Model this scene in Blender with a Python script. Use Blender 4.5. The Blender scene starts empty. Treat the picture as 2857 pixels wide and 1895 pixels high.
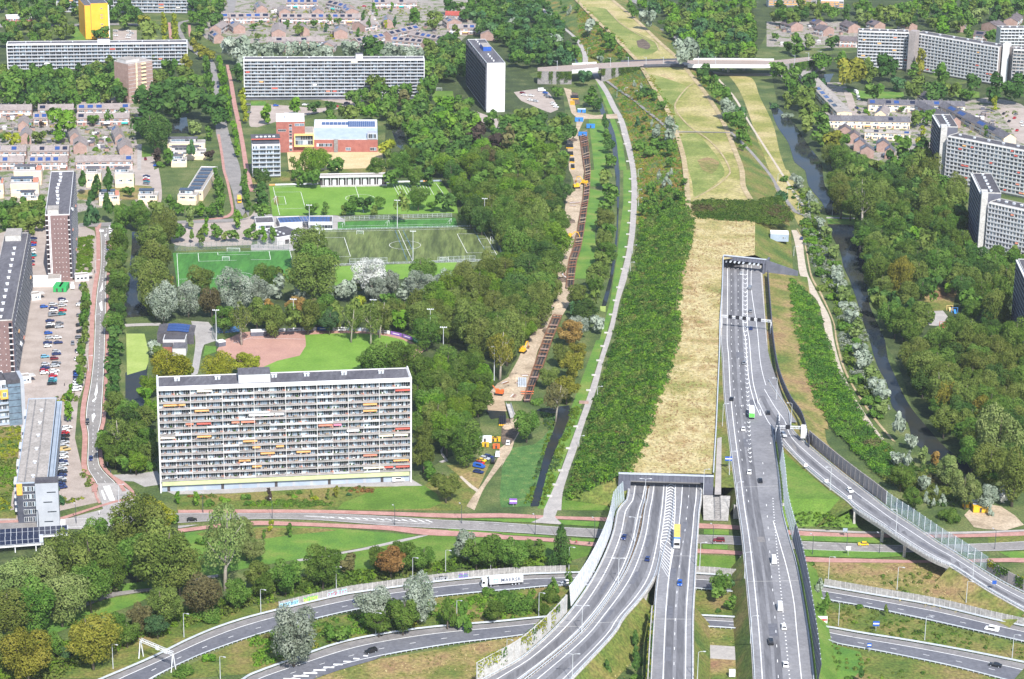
import bpy,bmesh,math,random
import numpy as np
from mathutils import Matrix,Vector
from mathutils.geometry import tessellate_polygon
random.seed(11);RNG=np.random.default_rng(11)
D=bpy.data;SC=bpy.context.scene;COL=SC.collection
F,PITCH,ROLL,CAMH,CX,CY=6300.0,math.radians(18.05),math.radians(0.9),357.0,1428.5,947.5
_fw=np.array([0,math.cos(PITCH),-math.sin(PITCH)])
_r0=np.array([1.0,0,0]);_u0=np.array([0,math.sin(PITCH),math.cos(PITCH)])
_rt=math.cos(ROLL)*_r0+math.sin(ROLL)*_u0;_up=-math.sin(ROLL)*_r0+math.cos(ROLL)*_u0
_cam=np.array([0,0,CAMH])
cd=D.cameras.new('camera');cam=D.objects.new('camera',cd);COL.objects.link(cam)
cd.sensor_width=36;cd.lens=F/2857*36;cd.clip_start=5;cd.clip_end=20000
mw=Matrix.Identity(4)
for i,v in enumerate((_rt,_up,-_fw)):
 for j in range(3):mw[j][i]=v[j]
mw[2][3]=CAMH
cam.matrix_world=mw;SC.camera=cam
SUN_EL,SUN_AZ=math.radians(45),(0.27,-0.963)
w=D.worlds.new('World');SC.world=w;w.use_nodes=True
nt=w.node_tree;sky=nt.nodes.new('ShaderNodeTexSky');sky.sky_type='NISHITA';sky.sun_disc=False
sky.sun_elevation=SUN_EL;sky.sun_rotation=math.atan2(SUN_AZ[0],SUN_AZ[1]);sky.altitude=300
nt.links.new(sky.outputs[0],nt.nodes['Background'].inputs[0]);nt.nodes['Background'].inputs[1].default_value=0.145
sd=D.lights.new('sun','SUN');sun=D.objects.new('sun',sd);COL.objects.link(sun)
sd.energy=5.0;sd.angle=math.radians(0.5);sd.color=(1.0,0.965,0.92)
sv=Vector((SUN_AZ[0]*math.cos(SUN_EL),SUN_AZ[1]*math.cos(SUN_EL),math.sin(SUN_EL)))
sun.rotation_euler=sv.to_track_quat('Z','Y').to_euler();sun.location=(0,0,600)
SC.view_settings.view_transform='Standard';SC.view_settings.look='None'
SC.view_settings.exposure=0.52;SC.view_settings.gamma=1.0;SC.view_settings.use_curve_mapping=False
SC.cycles.max_bounces=5;SC.cycles.diffuse_bounces=2;SC.cycles.glossy_bounces=2;SC.cycles.transparent_max_bounces=6
SC.cycles.transmission_bounces=3;SC.cycles.volume_bounces=0
def G(px,py,z=0.0):
 if callable(z):
  zz=5.0
  for _ in range(7):g=G(px,py,zz);zz=z(g[1])
  return np.array([g[0],g[1],zz])
 d=_fw+_rt*((px-CX)/F)-_up*((py-CY)/F)
 return _cam+d*((z-CAMH)/d[2])
def PX(p):
 v=np.asarray(p,float)-_cam;d=v@_fw
 return CX+F*(v@_rt)/d,CY-F*(v@_up)/d
ZC={'A':0,'B':700,'C':1400,'D':2157};ZR={'1':0,'2':475,'3':950,'4':1420}
def N(s):
 """'A2:10,20 30,40 B2:5,6 W:100,200' -> photo pixels (zones are survey tiles)"""
 out=[];zx,zy,k=0,0,1
 for t in s.split():
  if ':' in t:
   zn,t=t.split(':')
   if zn=='W':zx,zy,k=0,0,1/1.20854
   elif zn=='N':zx,zy,k=0,0,1
   else:zx,zy,k=ZC[zn[0]],ZR[zn[1]],3.3014
   if not t:continue
  a,b=t.split(',');out.append((zx+float(a)/k,zy+float(b)/k))
 return out
def L(s,z=0.0):return[G(x,y,z)for x,y in N(s)]
def interp(tab):
 xs=[a for a,_ in tab];ys=[b for _,b in tab]
 return lambda v:float(np.interp(v,xs,ys))
zroof=interp([(800,13.2),(960,12.6),(1250,9.6),(1750,8.5),(2400,8.0)])
zright=interp([(650,7.4),(900,7.4),(1000,6.0),(1230,2.6),(1500,2.2)])
MATS={}
def ramp(nt,fac,cols,sharp=None):
 r=nt.nodes.new('ShaderNodeValToRGB');e=r.color_ramp.elements
 while len(e)<len(cols):e.new(0.5)
 for i,(p,c)in enumerate(cols):e[i].position=p if sharp is None else 0.5+(p-0.5)*sharp;e[i].color=(*c,1)
 nt.links.new(fac,r.inputs[0]);return r.outputs[0]
def noise(nt,vec,scale,detail=4,rough=0.6,dist=0.0):
 n=nt.nodes.new('ShaderNodeTexNoise');n.inputs['Scale'].default_value=scale
 n.inputs['Detail'].default_value=detail;n.inputs['Roughness'].default_value=rough;n.inputs['Distortion'].default_value=dist
 nt.links.new(vec,n.inputs['Vector']);return n.outputs[0]
def mixc(nt,fac,a,b,mode='MIX'):
 m=nt.nodes.new('ShaderNodeMix');m.data_type='RGBA';m.blend_type=mode
 if isinstance(fac,float):m.inputs[0].default_value=fac
 else:nt.links.new(fac,m.inputs[0])
 for s,v in((6,a),(7,b)):
  if isinstance(v,tuple):m.inputs[s].default_value=(*v,1)
  else:nt.links.new(v,m.inputs[s])
 return m.outputs[2]
def mat(name,cols,scale=0.1,rough=0.85,fine=None,bump=0.0,metal=0.0,spec=0.3,detail=5,coord='pos',stretch=None,emit=None):
 """procedural material: a colour ramp over layered noise (metres), optional fine second noise multiplied in"""
 m=D.materials.new(name);m.use_nodes=True;nt=m.node_tree;b=nt.nodes['Principled BSDF']
 b.inputs['Roughness'].default_value=rough;b.inputs['Metallic'].default_value=metal
 b.inputs['Specular IOR Level'].default_value=spec
 if isinstance(cols[0],(int,float)):cols=[(0.25,tuple(c*0.88 for c in cols)),(0.75,tuple(min(1,c*1.1)for c in cols))]
 if coord=='pos':vec=nt.nodes.new('ShaderNodeNewGeometry').outputs['Position']
 else:vec=nt.nodes.new('ShaderNodeTexCoord').outputs['Object']
 if stretch:
  mp=nt.nodes.new('ShaderNodeMapping');mp.inputs['Scale'].default_value=stretch;nt.links.new(vec,mp.inputs[0]);vec=mp.outputs[0]
 c=ramp(nt,noise(nt,vec,scale,detail,0.62),cols,0.55)
 if fine:
  f=ramp(nt,noise(nt,vec,fine[0],3,0.7),[(0.36,(1-fine[1],)*3),(0.64,(1+fine[1]*0.25,)*3)])
  c=mixc(nt,1.0,c,f,'MULTIPLY')
 nt.links.new(c,b.inputs['Base Color'])
 if bump:
  bp=nt.nodes.new('ShaderNodeBump');bp.inputs['Strength'].default_value=bump;bp.inputs['Distance'].default_value=0.3
  nt.links.new(noise(nt,vec,(fine[0]if fine else scale*6),4,0.7),bp.inputs['Height']);nt.links.new(bp.outputs[0],b.inputs['Normal'])
 if emit:b.inputs['Emission Color'].default_value=(*emit[0],1);b.inputs['Emission Strength'].default_value=emit[1]
 MATS[name]=m;return m
def flatmat(name,col,rough=0.6,metal=0.0,spec=0.4):return mat(name,tuple(col),scale=0.7,rough=rough,metal=metal,spec=spec,detail=3)
def leafmat(name,c0,c1,c2,trans=0.28):
 m=D.materials.new(name);m.use_nodes=True;nt=m.node_tree;nt.nodes.clear()
 at=nt.nodes.new('ShaderNodeAttribute');at.attribute_name='v'
 oi=nt.nodes.new('ShaderNodeObjectInfo')
 c=ramp(nt,at.outputs['Fac'],[(0.0,c0),(0.5,c1),(1.0,c2)])
 hs=nt.nodes.new('ShaderNodeHueSaturation')
 mr=nt.nodes.new('ShaderNodeMapRange');mr.inputs[3].default_value=0.82;mr.inputs[4].default_value=1.2
 nt.links.new(oi.outputs['Random'],mr.inputs[0]);nt.links.new(mr.outputs[0],hs.inputs['Value'])
 mr2=nt.nodes.new('ShaderNodeMapRange');mr2.inputs[3].default_value=0.485;mr2.inputs[4].default_value=0.512
 nt.links.new(oi.outputs['Random'],mr2.inputs[0]);nt.links.new(mr2.outputs[0],hs.inputs['Hue'])
 nt.links.new(c,hs.inputs['Color'])
 df=nt.nodes.new('ShaderNodeBsdfDiffuse');tr=nt.nodes.new('ShaderNodeBsdfTranslucent');mx=nt.nodes.new('ShaderNodeMixShader')
 mx.inputs[0].default_value=trans;out=nt.nodes.new('ShaderNodeOutputMaterial')
 nt.links.new(hs.outputs[0],df.inputs[0]);nt.links.new(hs.outputs[0],tr.inputs[0])
 nt.links.new(df.outputs[0],mx.inputs[1]);nt.links.new(tr.outputs[0],mx.inputs[2]);nt.links.new(mx.outputs[0],out.inputs[0])
 MATS[name]=m;return m
def glassmat(name,col,rough=0.08,alpha=1.0):
 m=D.materials.new(name);m.use_nodes=True;nt=m.node_tree;b=nt.nodes['Principled BSDF']
 b.inputs['Roughness'].default_value=rough;b.inputs['Specular IOR Level'].default_value=0.6
 vec=nt.nodes.new('ShaderNodeNewGeometry').outputs['Position']
 c=ramp(nt,noise(nt,vec,0.6,3),[(0.3,tuple(v*0.7 for v in col)),(0.7,tuple(min(1,v*1.25)for v in col))])
 nt.links.new(c,b.inputs['Base Color']);b.inputs['Alpha'].default_value=alpha
 MATS[name]=m;return m
class MB:
 """collects faces of several materials; build() links them as one mesh object"""
 def __init__(s):s.v=[];s.f=[];s.m=[]
 def face(s,pts,m=0):
  i=len(s.v);s.v+=[tuple(map(float,p))for p in pts];s.f.append(tuple(range(i,i+len(pts))));s.m.append(m)
 def poly(s,pts,m=0):
  i=len(s.v);s.v+=[tuple(map(float,p))for p in pts]
  for t in tessellate_polygon([[Vector((p[0],p[1],0))for p in pts]]):
   a,b,c=(Vector(s.v[i+k])for k in t)
   if(b-a).cross(c-a).z<0:t=t[::-1]
   s.f.append(tuple(i+k for k in t));s.m.append(m)
 def strip(s,A,B,m=0):
  i=len(s.v);n=min(len(A),len(B))
  for a,b in zip(A,B):s.v+=[tuple(map(float,a)),tuple(map(float,b))]
  for k in range(n-1):s.f.append((i+2*k,i+2*k+1,i+2*k+3,i+2*k+2));s.m.append(m)
 def frame_box(s,o,u,v,w,m=0,skip=()):
  """box from corner o along vectors u, v, w"""
  o,u,v,w=(np.asarray(q,float)for q in(o,u,v,w));i=len(s.v)
  for a in(0,1):
   for b in(0,1):
    for c in(0,1):s.v.append(tuple(o+u*a+v*b+w*c))
  for k,q in enumerate(((0,1,3,2),(4,6,7,5),(0,4,5,1),(2,3,7,6),(0,2,6,4),(1,5,7,3))):
   if k in skip:continue
   s.f.append(tuple(i+j for j in q));s.m.append(m)
 def box(s,x0,x1,y0,y1,z0,z1,m=0):s.frame_box((x0,y0,z0),(x1-x0,0,0),(0,y1-y0,0),(0,0,z1-z0),m)
 def tube(s,pts,rad,n=6,m=0,cap=True):
  pts=[np.asarray(p,float)for p in pts];R_=rad if hasattr(rad,'__len__')else[rad]*len(pts);i=len(s.v)
  for k,p in enumerate(pts):
   t=pts[min(k+1,len(pts)-1)]-pts[max(k-1,0)];t=t/(np.linalg.norm(t)+1e-9)
   a=np.cross(t,(0,0,1.0)if abs(t[2])<0.9 else(1.0,0,0));a /= np.linalg.norm(a);b=np.cross(t,a)
   for j in range(n):
    q=2*math.pi*j/n;s.v.append(tuple(p+(a*math.cos(q)+b*math.sin(q))*R_[k]))
  for k in range(len(pts)-1):
   for j in range(n):
    j2=(j+1)%n;s.f.append((i+k*n+j,i+k*n+j2,i+(k+1)*n+j2,i+(k+1)*n+j));s.m.append(m)
  if cap:
   s.f.append(tuple(i+j for j in range(n))[::-1]);s.m.append(m)
   s.f.append(tuple(i+(len(pts)-1)*n+j for j in range(n)));s.m.append(m)
 def mesh(s,name,mats,smooth=False):
  me=D.meshes.new(name);me.from_pydata(s.v,[],s.f)
  for q in(mats if isinstance(mats,(list,tuple))else[mats]):me.materials.append(MATS[q]if isinstance(q,str)else q)
  me.polygons.foreach_set('material_index',s.m)
  if smooth:me.polygons.foreach_set('use_smooth',[True]*len(s.f))
  return me
 def build(s,name,mats,parent=None,smooth=False,loc=None):
  me=s.mesh(name,mats,smooth)
  bm=bmesh.new();bm.from_mesh(me);bmesh.ops.recalc_face_normals(bm,faces=bm.faces)if parent!='norecalc' else None;bm.to_mesh(me);bm.free()
  return put(name,me,None if parent=='norecalc' else parent,loc)
def put(name,data,parent=None,loc=None):
 o=D.objects.new(name,data);COL.objects.link(o)
 if loc is not None:o.location=tuple(map(float,loc))
 if parent is not None:o.parent=parent
 return o
def tag(o,label=None,cat=None,group=None,kind=None):
 if label:o['label']=label
 if cat:o['category']=cat
 if group:o['group']=group
 if kind:o['kind']=kind
 return o
def empty(name,loc,label,cat,group=None,rz=0.0):
 o=D.objects.new(name,None);o.empty_display_size=0.2;COL.objects.link(o);o.location=tuple(map(float,loc));o.rotation_euler=(0,0,rz)
 return tag(o,label,cat,group)
def copy_tree(o,parent=None):
 c=o.copy();COL.objects.link(c);c.parent=parent
 for ch in list(o.children):copy_tree(ch,c)
 return c
def struct(o):o['kind']='structure';return o
def smooth_line(P,step=6.0):
 """Catmull-Rom through points, resampled"""
 P=[np.asarray(p,float)for p in P]
 if len(P)<3:
  n=max(2,int(np.linalg.norm(P[-1]-P[0])/step)+1);return[P[0]+(P[-1]-P[0])*t for t in np.linspace(0,1,n)]
 Q=[2*P[0]-P[1]]+P+[2*P[-1]-P[-2]];out=[]
 for i in range(1,len(Q)-2):
  n=max(1,int(np.linalg.norm(Q[i+1]-Q[i])/step))
  for k in range(n):
   t=k/n;a,b,c,d=Q[i-1],Q[i],Q[i+1],Q[i+2]
   out.append(0.5*((2*b)+(-a+c)*t+(2*a-5*b+4*c-d)*t*t+(-a+3*b-3*c+d)*t**3))
 out.append(P[-1]);return out
def resample(P,step):
 P=np.array(P);d=np.r_[0,np.cumsum(np.linalg.norm(np.diff(P,axis=0),axis=1))];n=max(2,int(round(d[-1]/step))+1)
 t=np.linspace(0,d[-1],n);return[np.array([np.interp(q,d,P[:,k])for k in range(3)])for q in t]
def normals2(P):
 P=np.array(P);t=np.gradient(P,axis=0);n=np.stack([t[:,1],-t[:,0],np.zeros(len(P))],1)
 return n/(np.linalg.norm(n,axis=1,keepdims=True)+1e-9)
def offset(P,d):return list(np.array(P)+normals2(P)*d)
def lift(P,dz):return[np.asarray(p,float)+np.array([0,0,dz])for p in P]
LAYER=[0.03]
def area(name,s,m,z=None,dz=0.0,parent=None,smooth=True,pts=None):
 """flat sheet laid on the ground, each one a little above the last"""
 LAYER[0]+=0.0015;P=pts or L(s,0.0);mb=MB()
 zz=LAYER[0]if z is None else z
 P=[np.array([p[0],p[1],zz+dz])for p in P]
 if smooth and len(P)>5 and not pts:
  P=smooth_line(P+[P[0]],8.0)[:-1]
 mb.poly(P);o=mb.build(name,m,parent)
 return struct(o)if parent is None else o
def ribbon(name,left,right,m,z=0.0,dz=0.0,parent=None,step=6.0,pts=False):
 """road surface between two kerb lines"""
 A=left if pts else L(left,z);B=right if pts else L(right,z)
 A=smooth_line(A,step);B=smooth_line(B,step);n=max(len(A),len(B),4)
 def rs(P):
  P=np.array(P);d=np.r_[0,np.cumsum(np.linalg.norm(np.diff(P,axis=0),axis=1))];t=np.linspace(0,d[-1],n)
  return[np.array([np.interp(q,d,P[:,k])for k in range(3)])for q in t]
 A,B=rs(A),rs(B);LAYER[0]+=0.0015
 if not callable(z)and z==0.0:dz=dz+LAYER[0]
 A,B=lift(A,dz),lift(B,dz);mb=MB();mb.strip(A,B)
 o=mb.build(name,m,parent)
 if parent is None:struct(o)
 return o,A,B
def band(P,w,name,m,parent,dz=0.02,dash=None):
 """painted line of width w along P, optionally dashed (on, off)"""
 mb=MB();P=resample(P,2.0)
 if dash:
  on,off=dash;P=resample(P,0.75);d=0;seg=[]
  acc=np.r_[0,np.cumsum(np.linalg.norm(np.diff(np.array(P),axis=0),axis=1))]
  for p,a in zip(P,acc):
   if(a%(on+off))<on:seg.append(p)
   else:
    if len(seg)>1:mb=MB();mb.strip(lift(offset(seg,-w/2),dz),lift(offset(seg,w/2),dz));mb.build('lane_dash',m,parent)
    seg=[]
  return
 else:mb.strip(lift(offset(P,-w/2),dz),lift(offset(P,w/2),dz))
 return mb.build(name,m,parent)
def lerp_line(A,B,t):return[a+(b-a)*t for a,b in zip(A,B)]
ORD='first second third fourth fifth sixth seventh eighth ninth tenth eleventh twelfth thirteenth fourteenth fifteenth sixteenth seventeenth eighteenth nineteenth'.split()
TENS={2:'twent',3:'thirt',4:'fort',5:'fift',6:'sixt',7:'sevent',8:'eight',9:'ninet'}
def ordinal(n):
 if n<=19:return ORD[n-1]
 t,r=divmod(n,10);return TENS[t]+'ieth' if r==0 else TENS[t]+'y-'+ORD[r-1]
mat('ground_grass',[(0.25,(0.065,0.105,0.03)),(0.5,(0.105,0.15,0.04)),(0.75,(0.18,0.20,0.07))],0.05,fine=(1.1,0.5))
mat('lawn',[(0.25,(0.085,0.17,0.02)),(0.5,(0.12,0.22,0.028)),(0.8,(0.19,0.25,0.05))],0.06,fine=(1.3,0.32))
mat('lush_grass',[(0.2,(0.08,0.19,0.03)),(0.55,(0.13,0.25,0.035)),(0.85,(0.22,0.27,0.06))],0.07,fine=(1.5,0.3))
mat('rough_grass',[(0.2,(0.08,0.14,0.022)),(0.45,(0.15,0.185,0.035)),(0.62,(0.22,0.20,0.055)),(0.85,(0.27,0.20,0.085))],0.055,fine=(0.9,0.5))
mat('dry_slope',[(0.2,(0.11,0.17,0.03)),(0.42,(0.2,0.2,0.05)),(0.6,(0.33,0.25,0.10)),(0.85,(0.28,0.16,0.09))],0.045,fine=(0.8,0.45))
mat('straw',[(0.05,(0.18,0.21,0.05)),(0.28,(0.30,0.28,0.09)),(0.44,(0.45,0.37,0.16)),(0.58,(0.57,0.48,0.25)),(0.72,(0.42,0.30,0.14)),(0.82,(0.27,0.26,0.08)),(0.95,(0.24,0.16,0.08))],0.035,fine=(0.7,0.42),bump=0.4,detail=7)
mat('meadow',[(0.15,(0.19,0.22,0.045)),(0.38,(0.28,0.28,0.07)),(0.54,(0.40,0.35,0.13)),(0.7,(0.52,0.43,0.21)),(0.9,(0.36,0.22,0.11))],0.022,fine=(0.6,0.4),detail=7)
mat('heath',[(0.2,(0.07,0.13,0.035)),(0.45,(0.12,0.18,0.04)),(0.6,(0.23,0.22,0.05)),(0.74,(0.29,0.19,0.055)),(0.9,(0.11,0.16,0.04))],0.06,fine=(0.8,0.5))
mat('reed',[(0.25,(0.06,0.15,0.035)),(0.6,(0.10,0.21,0.05)),(0.85,(0.2,0.24,0.07))],0.25,fine=(1.8,0.45),bump=0.5)
mat('sport_grass',[(0.3,(0.13,0.26,0.03)),(0.7,(0.18,0.32,0.045))],0.05,fine=(0.9,0.2))
mat('turf_bright',[(0.3,(0.05,0.17,0.03)),(0.7,(0.075,0.23,0.04))],0.12,fine=(0.5,0.25),stretch=(1.0,0.2,1))
mat('turf_worn',[(0.2,(0.07,0.095,0.03)),(0.5,(0.13,0.17,0.05)),(0.8,(0.19,0.23,0.075))],0.16,fine=(0.5,0.4),stretch=(1.0,0.12,1))
mat('asphalt',[(0.1,(0.185,0.184,0.197)),(0.5,(0.235,0.233,0.245)),(0.9,(0.29,0.287,0.297))],0.05,fine=(0.6,0.18))
mat('asphalt_dark',[(0.25,(0.125,0.128,0.15)),(0.75,(0.165,0.167,0.185))],0.07,fine=(0.7,0.2))
mat('asphalt_old',[(0.25,(0.23,0.215,0.205)),(0.75,(0.30,0.28,0.265))],0.12,fine=(1.2,0.2))
mat('shoulder',[(0.25,(0.20,0.19,0.19)),(0.75,(0.26,0.245,0.235))],0.2,fine=(1.0,0.2))
mat('tyre_lane',[(0.3,(0.135,0.134,0.145)),(0.7,(0.18,0.178,0.188))],0.15,fine=(0.8,0.25),stretch=(1,0.12,1))
mat('pasture',[(0.2,(0.15,0.20,0.04)),(0.5,(0.22,0.26,0.06)),(0.8,(0.34,0.33,0.11))],0.05,fine=(0.8,0.35))
mat('red_path',[(0.25,(0.41,0.215,0.18)),(0.75,(0.50,0.285,0.245))],0.2,fine=(1.5,0.2))
mat('paving',[(0.25,(0.36,0.30,0.26)),(0.75,(0.46,0.39,0.345))],0.11,fine=(1.4,0.2))
mat('paving_grey',[(0.25,(0.33,0.31,0.295)),(0.75,(0.43,0.405,0.385))],0.13,fine=(1.4,0.2))
mat('path_grey',[(0.25,(0.36,0.335,0.315)),(0.75,(0.45,0.415,0.385))],0.2,fine=(1.2,0.15))
mat('gravel_path',[(0.25,(0.47,0.40,0.31)),(0.75,(0.58,0.50,0.405))],0.2,fine=(1.0,0.2))
mat('sand',[(0.15,(0.30,0.23,0.15)),(0.45,(0.47,0.37,0.26)),(0.85,(0.58,0.47,0.34))],0.09,fine=(0.9,0.3))
mat('sand_track',[(0.25,(0.36,0.29,0.15)),(0.5,(0.44,0.34,0.19)),(0.75,(0.52,0.42,0.26))],0.15,fine=(0.8,0.3))
mat('infield',[(0.25,(0.41,0.23,0.185)),(0.75,(0.48,0.28,0.22))],0.08,fine=(1.2,0.15))
mat('sand_court',[(0.25,(0.55,0.42,0.22)),(0.75,(0.64,0.51,0.29))],0.1,fine=(1.0,0.2))
mat('garden',[(0.1,(0.10,0.14,0.05)),(0.34,(0.16,0.20,0.07)),(0.44,(0.34,0.30,0.26)),(0.62,(0.40,0.355,0.32)),(0.74,(0.17,0.20,0.07)),(0.9,(0.42,0.38,0.35))],0.06,fine=(0.9,0.5))
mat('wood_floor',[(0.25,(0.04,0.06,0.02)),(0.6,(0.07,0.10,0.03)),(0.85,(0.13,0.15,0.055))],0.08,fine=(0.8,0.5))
mat('soil',[(0.3,(0.10,0.075,0.055)),(0.7,(0.20,0.15,0.11))],0.3,fine=(1.2,0.4))
mat('duckweed',[(0.3,(0.29,0.38,0.09)),(0.7,(0.37,0.45,0.13))],0.06,fine=(0.9,0.15))
mat('white_paint',(0.82,0.82,0.80),0.4)
mat('red_paint',(0.55,0.06,0.04),0.4)
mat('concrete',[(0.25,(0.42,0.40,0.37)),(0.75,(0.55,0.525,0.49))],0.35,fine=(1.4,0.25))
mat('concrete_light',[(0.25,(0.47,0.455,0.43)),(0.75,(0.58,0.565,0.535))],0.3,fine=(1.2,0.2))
mat('concrete_dark',[(0.25,(0.20,0.19,0.185)),(0.75,(0.28,0.265,0.255))],0.3,fine=(1.4,0.3))
mat('white_wall',[(0.25,(0.62,0.615,0.615)),(0.75,(0.70,0.695,0.69))],0.15,rough=0.6)
mat('offwhite_wall',[(0.25,(0.46,0.44,0.435)),(0.75,(0.55,0.53,0.525))],0.2)
mat('roof_felt',[(0.25,(0.105,0.10,0.115)),(0.75,(0.155,0.15,0.165))],0.12,fine=(0.9,0.3),stretch=(1,0.3,1))
mat('roof_gravel',[(0.25,(0.33,0.30,0.27)),(0.75,(0.43,0.39,0.355))],0.2,fine=(1.4,0.3))
mat('roof_dark',[(0.25,(0.075,0.07,0.08)),(0.75,(0.115,0.11,0.12))],0.2,fine=(1.0,0.3))
mat('roof_tile',[(0.25,(0.255,0.215,0.205)),(0.75,(0.33,0.285,0.27))],0.25,fine=(2.0,0.3))
mat('roof_tile_dark',[(0.25,(0.115,0.095,0.10)),(0.75,(0.175,0.145,0.15))],0.25,fine=(2.0,0.3))
mat('roof_tile_red',[(0.25,(0.30,0.06,0.05)),(0.75,(0.40,0.09,0.07))],0.25,fine=(2.0,0.3))
mat('roof_white',[(0.25,(0.62,0.61,0.60)),(0.75,(0.74,0.73,0.71))],0.12,fine=(0.6,0.15))
mat('brick_pink',[(0.25,(0.33,0.215,0.18)),(0.75,(0.41,0.28,0.24))],0.4,fine=(2.5,0.2))
mat('brick_red',[(0.25,(0.30,0.105,0.085)),(0.75,(0.38,0.145,0.115))],0.4,fine=(2.5,0.2))
mat('brick_purple',[(0.25,(0.20,0.13,0.125)),(0.75,(0.25,0.165,0.155))],0.4,fine=(2.5,0.25))
mat('cream',[(0.25,(0.72,0.60,0.36)),(0.75,(0.78,0.68,0.45))],0.3)
mat('cream_house',[(0.25,(0.66,0.52,0.36)),(0.75,(0.74,0.60,0.43))],0.3)
mat('orange_wall',[(0.25,(0.85,0.40,0.035)),(0.75,(0.90,0.45,0.05))],0.15)
mat('grey_panel',[(0.25,(0.36,0.38,0.42)),(0.75,(0.43,0.45,0.49))],0.2,rough=0.5)
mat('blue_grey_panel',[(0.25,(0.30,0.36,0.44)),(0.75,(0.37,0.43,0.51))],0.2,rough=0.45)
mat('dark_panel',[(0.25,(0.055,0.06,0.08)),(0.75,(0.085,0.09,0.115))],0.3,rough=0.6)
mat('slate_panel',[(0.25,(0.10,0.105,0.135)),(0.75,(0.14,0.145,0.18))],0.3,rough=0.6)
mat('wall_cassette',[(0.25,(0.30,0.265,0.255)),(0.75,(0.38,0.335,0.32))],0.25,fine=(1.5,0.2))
mat('beige_rail',[(0.25,(0.26,0.23,0.22)),(0.75,(0.38,0.345,0.33))],0.25)
mat('light_rail',[(0.25,(0.44,0.455,0.48)),(0.75,(0.56,0.57,0.59))],0.3)
mat('green_band',(0.50,0.54,0.30),0.3)
glassmat('glass_dark',(0.035,0.045,0.06));glassmat('glass_blue',(0.16,0.22,0.28));glassmat('glass_pale',(0.42,0.50,0.55),0.3)
glassmat('glass_black',(0.012,0.014,0.02));glassmat('screen_glass',(0.55,0.66,0.66),0.2,0.38);glassmat('screen_white',(0.80,0.82,0.82),0.4,0.92)
mat('solar',(0.018,0.022,0.045),0.8,rough=0.25,spec=0.6);mat('solar_blue',(0.03,0.07,0.22),0.8,rough=0.25,spec=0.6)
for n_,c_ in(('orange_cloth',(0.62,0.34,0.13)),('red_cloth',(0.46,0.10,0.075)),('coral_cloth',(0.52,0.21,0.14)),('cream_cloth',(0.74,0.66,0.52)),('teal_cloth',(0.03,0.38,0.33)),('white_cloth',(0.8,0.8,0.79)),('pink_cloth',(0.62,0.2,0.3)),('steel',(0.45,0.48,0.52)),('galv',(0.52,0.56,0.60)),('pole_grey',(0.50,0.52,0.54)),('pole_dark',(0.05,0.06,0.08)),('white_metal',(0.70,0.71,0.72)),('rust_steel',(0.24,0.11,0.06)),('pipe_black',(0.02,0.022,0.03)),('machine_yellow',(0.75,0.42,0.02)),('machine_orange',(0.70,0.14,0.03)),('plastic_blue',(0.03,0.20,0.55)),('container_green',(0.03,0.36,0.10)),('timber',(0.36,0.27,0.18)),('rubber',(0.02,0.02,0.022)),('seat_blue',(0.06,0.22,0.5)),('sign_blue',(0.02,0.09,0.40)),('sign_white',(0.82,0.82,0.82)),('sign_black',(0.015,0.015,0.02)),('sign_red',(0.6,0.04,0.04)),('sign_purple',(0.25,0.12,0.45)),('trunk_bark',(0.13,0.105,0.085)),('pale_bark',(0.36,0.32,0.27)),('ballast',(0.36,0.28,0.23)),('orange_panel',(0.82,0.42,0.08)),('yellow_frame',(0.70,0.50,0.20)),('door_dark',(0.06,0.05,0.05)),('fence_green',(0.10,0.16,0.15)),('skin',(0.5,0.3,0.22)),('cloth_dark',(0.03,0.03,0.045)),('cloth_red',(0.45,0.05,0.06)),('cargo_yellow',(0.80,0.50,0.12)),('cargo_green',(0.12,0.62,0.08)),('navy',(0.05,0.07,0.13)),('sky_logo',(0.35,0.68,0.80))):
 flatmat(n_,c_)
CARCOL={'white':(0.80,0.80,0.79),'silver':(0.48,0.50,0.52),'grey':(0.17,0.18,0.20),'black':(0.014,0.015,0.018),'navy blue':(0.015,0.03,0.12),'blue':(0.02,0.10,0.42),'red':(0.48,0.02,0.03),'teal':(0.02,0.22,0.26),'tan':(0.50,0.38,0.17),'light blue':(0.16,0.42,0.58),'yellow':(0.80,0.52,0.01),'dark green':(0.02,0.10,0.06),'maroon':(0.17,0.02,0.03)}
for n_,c_ in CARCOL.items():
 flatmat('car_'+n_,c_,rough=0.25,spec=0.6)
m=mat('water',[(0.3,(0.018,0.026,0.036)),(0.7,(0.035,0.036,0.03))],0.03,rough=0.03,spec=0.3);m.node_tree.nodes['Principled BSDF'].inputs['IOR'].default_value=1.17
b_=m.node_tree.nodes['Principled BSDF'];bp_=m.node_tree.nodes.new('ShaderNodeBump');bp_.inputs['Strength'].default_value=0.06;bp_.inputs['Distance'].default_value=0.2
m.node_tree.links.new(noise(m.node_tree,m.node_tree.nodes.new('ShaderNodeNewGeometry').outputs['Position'],0.8,3),bp_.inputs['Height']);m.node_tree.links.new(bp_.outputs[0],b_.inputs['Normal'])
leafmat('leaf_mid',(0.050,0.106,0.018),(0.095,0.174,0.029),(0.174,0.252,0.056))
leafmat('leaf_dark',(0.034,0.078,0.020),(0.063,0.125,0.029),(0.118,0.185,0.047))
leafmat('leaf_bluegreen',(0.038,0.095,0.038),(0.069,0.143,0.054),(0.129,0.213,0.084))
leafmat('leaf_olive',(0.074,0.110,0.022),(0.132,0.179,0.038),(0.213,0.252,0.067))
leafmat('leaf_bright',(0.067,0.146,0.016),(0.123,0.230,0.022),(0.207,0.302,0.045))
leafmat('leaf_yellow',(0.146,0.174,0.016),(0.246,0.274,0.025),(0.370,0.358,0.045))
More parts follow.
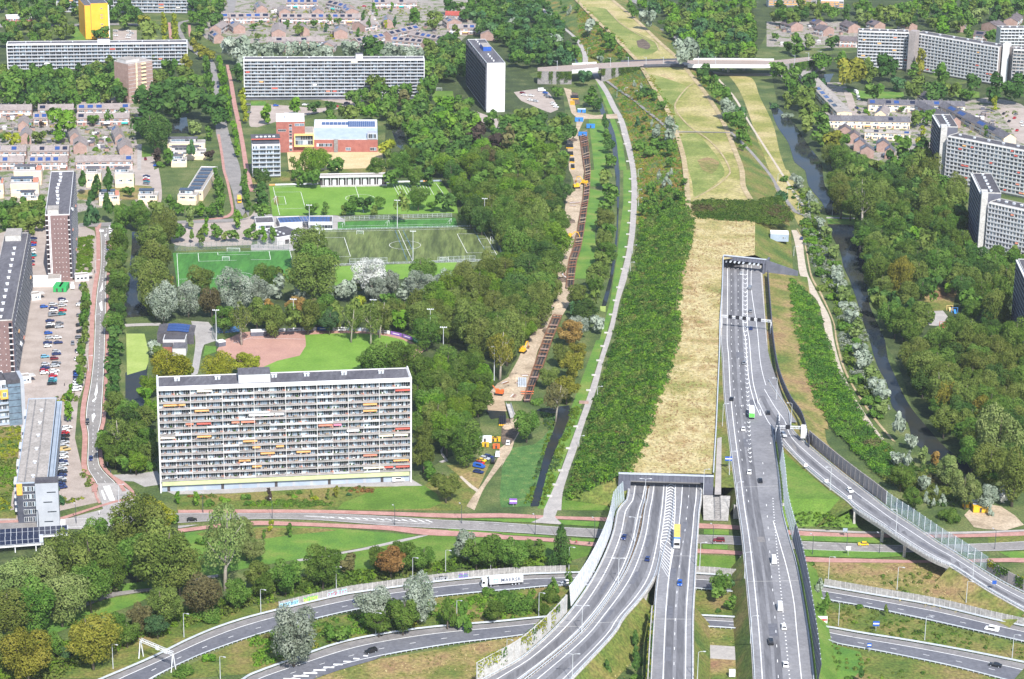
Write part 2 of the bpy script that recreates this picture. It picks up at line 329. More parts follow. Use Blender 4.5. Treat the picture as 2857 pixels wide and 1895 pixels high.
leafmat('leaf_gold',(0.123,0.129,0.018),(0.202,0.202,0.031),(0.291,0.263,0.050))
leafmat('leaf_rust',(0.179,0.106,0.031),(0.280,0.168,0.054),(0.370,0.241,0.095))
leafmat('leaf_brown',(0.084,0.078,0.034),(0.134,0.123,0.050),(0.190,0.174,0.078))
leafmat('leaf_purple',(0.034,0.027,0.025),(0.065,0.047,0.040),(0.106,0.078,0.058))
leafmat('leaf_silver',(0.140,0.180,0.120),(0.260,0.305,0.230),(0.410,0.450,0.370))
mat('wall_concrete',[(0.25,(0.30,0.29,0.275)),(0.75,(0.40,0.385,0.365))],0.4,fine=(1.2,0.3))
leafmat('leaf_white',(0.360,0.370,0.330),(0.520,0.530,0.490),(0.680,0.680,0.640))
leafmat('leaf_willow',(0.112,0.162,0.045),(0.185,0.241,0.073),(0.280,0.325,0.123))
leafmat('leaf_ivy',(0.034,0.084,0.016),(0.063,0.140,0.022),(0.118,0.202,0.039))
leafmat('tuft_straw',(0.448,0.370,0.157),(0.582,0.493,0.235),(0.694,0.605,0.336));leafmat('tuft_brown',(0.246,0.146,0.078),(0.358,0.224,0.112),(0.470,0.336,0.168));leafmat('tuft_green',(0.134,0.190,0.034),(0.224,0.258,0.056),(0.325,0.325,0.090))
def text_mesh(txt,size,m,ex=0.01):
 cu=D.curves.new('lettering','FONT');cu.body=txt;cu.size=size;cu.extrude=ex;cu.offset=0.035;cu.align_x='CENTER';cu.align_y='CENTER';cu.space_character=1.15;ob=D.objects.new('lettering',cu);COL.objects.link(ob);bpy.context.view_layer.update()
 me=D.meshes.new_from_object(ob.evaluated_get(bpy.context.evaluated_depsgraph_get()));D.objects.remove(ob);me.materials.clear();me.materials.append(MATS[m]);return me
LETTERS=text_mesh('MAERSK',1.95,'navy')
def person_mesh(name,pose,col):
 bm=bmesh.new();J=pose['j'];vs={k:bm.verts.new(v[:3])for k,v in J.items()}
 for a,b in pose['e']:bm.edges.new((vs[a],vs[b]))
 me=D.meshes.new(name);bm.to_mesh(me);bm.free();ob=D.objects.new(name,me);COL.objects.link(ob);md=ob.modifiers.new('skin','SKIN')
 for i,v in enumerate(J.values()):me.skin_vertices[0].data[i].radius=(v[3],v[3])
 me.skin_vertices[0].data[0].use_root=True;md2=ob.modifiers.new('sub','SUBSURF');md2.levels=1;md2.render_levels=1;bpy.context.view_layer.update()
 m2=D.meshes.new_from_object(ob.evaluated_get(bpy.context.evaluated_depsgraph_get()));D.objects.remove(ob);m2.materials.clear();m2.materials.append(MATS[col]);m2.materials.append(MATS['skin'])
 for p in m2.polygons:p.use_smooth=True;p.material_index=1 if p.center.z>J['neck'][2]+.03 else 0
 return m2
STAND={'j':{'pelvis':(0,0,.95,.15),'chest':(0,0,1.3,.17),'neck':(0,0,1.5,.06),'head':(.02,0,1.66,.11),'sl':(0,.2,1.42,.06),'el':(-.05,.27,1.14,.045),'hl':(.08,.26,.9,.035),'sr':(0,-.2,1.42,.06),'er':(.05,-.27,1.14,.045),'hr':(.15,-.25,.92,.035),'kl':(.12,.1,.5,.075),'fl':(.05,.1,.06,.05),'tl':(.2,.1,.04,.04),'kr':(-.08,-.1,.5,.075),'fr':(-.25,-.1,.1,.05),'tr':(-.12,-.1,.04,.04)},'e':[('pelvis','chest'),('chest','neck'),('neck','head'),('chest','sl'),('sl','el'),('el','hl'),('chest','sr'),('sr','er'),('er','hr'),('pelvis','kl'),('kl','fl'),('fl','tl'),('pelvis','kr'),('kr','fr'),('fr','tr')]}
RIDE={'j':{'pelvis':(-.2,0,1.0,.15),'chest':(.02,0,1.32,.16),'neck':(.08,0,1.5,.06),'head':(.12,0,1.66,.11),'sl':(.05,.19,1.42,.06),'el':(.25,.25,1.2,.045),'hl':(.45,.22,1.08,.035),'sr':(.05,-.19,1.42,.06),'er':(.25,-.25,1.2,.045),'hr':(.45,-.22,1.08,.035),'kl':(.2,.12,.75,.075),'fl':(0,.12,.4,.05),'tl':(.14,.12,.37,.04),'kr':(.18,-.12,.62,.075),'fr':(.0,-.12,.24,.05),'tr':(.14,-.12,.2,.04)},'e':STAND['e']}
PM={c:person_mesh('person',STAND,c)for c in('cloth_dark','navy')};RM={c:person_mesh('person',RIDE,c)for c in('cloth_red','white_cloth','cloth_dark')}
mb=MB();mb.face([(-3500,-400,0),(3500,-400,0),(3500,5200,0),(-3500,5200,0)]);struct(mb.build('ground','ground_grass'))
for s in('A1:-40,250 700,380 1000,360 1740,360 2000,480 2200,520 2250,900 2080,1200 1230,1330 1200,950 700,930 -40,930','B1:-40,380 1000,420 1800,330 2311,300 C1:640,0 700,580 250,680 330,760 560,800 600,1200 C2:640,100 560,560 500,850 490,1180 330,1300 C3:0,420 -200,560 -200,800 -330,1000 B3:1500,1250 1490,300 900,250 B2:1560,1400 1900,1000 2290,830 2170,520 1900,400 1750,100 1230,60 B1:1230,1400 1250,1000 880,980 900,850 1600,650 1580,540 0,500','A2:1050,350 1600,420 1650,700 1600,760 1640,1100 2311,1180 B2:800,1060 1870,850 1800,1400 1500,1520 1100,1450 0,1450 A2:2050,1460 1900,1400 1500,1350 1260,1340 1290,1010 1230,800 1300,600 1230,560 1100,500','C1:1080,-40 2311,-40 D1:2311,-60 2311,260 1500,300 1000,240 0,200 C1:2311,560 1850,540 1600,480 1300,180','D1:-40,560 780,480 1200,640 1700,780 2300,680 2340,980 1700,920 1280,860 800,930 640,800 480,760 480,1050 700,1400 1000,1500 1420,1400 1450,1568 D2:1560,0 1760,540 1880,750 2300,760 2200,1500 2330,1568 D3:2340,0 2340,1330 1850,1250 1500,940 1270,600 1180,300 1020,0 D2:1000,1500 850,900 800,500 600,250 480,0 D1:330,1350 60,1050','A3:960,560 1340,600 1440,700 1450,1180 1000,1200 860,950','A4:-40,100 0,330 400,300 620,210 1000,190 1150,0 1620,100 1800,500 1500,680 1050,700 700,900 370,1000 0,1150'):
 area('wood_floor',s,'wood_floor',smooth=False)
area('garden_ground','A1:-40,940 1235,940 1250,1240 1270,1568 A2:1000,330 -40,330','garden')
area('garden_ground','A1:1870,130 B1:0,-40 1950,-40 1990,330 1560,440 700,420 0,400 A1:1900,360','garden')
area('garden_ground','D1:480,760 650,760 820,930 1780,930 1960,900 2340,1000 2340,1400 1300,1480 960,1480 700,1350 560,1190 480,1050','garden')
area('garden_ground','D1:-60,200 780,200 790,440 300,440 -60,430','garden')
area('paving','A1:1180,1330 1300,1330 1420,1450 1420,1568 A2:1460,-20 1480,300 1260,330 1240,20 1180,0','paving')
area('paving','A2:250,500 740,500 870,560 900,700 880,1000 850,1200 830,1568 A3:780,400 720,560 690,900 760,1200 880,1350 960,1480 560,1568 A4:470,60 0,120 -60,120 A3:-60,900 -60,300 A2:-60,1200 -60,600','paving',smooth=False)
area('paving','A1:1040,270 1260,280 1260,370 1040,370','paving');area('paving','A1:735,915 1130,905 1130,960 735,960','paving')
area('paving','B1:0,970 200,965 450,985 600,1000 870,960 640,920 1000,905 1010,960 520,1060 240,1120 0,1170','paving')
area('paving','A2:1620,470 2311,420 B2:0,-60 60,430 0,700 A2:2311,690 1620,690','paving')
area('paving','B2:30,400 210,410 800,420 830,540 540,560 400,740 0,740 0,690 60,680','paving_grey')
area('paving','C1:110,850 330,820 430,850 520,1010 450,1040 250,960 180,930','paving')
area('paving','B1:1260,1100 1390,1095 1390,1140 1260,1145','paving');area('paving','B1:2050,1020 2311,1110 2311,1200 2090,1120','paving')
area('paving','A3:1490,1370 B3:0,1340 1480,1280 1590,1345 B3:800,1380 300,1400 A3:1600,1420','paving_grey',smooth=False)
area('paving','A3:1020,1240 1300,1225 1450,1200 1470,1330 1330,1350 1230,1300 1040,1290','paving_grey')
area('paving','D1:650,850 720,850 790,1060 720,1060','paving');area('paving','D1:2050,990 2340,1000 2340,1340 2250,1300 2150,1130','paving')
area('courtyard','A2:1760,1390 1920,1400 2000,1568 A3:1880,40 1820,310 1760,330 1800,20','paving_grey')
area('playground','D2:1420,1300 1560,1290 1610,1350 1580,1440 1440,1430 1400,1370','path_grey');area('path','D2:1740,1390 1870,1395 1870,1410 1740,1410','path_grey')
area('planted_bed','A3:-60,790 60,795 195,800 185,950 115,1400 95,1568 A4:160,0 150,90 -60,90','rough_grass',smooth=False)
area('lawn','A1:690,250 790,250 790,370 640,370','lush_grass');area('lawn','D1:640,810 840,840 1200,850 1210,900 800,910','lush_grass');area('lawn','D1:1640,800 1900,850 1900,900 1700,900','lawn')
area('lawn','C1:0,1400 200,1380 300,1400 200,1500 0,1520','lush_grass');area('lawn','D2:1270,1070 1700,1080 1650,1290 1450,1300 1270,1200','dry_slope')
area('lawn','D2:1600,1380 1900,1390 1950,1568 1350,1568 1400,1520','lawn');area('lawn','D3:1840,440 1960,430 1950,520 1860,530','dry_slope')
area('lawn','A2:730,190 1100,150 1390,150 1390,260 1100,270 730,270','dry_slope');area('lawn','A1:1300,1340 1420,1330 1400,1440 1310,1450','lawn')
area('lawn','B1:0,935 140,935 140,975 0,975','lush_grass');area('lawn','B1:1690,840 1860,840 1870,920 1650,925','lawn')
area('lawn','B2:-20,120 0,100 180,85 180,100 0,140','dry_slope')
area('verge','A3:1640,1440 2311,1400 B3:850,1350 1590,1345 1700,1250 1900,1250 2090,1390 1960,1568 0,1568 A3:1630,1568','rough_grass',smooth=False)
area('lawn','B3:1120,1370 1600,1340 1750,1500 1640,1550 800,1550 1020,1430','lawn')
area('verge','B3:1800,1150 2200,1140 2090,1380 1920,1250','dry_slope')
area('lawn','C2:770,160 940,200 860,560 870,760 800,1000 680,1000 640,1050 720,650 790,330','lush_grass')
area('lawn','C1:800,1100 900,1080 990,1400 940,1568 C2:900,150 820,150 810,0 C1:850,1568','lush_grass')
area('meadow','C1:1010,720 1300,640 1450,920 1560,1100 1640,1330 1660,1568 C2:1700,0 1720,250 1700,420 1250,500 1250,200 1230,0 C1:1230,1500 1160,1250 1090,1000 990,830','heath')
area('meadow','C1:400,0 640,0 900,240 1130,480 1240,560 790,570 720,420 560,170','heath')
area('meadow','C1:1600,1240 2311,1240 2311,1568 1650,1568','meadow')
area('meadow','D1:-420,680 -200,720 -120,900 0,1150 60,1400 120,1568 D2:140,0 320,420 250,520 180,400 0,130 D1:-280,900','meadow')
area('grass_bank','C3:0,1190 80,990 300,960 440,820 500,680 340,660 480,800 400,1050 330,1300 260,1530 0,1540','reed')
area('grass_bank','C3:700,620 740,640 480,1350 400,1560 330,1550 400,1250 500,1000 590,800','lush_grass')
area('grass_strip','C1:860,740 930,800 1010,1010 C1:1110,1300 1150,1568 C2:1185,0 1190,300 1150,700 1050,1180 950,1568 C3:940,0 780,540 700,640 640,620 870,0 C2:900,1568 1000,1200 1060,800 1120,300 1120,0 C1:1090,1568 1040,1250 980,1040','lush_grass',smooth=False)
area('grass_strip','C1:650,420 700,430 740,520 735,580 670,585','lush_grass')
area('verge','C3:560,1440 900,1400 1000,1568 700,1568 550,1560','lawn')
area('meadow','A4:1640,230 1900,200 B4:60,170 500,165 1300,225 1530,245 1230,320 800,400 420,470 0,540 A4:1950,620 1640,720 1100,760 1060,700 1600,600','lush_grass')
area('verge','A4:1800,230 1950,200 B4:100,175 700,185 800,200 400,240 100,280 A4:2000,300','rough_grass')
area('meadow','B4:420,490 800,415 1400,300 1650,245 2311,275 C4:430,310 830,355 800,430 500,520 0,530 B4:1500,560 700,650 300,560','lawn',smooth=False)
area('lawn','A4:230,1080 700,930 1000,830 1390,770 1400,800 1250,880 900,1000 500,1150 390,1200','lush_grass')
area('verge','A4:-20,1200 400,1180 800,1250 1400,1150 2000,1000 2311,900 B4:0,900 1000,730 2311,560 C4:700,520 700,590 0,620 B4:900,800 200,950 A4:2000,1110 1000,1560 -20,1568','rough_grass',smooth=False)
area('verge','B4:0,1190 600,1030 1700,820 2311,760 C4:700,700 C4:330,1000 B4:2311,1040 1600,1100 1000,1200 300,1420 0,1520 A4:1700,1568 1450,1568 A4:2311,1180','rough_grass',smooth=False)
area('meadow','B4:400,1568 1100,1400 2311,1200 C4:250,1160 340,1010 C4:-150,1568 -300,1600 B4:300,1600','dry_slope',smooth=False)
area('meadow','C4:1750,760 2230,760 2230,985 1750,985','rough_grass');area('meadow','C4:1750,425 2170,440 2170,560 1750,560','lawn')
area('meadow','C4:1750,1090 2260,1110 2311,1600 1740,1600','dry_slope');area('path','C4:1750,1250 1900,1255 2220,1275 2235,1400 1750,1370','path_grey')
area('meadow','D4:340,495 1450,500 2311,880 2340,1000 1500,900 900,790 360,640','dry_slope',smooth=False)
area('meadow','D4:420,860 720,890 1600,1080 2340,1260 2340,1420 1800,1310 800,1145 420,1080','rough_grass',smooth=False)
area('meadow','D4:430,1195 620,1260 870,1300 1230,1370 1700,1470 2200,1600 460,1600','rough_grass',smooth=False)
area('lawn','D4:430,1195 620,1270 800,1320 850,1450 700,1600 460,1600','lush_grass')
area('sand_lot','D4:1760,60 1900,-60 2100,-20 2311,150 2140,200 1960,190 1850,170','sand')
area('verge','D4:1980,250 2340,230 2340,320 1980,330','rough_grass');area('verge','D4:2080,400 2340,390 2340,460 2200,460','lush_grass')
for s in('A2:1215,570 1330,570 1300,700 1240,800 1260,900 1300,1010 1270,1200 1430,1340 1160,1360 1180,1000 1210,750','A1:1570,1230 1600,1100 1720,1080 1740,1230','A3:1155,300 1365,200 1345,400 1330,640 1155,580','B1:1280,1160 1400,1160 1430,1300 1510,1380 1460,1430 1350,1350','D1:-40,940 40,990 200,1150 330,1350 440,1500 D2:480,150 600,280 600,410 500,415 450,300 330,150 290,0 D1:200,1500 140,1320 30,1150','D2:500,500 800,520 780,600 830,780 860,950 870,1100 890,1250 1000,1500 D3:1030,0 1060,180 1110,300 1190,480 1270,620 1400,780 1600,1000 1840,1180 1830,1260 1550,1110 1300,950 1240,760 1100,620 1050,400 980,280 930,150 890,0 D2:830,1400 770,1200 700,1000 650,900 620,760 560,640','C1:870,920 910,920 960,1050 1030,1200 1062,1350 1080,1568 C2:1086,0 1085,200 1075,420 1060,700 1020,1000 960,1250 920,1260 1000,950 1050,600 1060,300 1042,0 C1:1040,1568 1015,1350 985,1200 915,1050','C3:320,650 350,630 620,600 590,800 500,1000 410,1250 340,1530 262,1532 330,1300 405,1000 480,820 505,690 420,660','C3:-150,640 30,640 40,700 -100,730','C2:370,1230 420,1160 500,1180 500,1260 400,1290','C1:670,540 705,540 705,585 680,585','D1:390,690 560,680 520,760 390,760'):
 area('water',s,'water',smooth=len(s.split())>7)
area('duckweed_water','A3:1158,-60 1330,-60 1368,100 1368,200 1345,270 1170,322 A2:1160,1450','duckweed',smooth=False)
area('causeway','D2:490,420 760,430 800,470 760,500 510,495','lush_grass');area('path','D2:490,432 750,440 760,452 490,446','path_grey')
area('duckweed_water','C2:905,1255 958,1255 955,1310 910,1300','duckweed')
ribbon('cycle_path','C1:745,590 742,500 700,410 640,330 C1:400,130 380,80','C1:790,590 780,490 735,400 660,320 C1:425,130 400,60','path_grey')
o,PA,PB=ribbon('cycle_path','C1:820,640 840,700 940,850 1010,1000 1070,1100 1110,1250 1150,1400 1185,1568 C2:1195,200 1186,400 1172,600 1140,800 1088,1000 1043,1200 1003,1400 952,1568 C3:890,200 828,400 762,600 690,800 618,1000 545,1200 460,1400 385,1568','C1:880,640 895,700 990,850 1065,1000 1122,1100 1168,1250 1206,1400 1236,1568 C2:1250,200 1240,400 1225,600 1192,800 1152,1000 1088,1200 1046,1400 1000,1568 C3:935,200 887,400 822,600 752,800 692,1000 622,1200 562,1400 548,1568','path_grey')
ribbon('footpath','C1:1975,720 2130,900 2240,1080 2300,1180 D2:170,190 250,310 300,415','C1:1990,715 2150,895 2260,1080 2320,1180 D2:190,185 270,300 318,410','gravel_path')
o,RPA,RPB=ribbon('gravel_road','D2:168,555 195,650 222,800 245,960 330,1120 410,1210 455,1370 490,1560 D3:548,200 645,430 755,620 845,760 940,880 1000,925','D2:215,555 268,640 288,800 320,960 395,1110 445,1210 525,1370 558,1560 D3:612,200 702,430 812,620 905,760 985,870 1020,910','gravel_path')
ribbon('dirt_track','D2:215,540 290,700 345,980 430,1140 550,1400 D3:575,0 640,250 760,480 920,720 1100,930','D2:225,540 300,690 358,970 445,1130 562,1400 D3:592,0 660,250 780,480 945,720 1130,940','sand_track')
ribbon('gravel_road','C3:-10,1180 70,1000 150,760 90,700 60,640','C3:60,1060 100,960 200,760 130,690 90,620','sand')
ribbon('gravel_road','B3:1985,1530 2050,1430 2130,1330 2270,1100 2290,1000','B3:2060,1568 2130,1400 2200,1290 2400,1020 2420,900','sand')
ribbon('footpath','B3:1920,1260 2010,1350 2080,1400','B3:1940,1250 2030,1330 2100,1380','gravel_path')
ribbon('footpath','B3:1760,1130 1830,1130 1760,1030 1790,980 1870,985','B3:1730,1120 1800,1118 1735,1030 1780,965 1870,970','path_grey')
ribbon('footpath','B4:420,470 560,450 780,410 1000,370 1230,320 1400,280 1550,250','B4:430,490 570,470 800,425 1020,388 1240,340 1420,302 1640,245','path_grey')
ribbon('footpath','A4:370,990 560,960 760,880 950,780 1100,765 1350,735 1520,720 1800,640 2010,605','A4:380,1010 560,985 780,910 960,830 1120,795 1360,762 1530,745 1820,665 2010,630','asphalt_old')
ribbon('footpath','A2:1150,1420 1300,1412 1480,1410','A2:1150,1445 1300,1437 1480,1435','path_grey');ribbon('footpath','A1:1265,1330 1265,1568','A1:1305,1330 1300,1568','path_grey')
SITE='C1:570,810 640,830 690,1030 850,1065 1060,1050 1070,1095 760,1100 700,1230 740,1400 760,1568 C2:750,60 740,300 700,480 690,560 620,830 610,1000 590,1090 660,1090 640,1200 560,1340 470,1420 380,1568 C3:330,100 250,420 180,560 -60,560 -110,480 -40,400 60,340 150,180 200,60 C2:250,1568 320,1340 480,1290 520,1100 485,960 510,830 560,520 590,300 590,240 680,190 650,60 620,0 C1:600,1300 580,1260 680,1230 690,1090 640,1040 600,900'
area('site_ground',SITE,'sand',smooth=False)
area('site_ground','C3:0,740 60,720 160,770 160,830 80,960 0,960','soil');area('site_ground','C1:640,850 700,860 720,960 660,970','soil')
area('sports_field','B2:165,150 1755,110 1890,300 1910,400 200,425','sport_grass',smooth=False)
area('sports_field','B2:800,480 1880,440 1910,525 800,548','turf_bright',smooth=False)
area('sports_field','B2:545,565 2180,520 2300,825 760,880','turf_worn',smooth=False)
area('sports_field','A2:1590,765 B2:355,735 420,990 A2:1650,1200','turf_bright',smooth=False)
area('sports_field','B2:775,890 1900,850 1850,950 1200,1030 770,1070','sport_grass',smooth=False)
area('ball_field','W:500,810 520,785 560,768 720,764 880,768 950,790 980,810 900,850 760,862 600,868 560,840','infield')
area('ball_field','W:704,774 800,770 890,776 955,800 900,850 760,862 600,862 640,834 692,822 706,800','sport_grass')
area('lawn','A3:1890,50 1990,60 1990,110 1870,150','lush_grass');area('lawn','B2:1420,1480 1530,1450 1530,1540 1440,1540','lawn')
for s in('B2:205,245 250,240 262,330 215,320','B2:1710,190 1740,190 1755,230 1725,230'):area('worn_patch',s,'rough_grass')
area('sand_court','B1:330,1370 1200,1365 1240,1568 350,1568','sand_court',smooth=False)
area('sand_court','B2:-100,60 0,30 1240,-20 1240,20 300,110 0,110','rough_grass')
ROOF_L='C1:640,-40 740,60 860,180 960,270 1060,370 1150,460 1240,555 1300,640 1370,760 1440,880 1500,960 1560,1090 1610,1220 1660,1400 1690,1568 C2:1700,150 1720,300 1735,440 1700,750 1640,960 1615,1200 1590,1568 C3:1560,150 1470,400 1390,640 1330,860 1260,1060 1150,1225'
ROOF_R='C1:960,-40 1090,60 1230,180 1330,280 1440,380 1540,480 1620,540 1740,690 1830,800 1910,910 1980,1010 2040,1130 2100,1240 2150,1400 2210,1568 C2:2215,150 2290,270 2330,400 2330,780'
ra,rb=L(ROOF_L,zroof),L(ROOF_R,zroof)
RA=smooth_line(ra,10);RB=smooth_line(rb,10)
RB2=smooth_line(L('C2:2040,790 2030,1100 2010,1400 C3:2005,100 1990,450 1975,800 1960,1050 1948,1262',zroof),10)
def at_y(P,y):P=np.array(P);i=np.argsort(P[:,1]);return np.array([np.interp(y,P[i,1],P[i,k])for k in range(3)])
ys=np.arange(min(p[1]for p in RA)+1,2400,8.0);yport=at_y(RB,0)[1]
yp2=max(p[1]for p in RB2);y1=min(p[1]for p in RA)
mb=MB();A_,B_=[],[]
for y in ys:
 A_.append(at_y(RA,y));B_.append(at_y(RB2,y)if y<yp2 else at_y(RB,y))
mb.strip(A_,B_);roof_o=struct(mb.build('tunnel_roof','straw'))
ROOFA,ROOFB=A_,B_
def roofsheet(name,s,m,dz,smooth=True):
 P=L(s,zroof);P=smooth_line(P+[P[0]],8)[:-1]if smooth else P
 mb=MB();mb.poly([np.array([p[0],p[1],p[2]])for p in P])
 bm=bmesh.new();me=mb.mesh(name,m);bm.from_mesh(me);bmesh.ops.subdivide_edges(bm,edges=bm.edges,cuts=1);bmesh.ops.triangulate(bm,faces=bm.faces)
 for v in bm.verts:v.co.z=zroof(v.co.y)+dz
 bmesh.ops.recalc_face_normals(bm,faces=bm.faces);bm.to_mesh(me);bm.free();return struct(put(name,me))
roofsheet('meadow','C1:650,-40 960,-40 1330,280 1620,540 1760,700 1990,1010 2110,1250 2215,1568 C2:2215,150 2300,275 1760,270 1740,440 1700,150 1695,0 C1:1660,1400 1560,1090 1440,880 1300,640 1240,555 1060,370 860,180','meadow',0.12,False)
roofsheet('meadow','C1:1320,680 1400,690 1700,800 1650,900 1590,960 1600,1050 1700,1150 1760,1210 1620,1200 1560,1050 1440,850','pasture',0.2)
roofsheet('meadow','C1:760,70 950,80 1100,230 1400,380 1430,470 1240,520 1080,350 880,170','pasture',0.2)
roofsheet('meadow','C1:1640,1250 1780,1230 1950,1400 2050,1568 C2:2050,50 1900,180 1780,260 1750,100 C1:1700,1500','pasture',0.2)
roofsheet('bare_patch','C1:1240,380 1300,360 1370,420 1340,460 1260,440','soil',0.3);roofsheet('bare_patch','C1:1800,1480 1900,1450 2000,1490 1980,1568 C2:1930,40 1850,0','dry_slope',0.3)
for s in('C1:975,100 1110,230 1300,345 1410,390 1450,470','C1:1770,770 1710,810 1620,920 1600,1010 1720,1160 1900,1290 2030,1430 2100,1568 C2:2080,60 1960,160 1780,262'):
 P=smooth_line(L(s,zroof),6);o=band(P,1.1,'trodden_path','sand_track',None,0.42);struct(o)
for s,w_ in(('C1:645,-40 860,180 960,270 1060,370 1240,555 1300,640 1440,880 1560,1090 1660,1400 1690,1568 C2:1705,150 1725,400',3.4),('C1:965,-40 1230,180 1440,380 1620,540 1740,690 1910,910 2040,1130 2150,1400 2210,1568 C2:2225,150 2290,270',3.4)):
 P=smooth_line(L(s,zroof),6);struct(band(P,w_,'sand_track','sand_track',None,0.36))
P=smooth_line(L('C1:1620,1222 1800,1222 2120,1228',zroof),6);struct(band(P,2.4,'footpath','asphalt_old',None,0.5))
PBs=[p for p in PB];mb=MB();A2,B2=[],[]
for y in ys:
 a=at_y(RA,y);k=at_y(PB,y)if y<max(p[1]for p in PB)else a-np.array([26,0,0])
 x0=min(k[0]+2.5,a[0]-9);x0=max(x0,a[0]-34)if y>1150 else x0
 A2.append(np.array([x0,y,0.25]));B2.append(a-np.array([0,0,0.02]))
mb.strip(A2,B2);struct(mb.build('embankment','heath'));FLANKL=(A2,B2)
mb=MB();A2,B2=[],[]
for y in ys:
 if y<yp2-2:continue
 b=at_y(RB,y);A2.append(b-np.array([0,0,0.02]));B2.append(np.array([b[0]+22,y,0.25]))
mb.strip(A2,B2);struct(mb.build('embankment','rough_grass'));FLANKR=(A2,B2)
mb=MB();p0,p1=A_[0],B_[0];q0=np.array([FLANKL[0][0][0],p0[1],0.2])
mb.face([p0,q0,np.array([p0[0]+1.5,p0[1]-9,0.2]),np.array([p0[0]+1.5,p0[1],0.2])]);mb.face([q0,p0,np.array([p0[0]+1.5,p0[1]-9,0.2])]);struct(mb.build('embankment','rough_grass'))
_yl=np.array([p[1]for p in FLANKL[0]]);_xl=np.array([p[0]for p in FLANKL[0]]);_xa=np.array([p[0]for p in FLANKL[1]]);_xb=np.array([p[0]for p in ROOFB]);_yr=np.array([p[1]for p in FLANKR[0]]);_xr=np.array([p[0]for p in FLANKR[1]])
def hgt(x,y):
 """height of the mound surface"""
 if y<_yl[0]or y>_yl[-1]:return 0.1
 a,b,c,zr=np.interp(y,_yl,_xl),np.interp(y,_yl,_xa),np.interp(y,_yl,_xb),zroof(y)
 if x<a:return 0.1
 if x<b:return 0.25+(zr-0.25)*(x-a)/(b-a)
 if x<=c:return zr
 if y<_yr[0]:return 0.1
 d=np.interp(y,_yr,_xr);return 0.25+(zr-0.25)*(d-x)/(d-c)if x<d else 0.1
def GD(px,py,dz=0.0):
 z=5.0
 for _ in range(14):g=G(px,py,z+dz);z=0.5*z+0.5*hgt(g[0],g[1])
 return np.array([g[0],g[1],z])
for s_,w_ in(('C1:970,748 1090,838 1212,918 1350,1035 1450,1112 1570,1225',3.0),('C1:2105,1220 2220,1330 2315,1430 D2:-30,50 70,215 158,330 215,392 300,421',2.8)):
 P=smooth_line([GD(x,y)for x,y in N(s_)],3);P=[np.array([p[0],p[1],hgt(p[0],p[1])])for p in P];struct(band(P,w_,'cycle_path','asphalt_old',None,0.3))
def road_lines(A,B,parent,specs):
 for t,w_,dash in specs:band(lerp_line(A,B,t),w_,'lane_marking','white_paint',parent,0.03,dash)
AV_L='A3:905,1400 900,1330 815,1200 806,1100 815,870 792,760 800,600 833,420 860,200 871,0 A2:880,1300 898,1100 928,900 930,700 925,590 915,530'
AV_R='A3:1120,1400 1080,1330 945,1200 905,1100 900,870 930,760 940,600 950,420 960,200 966,0 A2:975,1300 976,1100 982,900 1005,700 1032,590 1050,530'
o,A,B=ribbon('avenue',AV_L,AV_R,'asphalt_old')
road_lines(A,B,o,[(0.03,0.2,None),(0.97,0.2,None),(0.5,0.18,(2.7,2.7))])
for a in(-0.9,):ribbon('cycle_path',offset(A,-2.6)if normals2(A)[0][0]>0 else offset(A,2.6),offset(A,-0.3)if normals2(A)[0][0]>0 else offset(A,0.3),'red_path',pts=True,dz=0.05)
sg=1 if normals2(B)[0][0]>0 else-1
ribbon('cycle_path',offset(B,0.3*sg),offset(B,2.0*sg),'red_path',pts=True,dz=0.05)
for s in('A3:870,500 895,395 900,480 880,530','A3:850,560 890,525 885,545 855,575','A3:845,690 870,675 880,700 850,760','A2:915,1130 945,1040 950,1100','A2:912,1230 940,1210 945,1300 930,1300','A2:960,600 985,590 972,625'):
 LAYER[0]+=0.004;area('traffic_island',s,'white_paint',smooth=False,dz=0.06)
for k in range(5):
 P=L('A2:%d,553 %d,572'%(905+k*11,905+k*11));mb=MB();mb.strip(lift(offset(P,-0.4),LAYER[0]+0.05),lift(offset(P,0.4),LAYER[0]+0.05));mb.build('zebra_stripe','white_paint',o)
area('street','A2:730,492 1050,482 1060,520 920,525 730,522','asphalt_old',smooth=False)
area('cycle_path','A2:880,540 915,500 935,488 925,535 900,560','red_path',smooth=False)
ribbon('avenue','A1:2300,1900 A2:2200,440 2140,200 2070,0 A1:2035,1400 1990,1230 1985,1100 1968,880 1930,600 1860,540 1760,470 1690,380 1650,330 1640,210 2060,130 2095,0','A2:2290,440 2235,300 2215,0 A1:2160,1400 2110,1230 2080,1100 2035,880 1978,590 1900,530 1800,460 1730,380 1695,330 1690,210 2110,150 2180,0','asphalt_old')
ribbon('cycle_path','A1:2000,1240 2035,1450 2050,1568 A2:2085,120 2120,300 2130,380 2060,430 1800,462 1640,470','A1:2025,1240 2060,1450 2075,1568 A2:2110,120 2145,300 2150,400 2080,448 1800,478 1640,485','red_path')
ribbon('cycle_path','A1:2080,600 2110,760 2140,960 2170,1100 2215,1330 2250,1568 A2:2300,200','A1:2105,600 2145,760 2180,960 2210,1100 2255,1330 2295,1568 A2:2345,200','red_path')
ribbon('street','A2:1620,470 1900,460 2130,450 2200,440','A2:1620,495 1900,488 2140,480 2290,450','asphalt_old')
ribbon('street','A1:-40,225 400,230 780,220 1060,215 1300,222','A1:-40,255 400,248 780,240 1060,235 1300,240','asphalt_old')
ribbon('street','B1:1060,90 1100,180 1130,300','B1:1110,100 1160,180 1230,300','paving')
ribbon('cycle_path','A1:1545,210 1560,360','A1:1570,210 1590,360','red_path');ribbon('cycle_path','A1:1730,230 1740,340','A1:1755,230 1765,340','red_path')
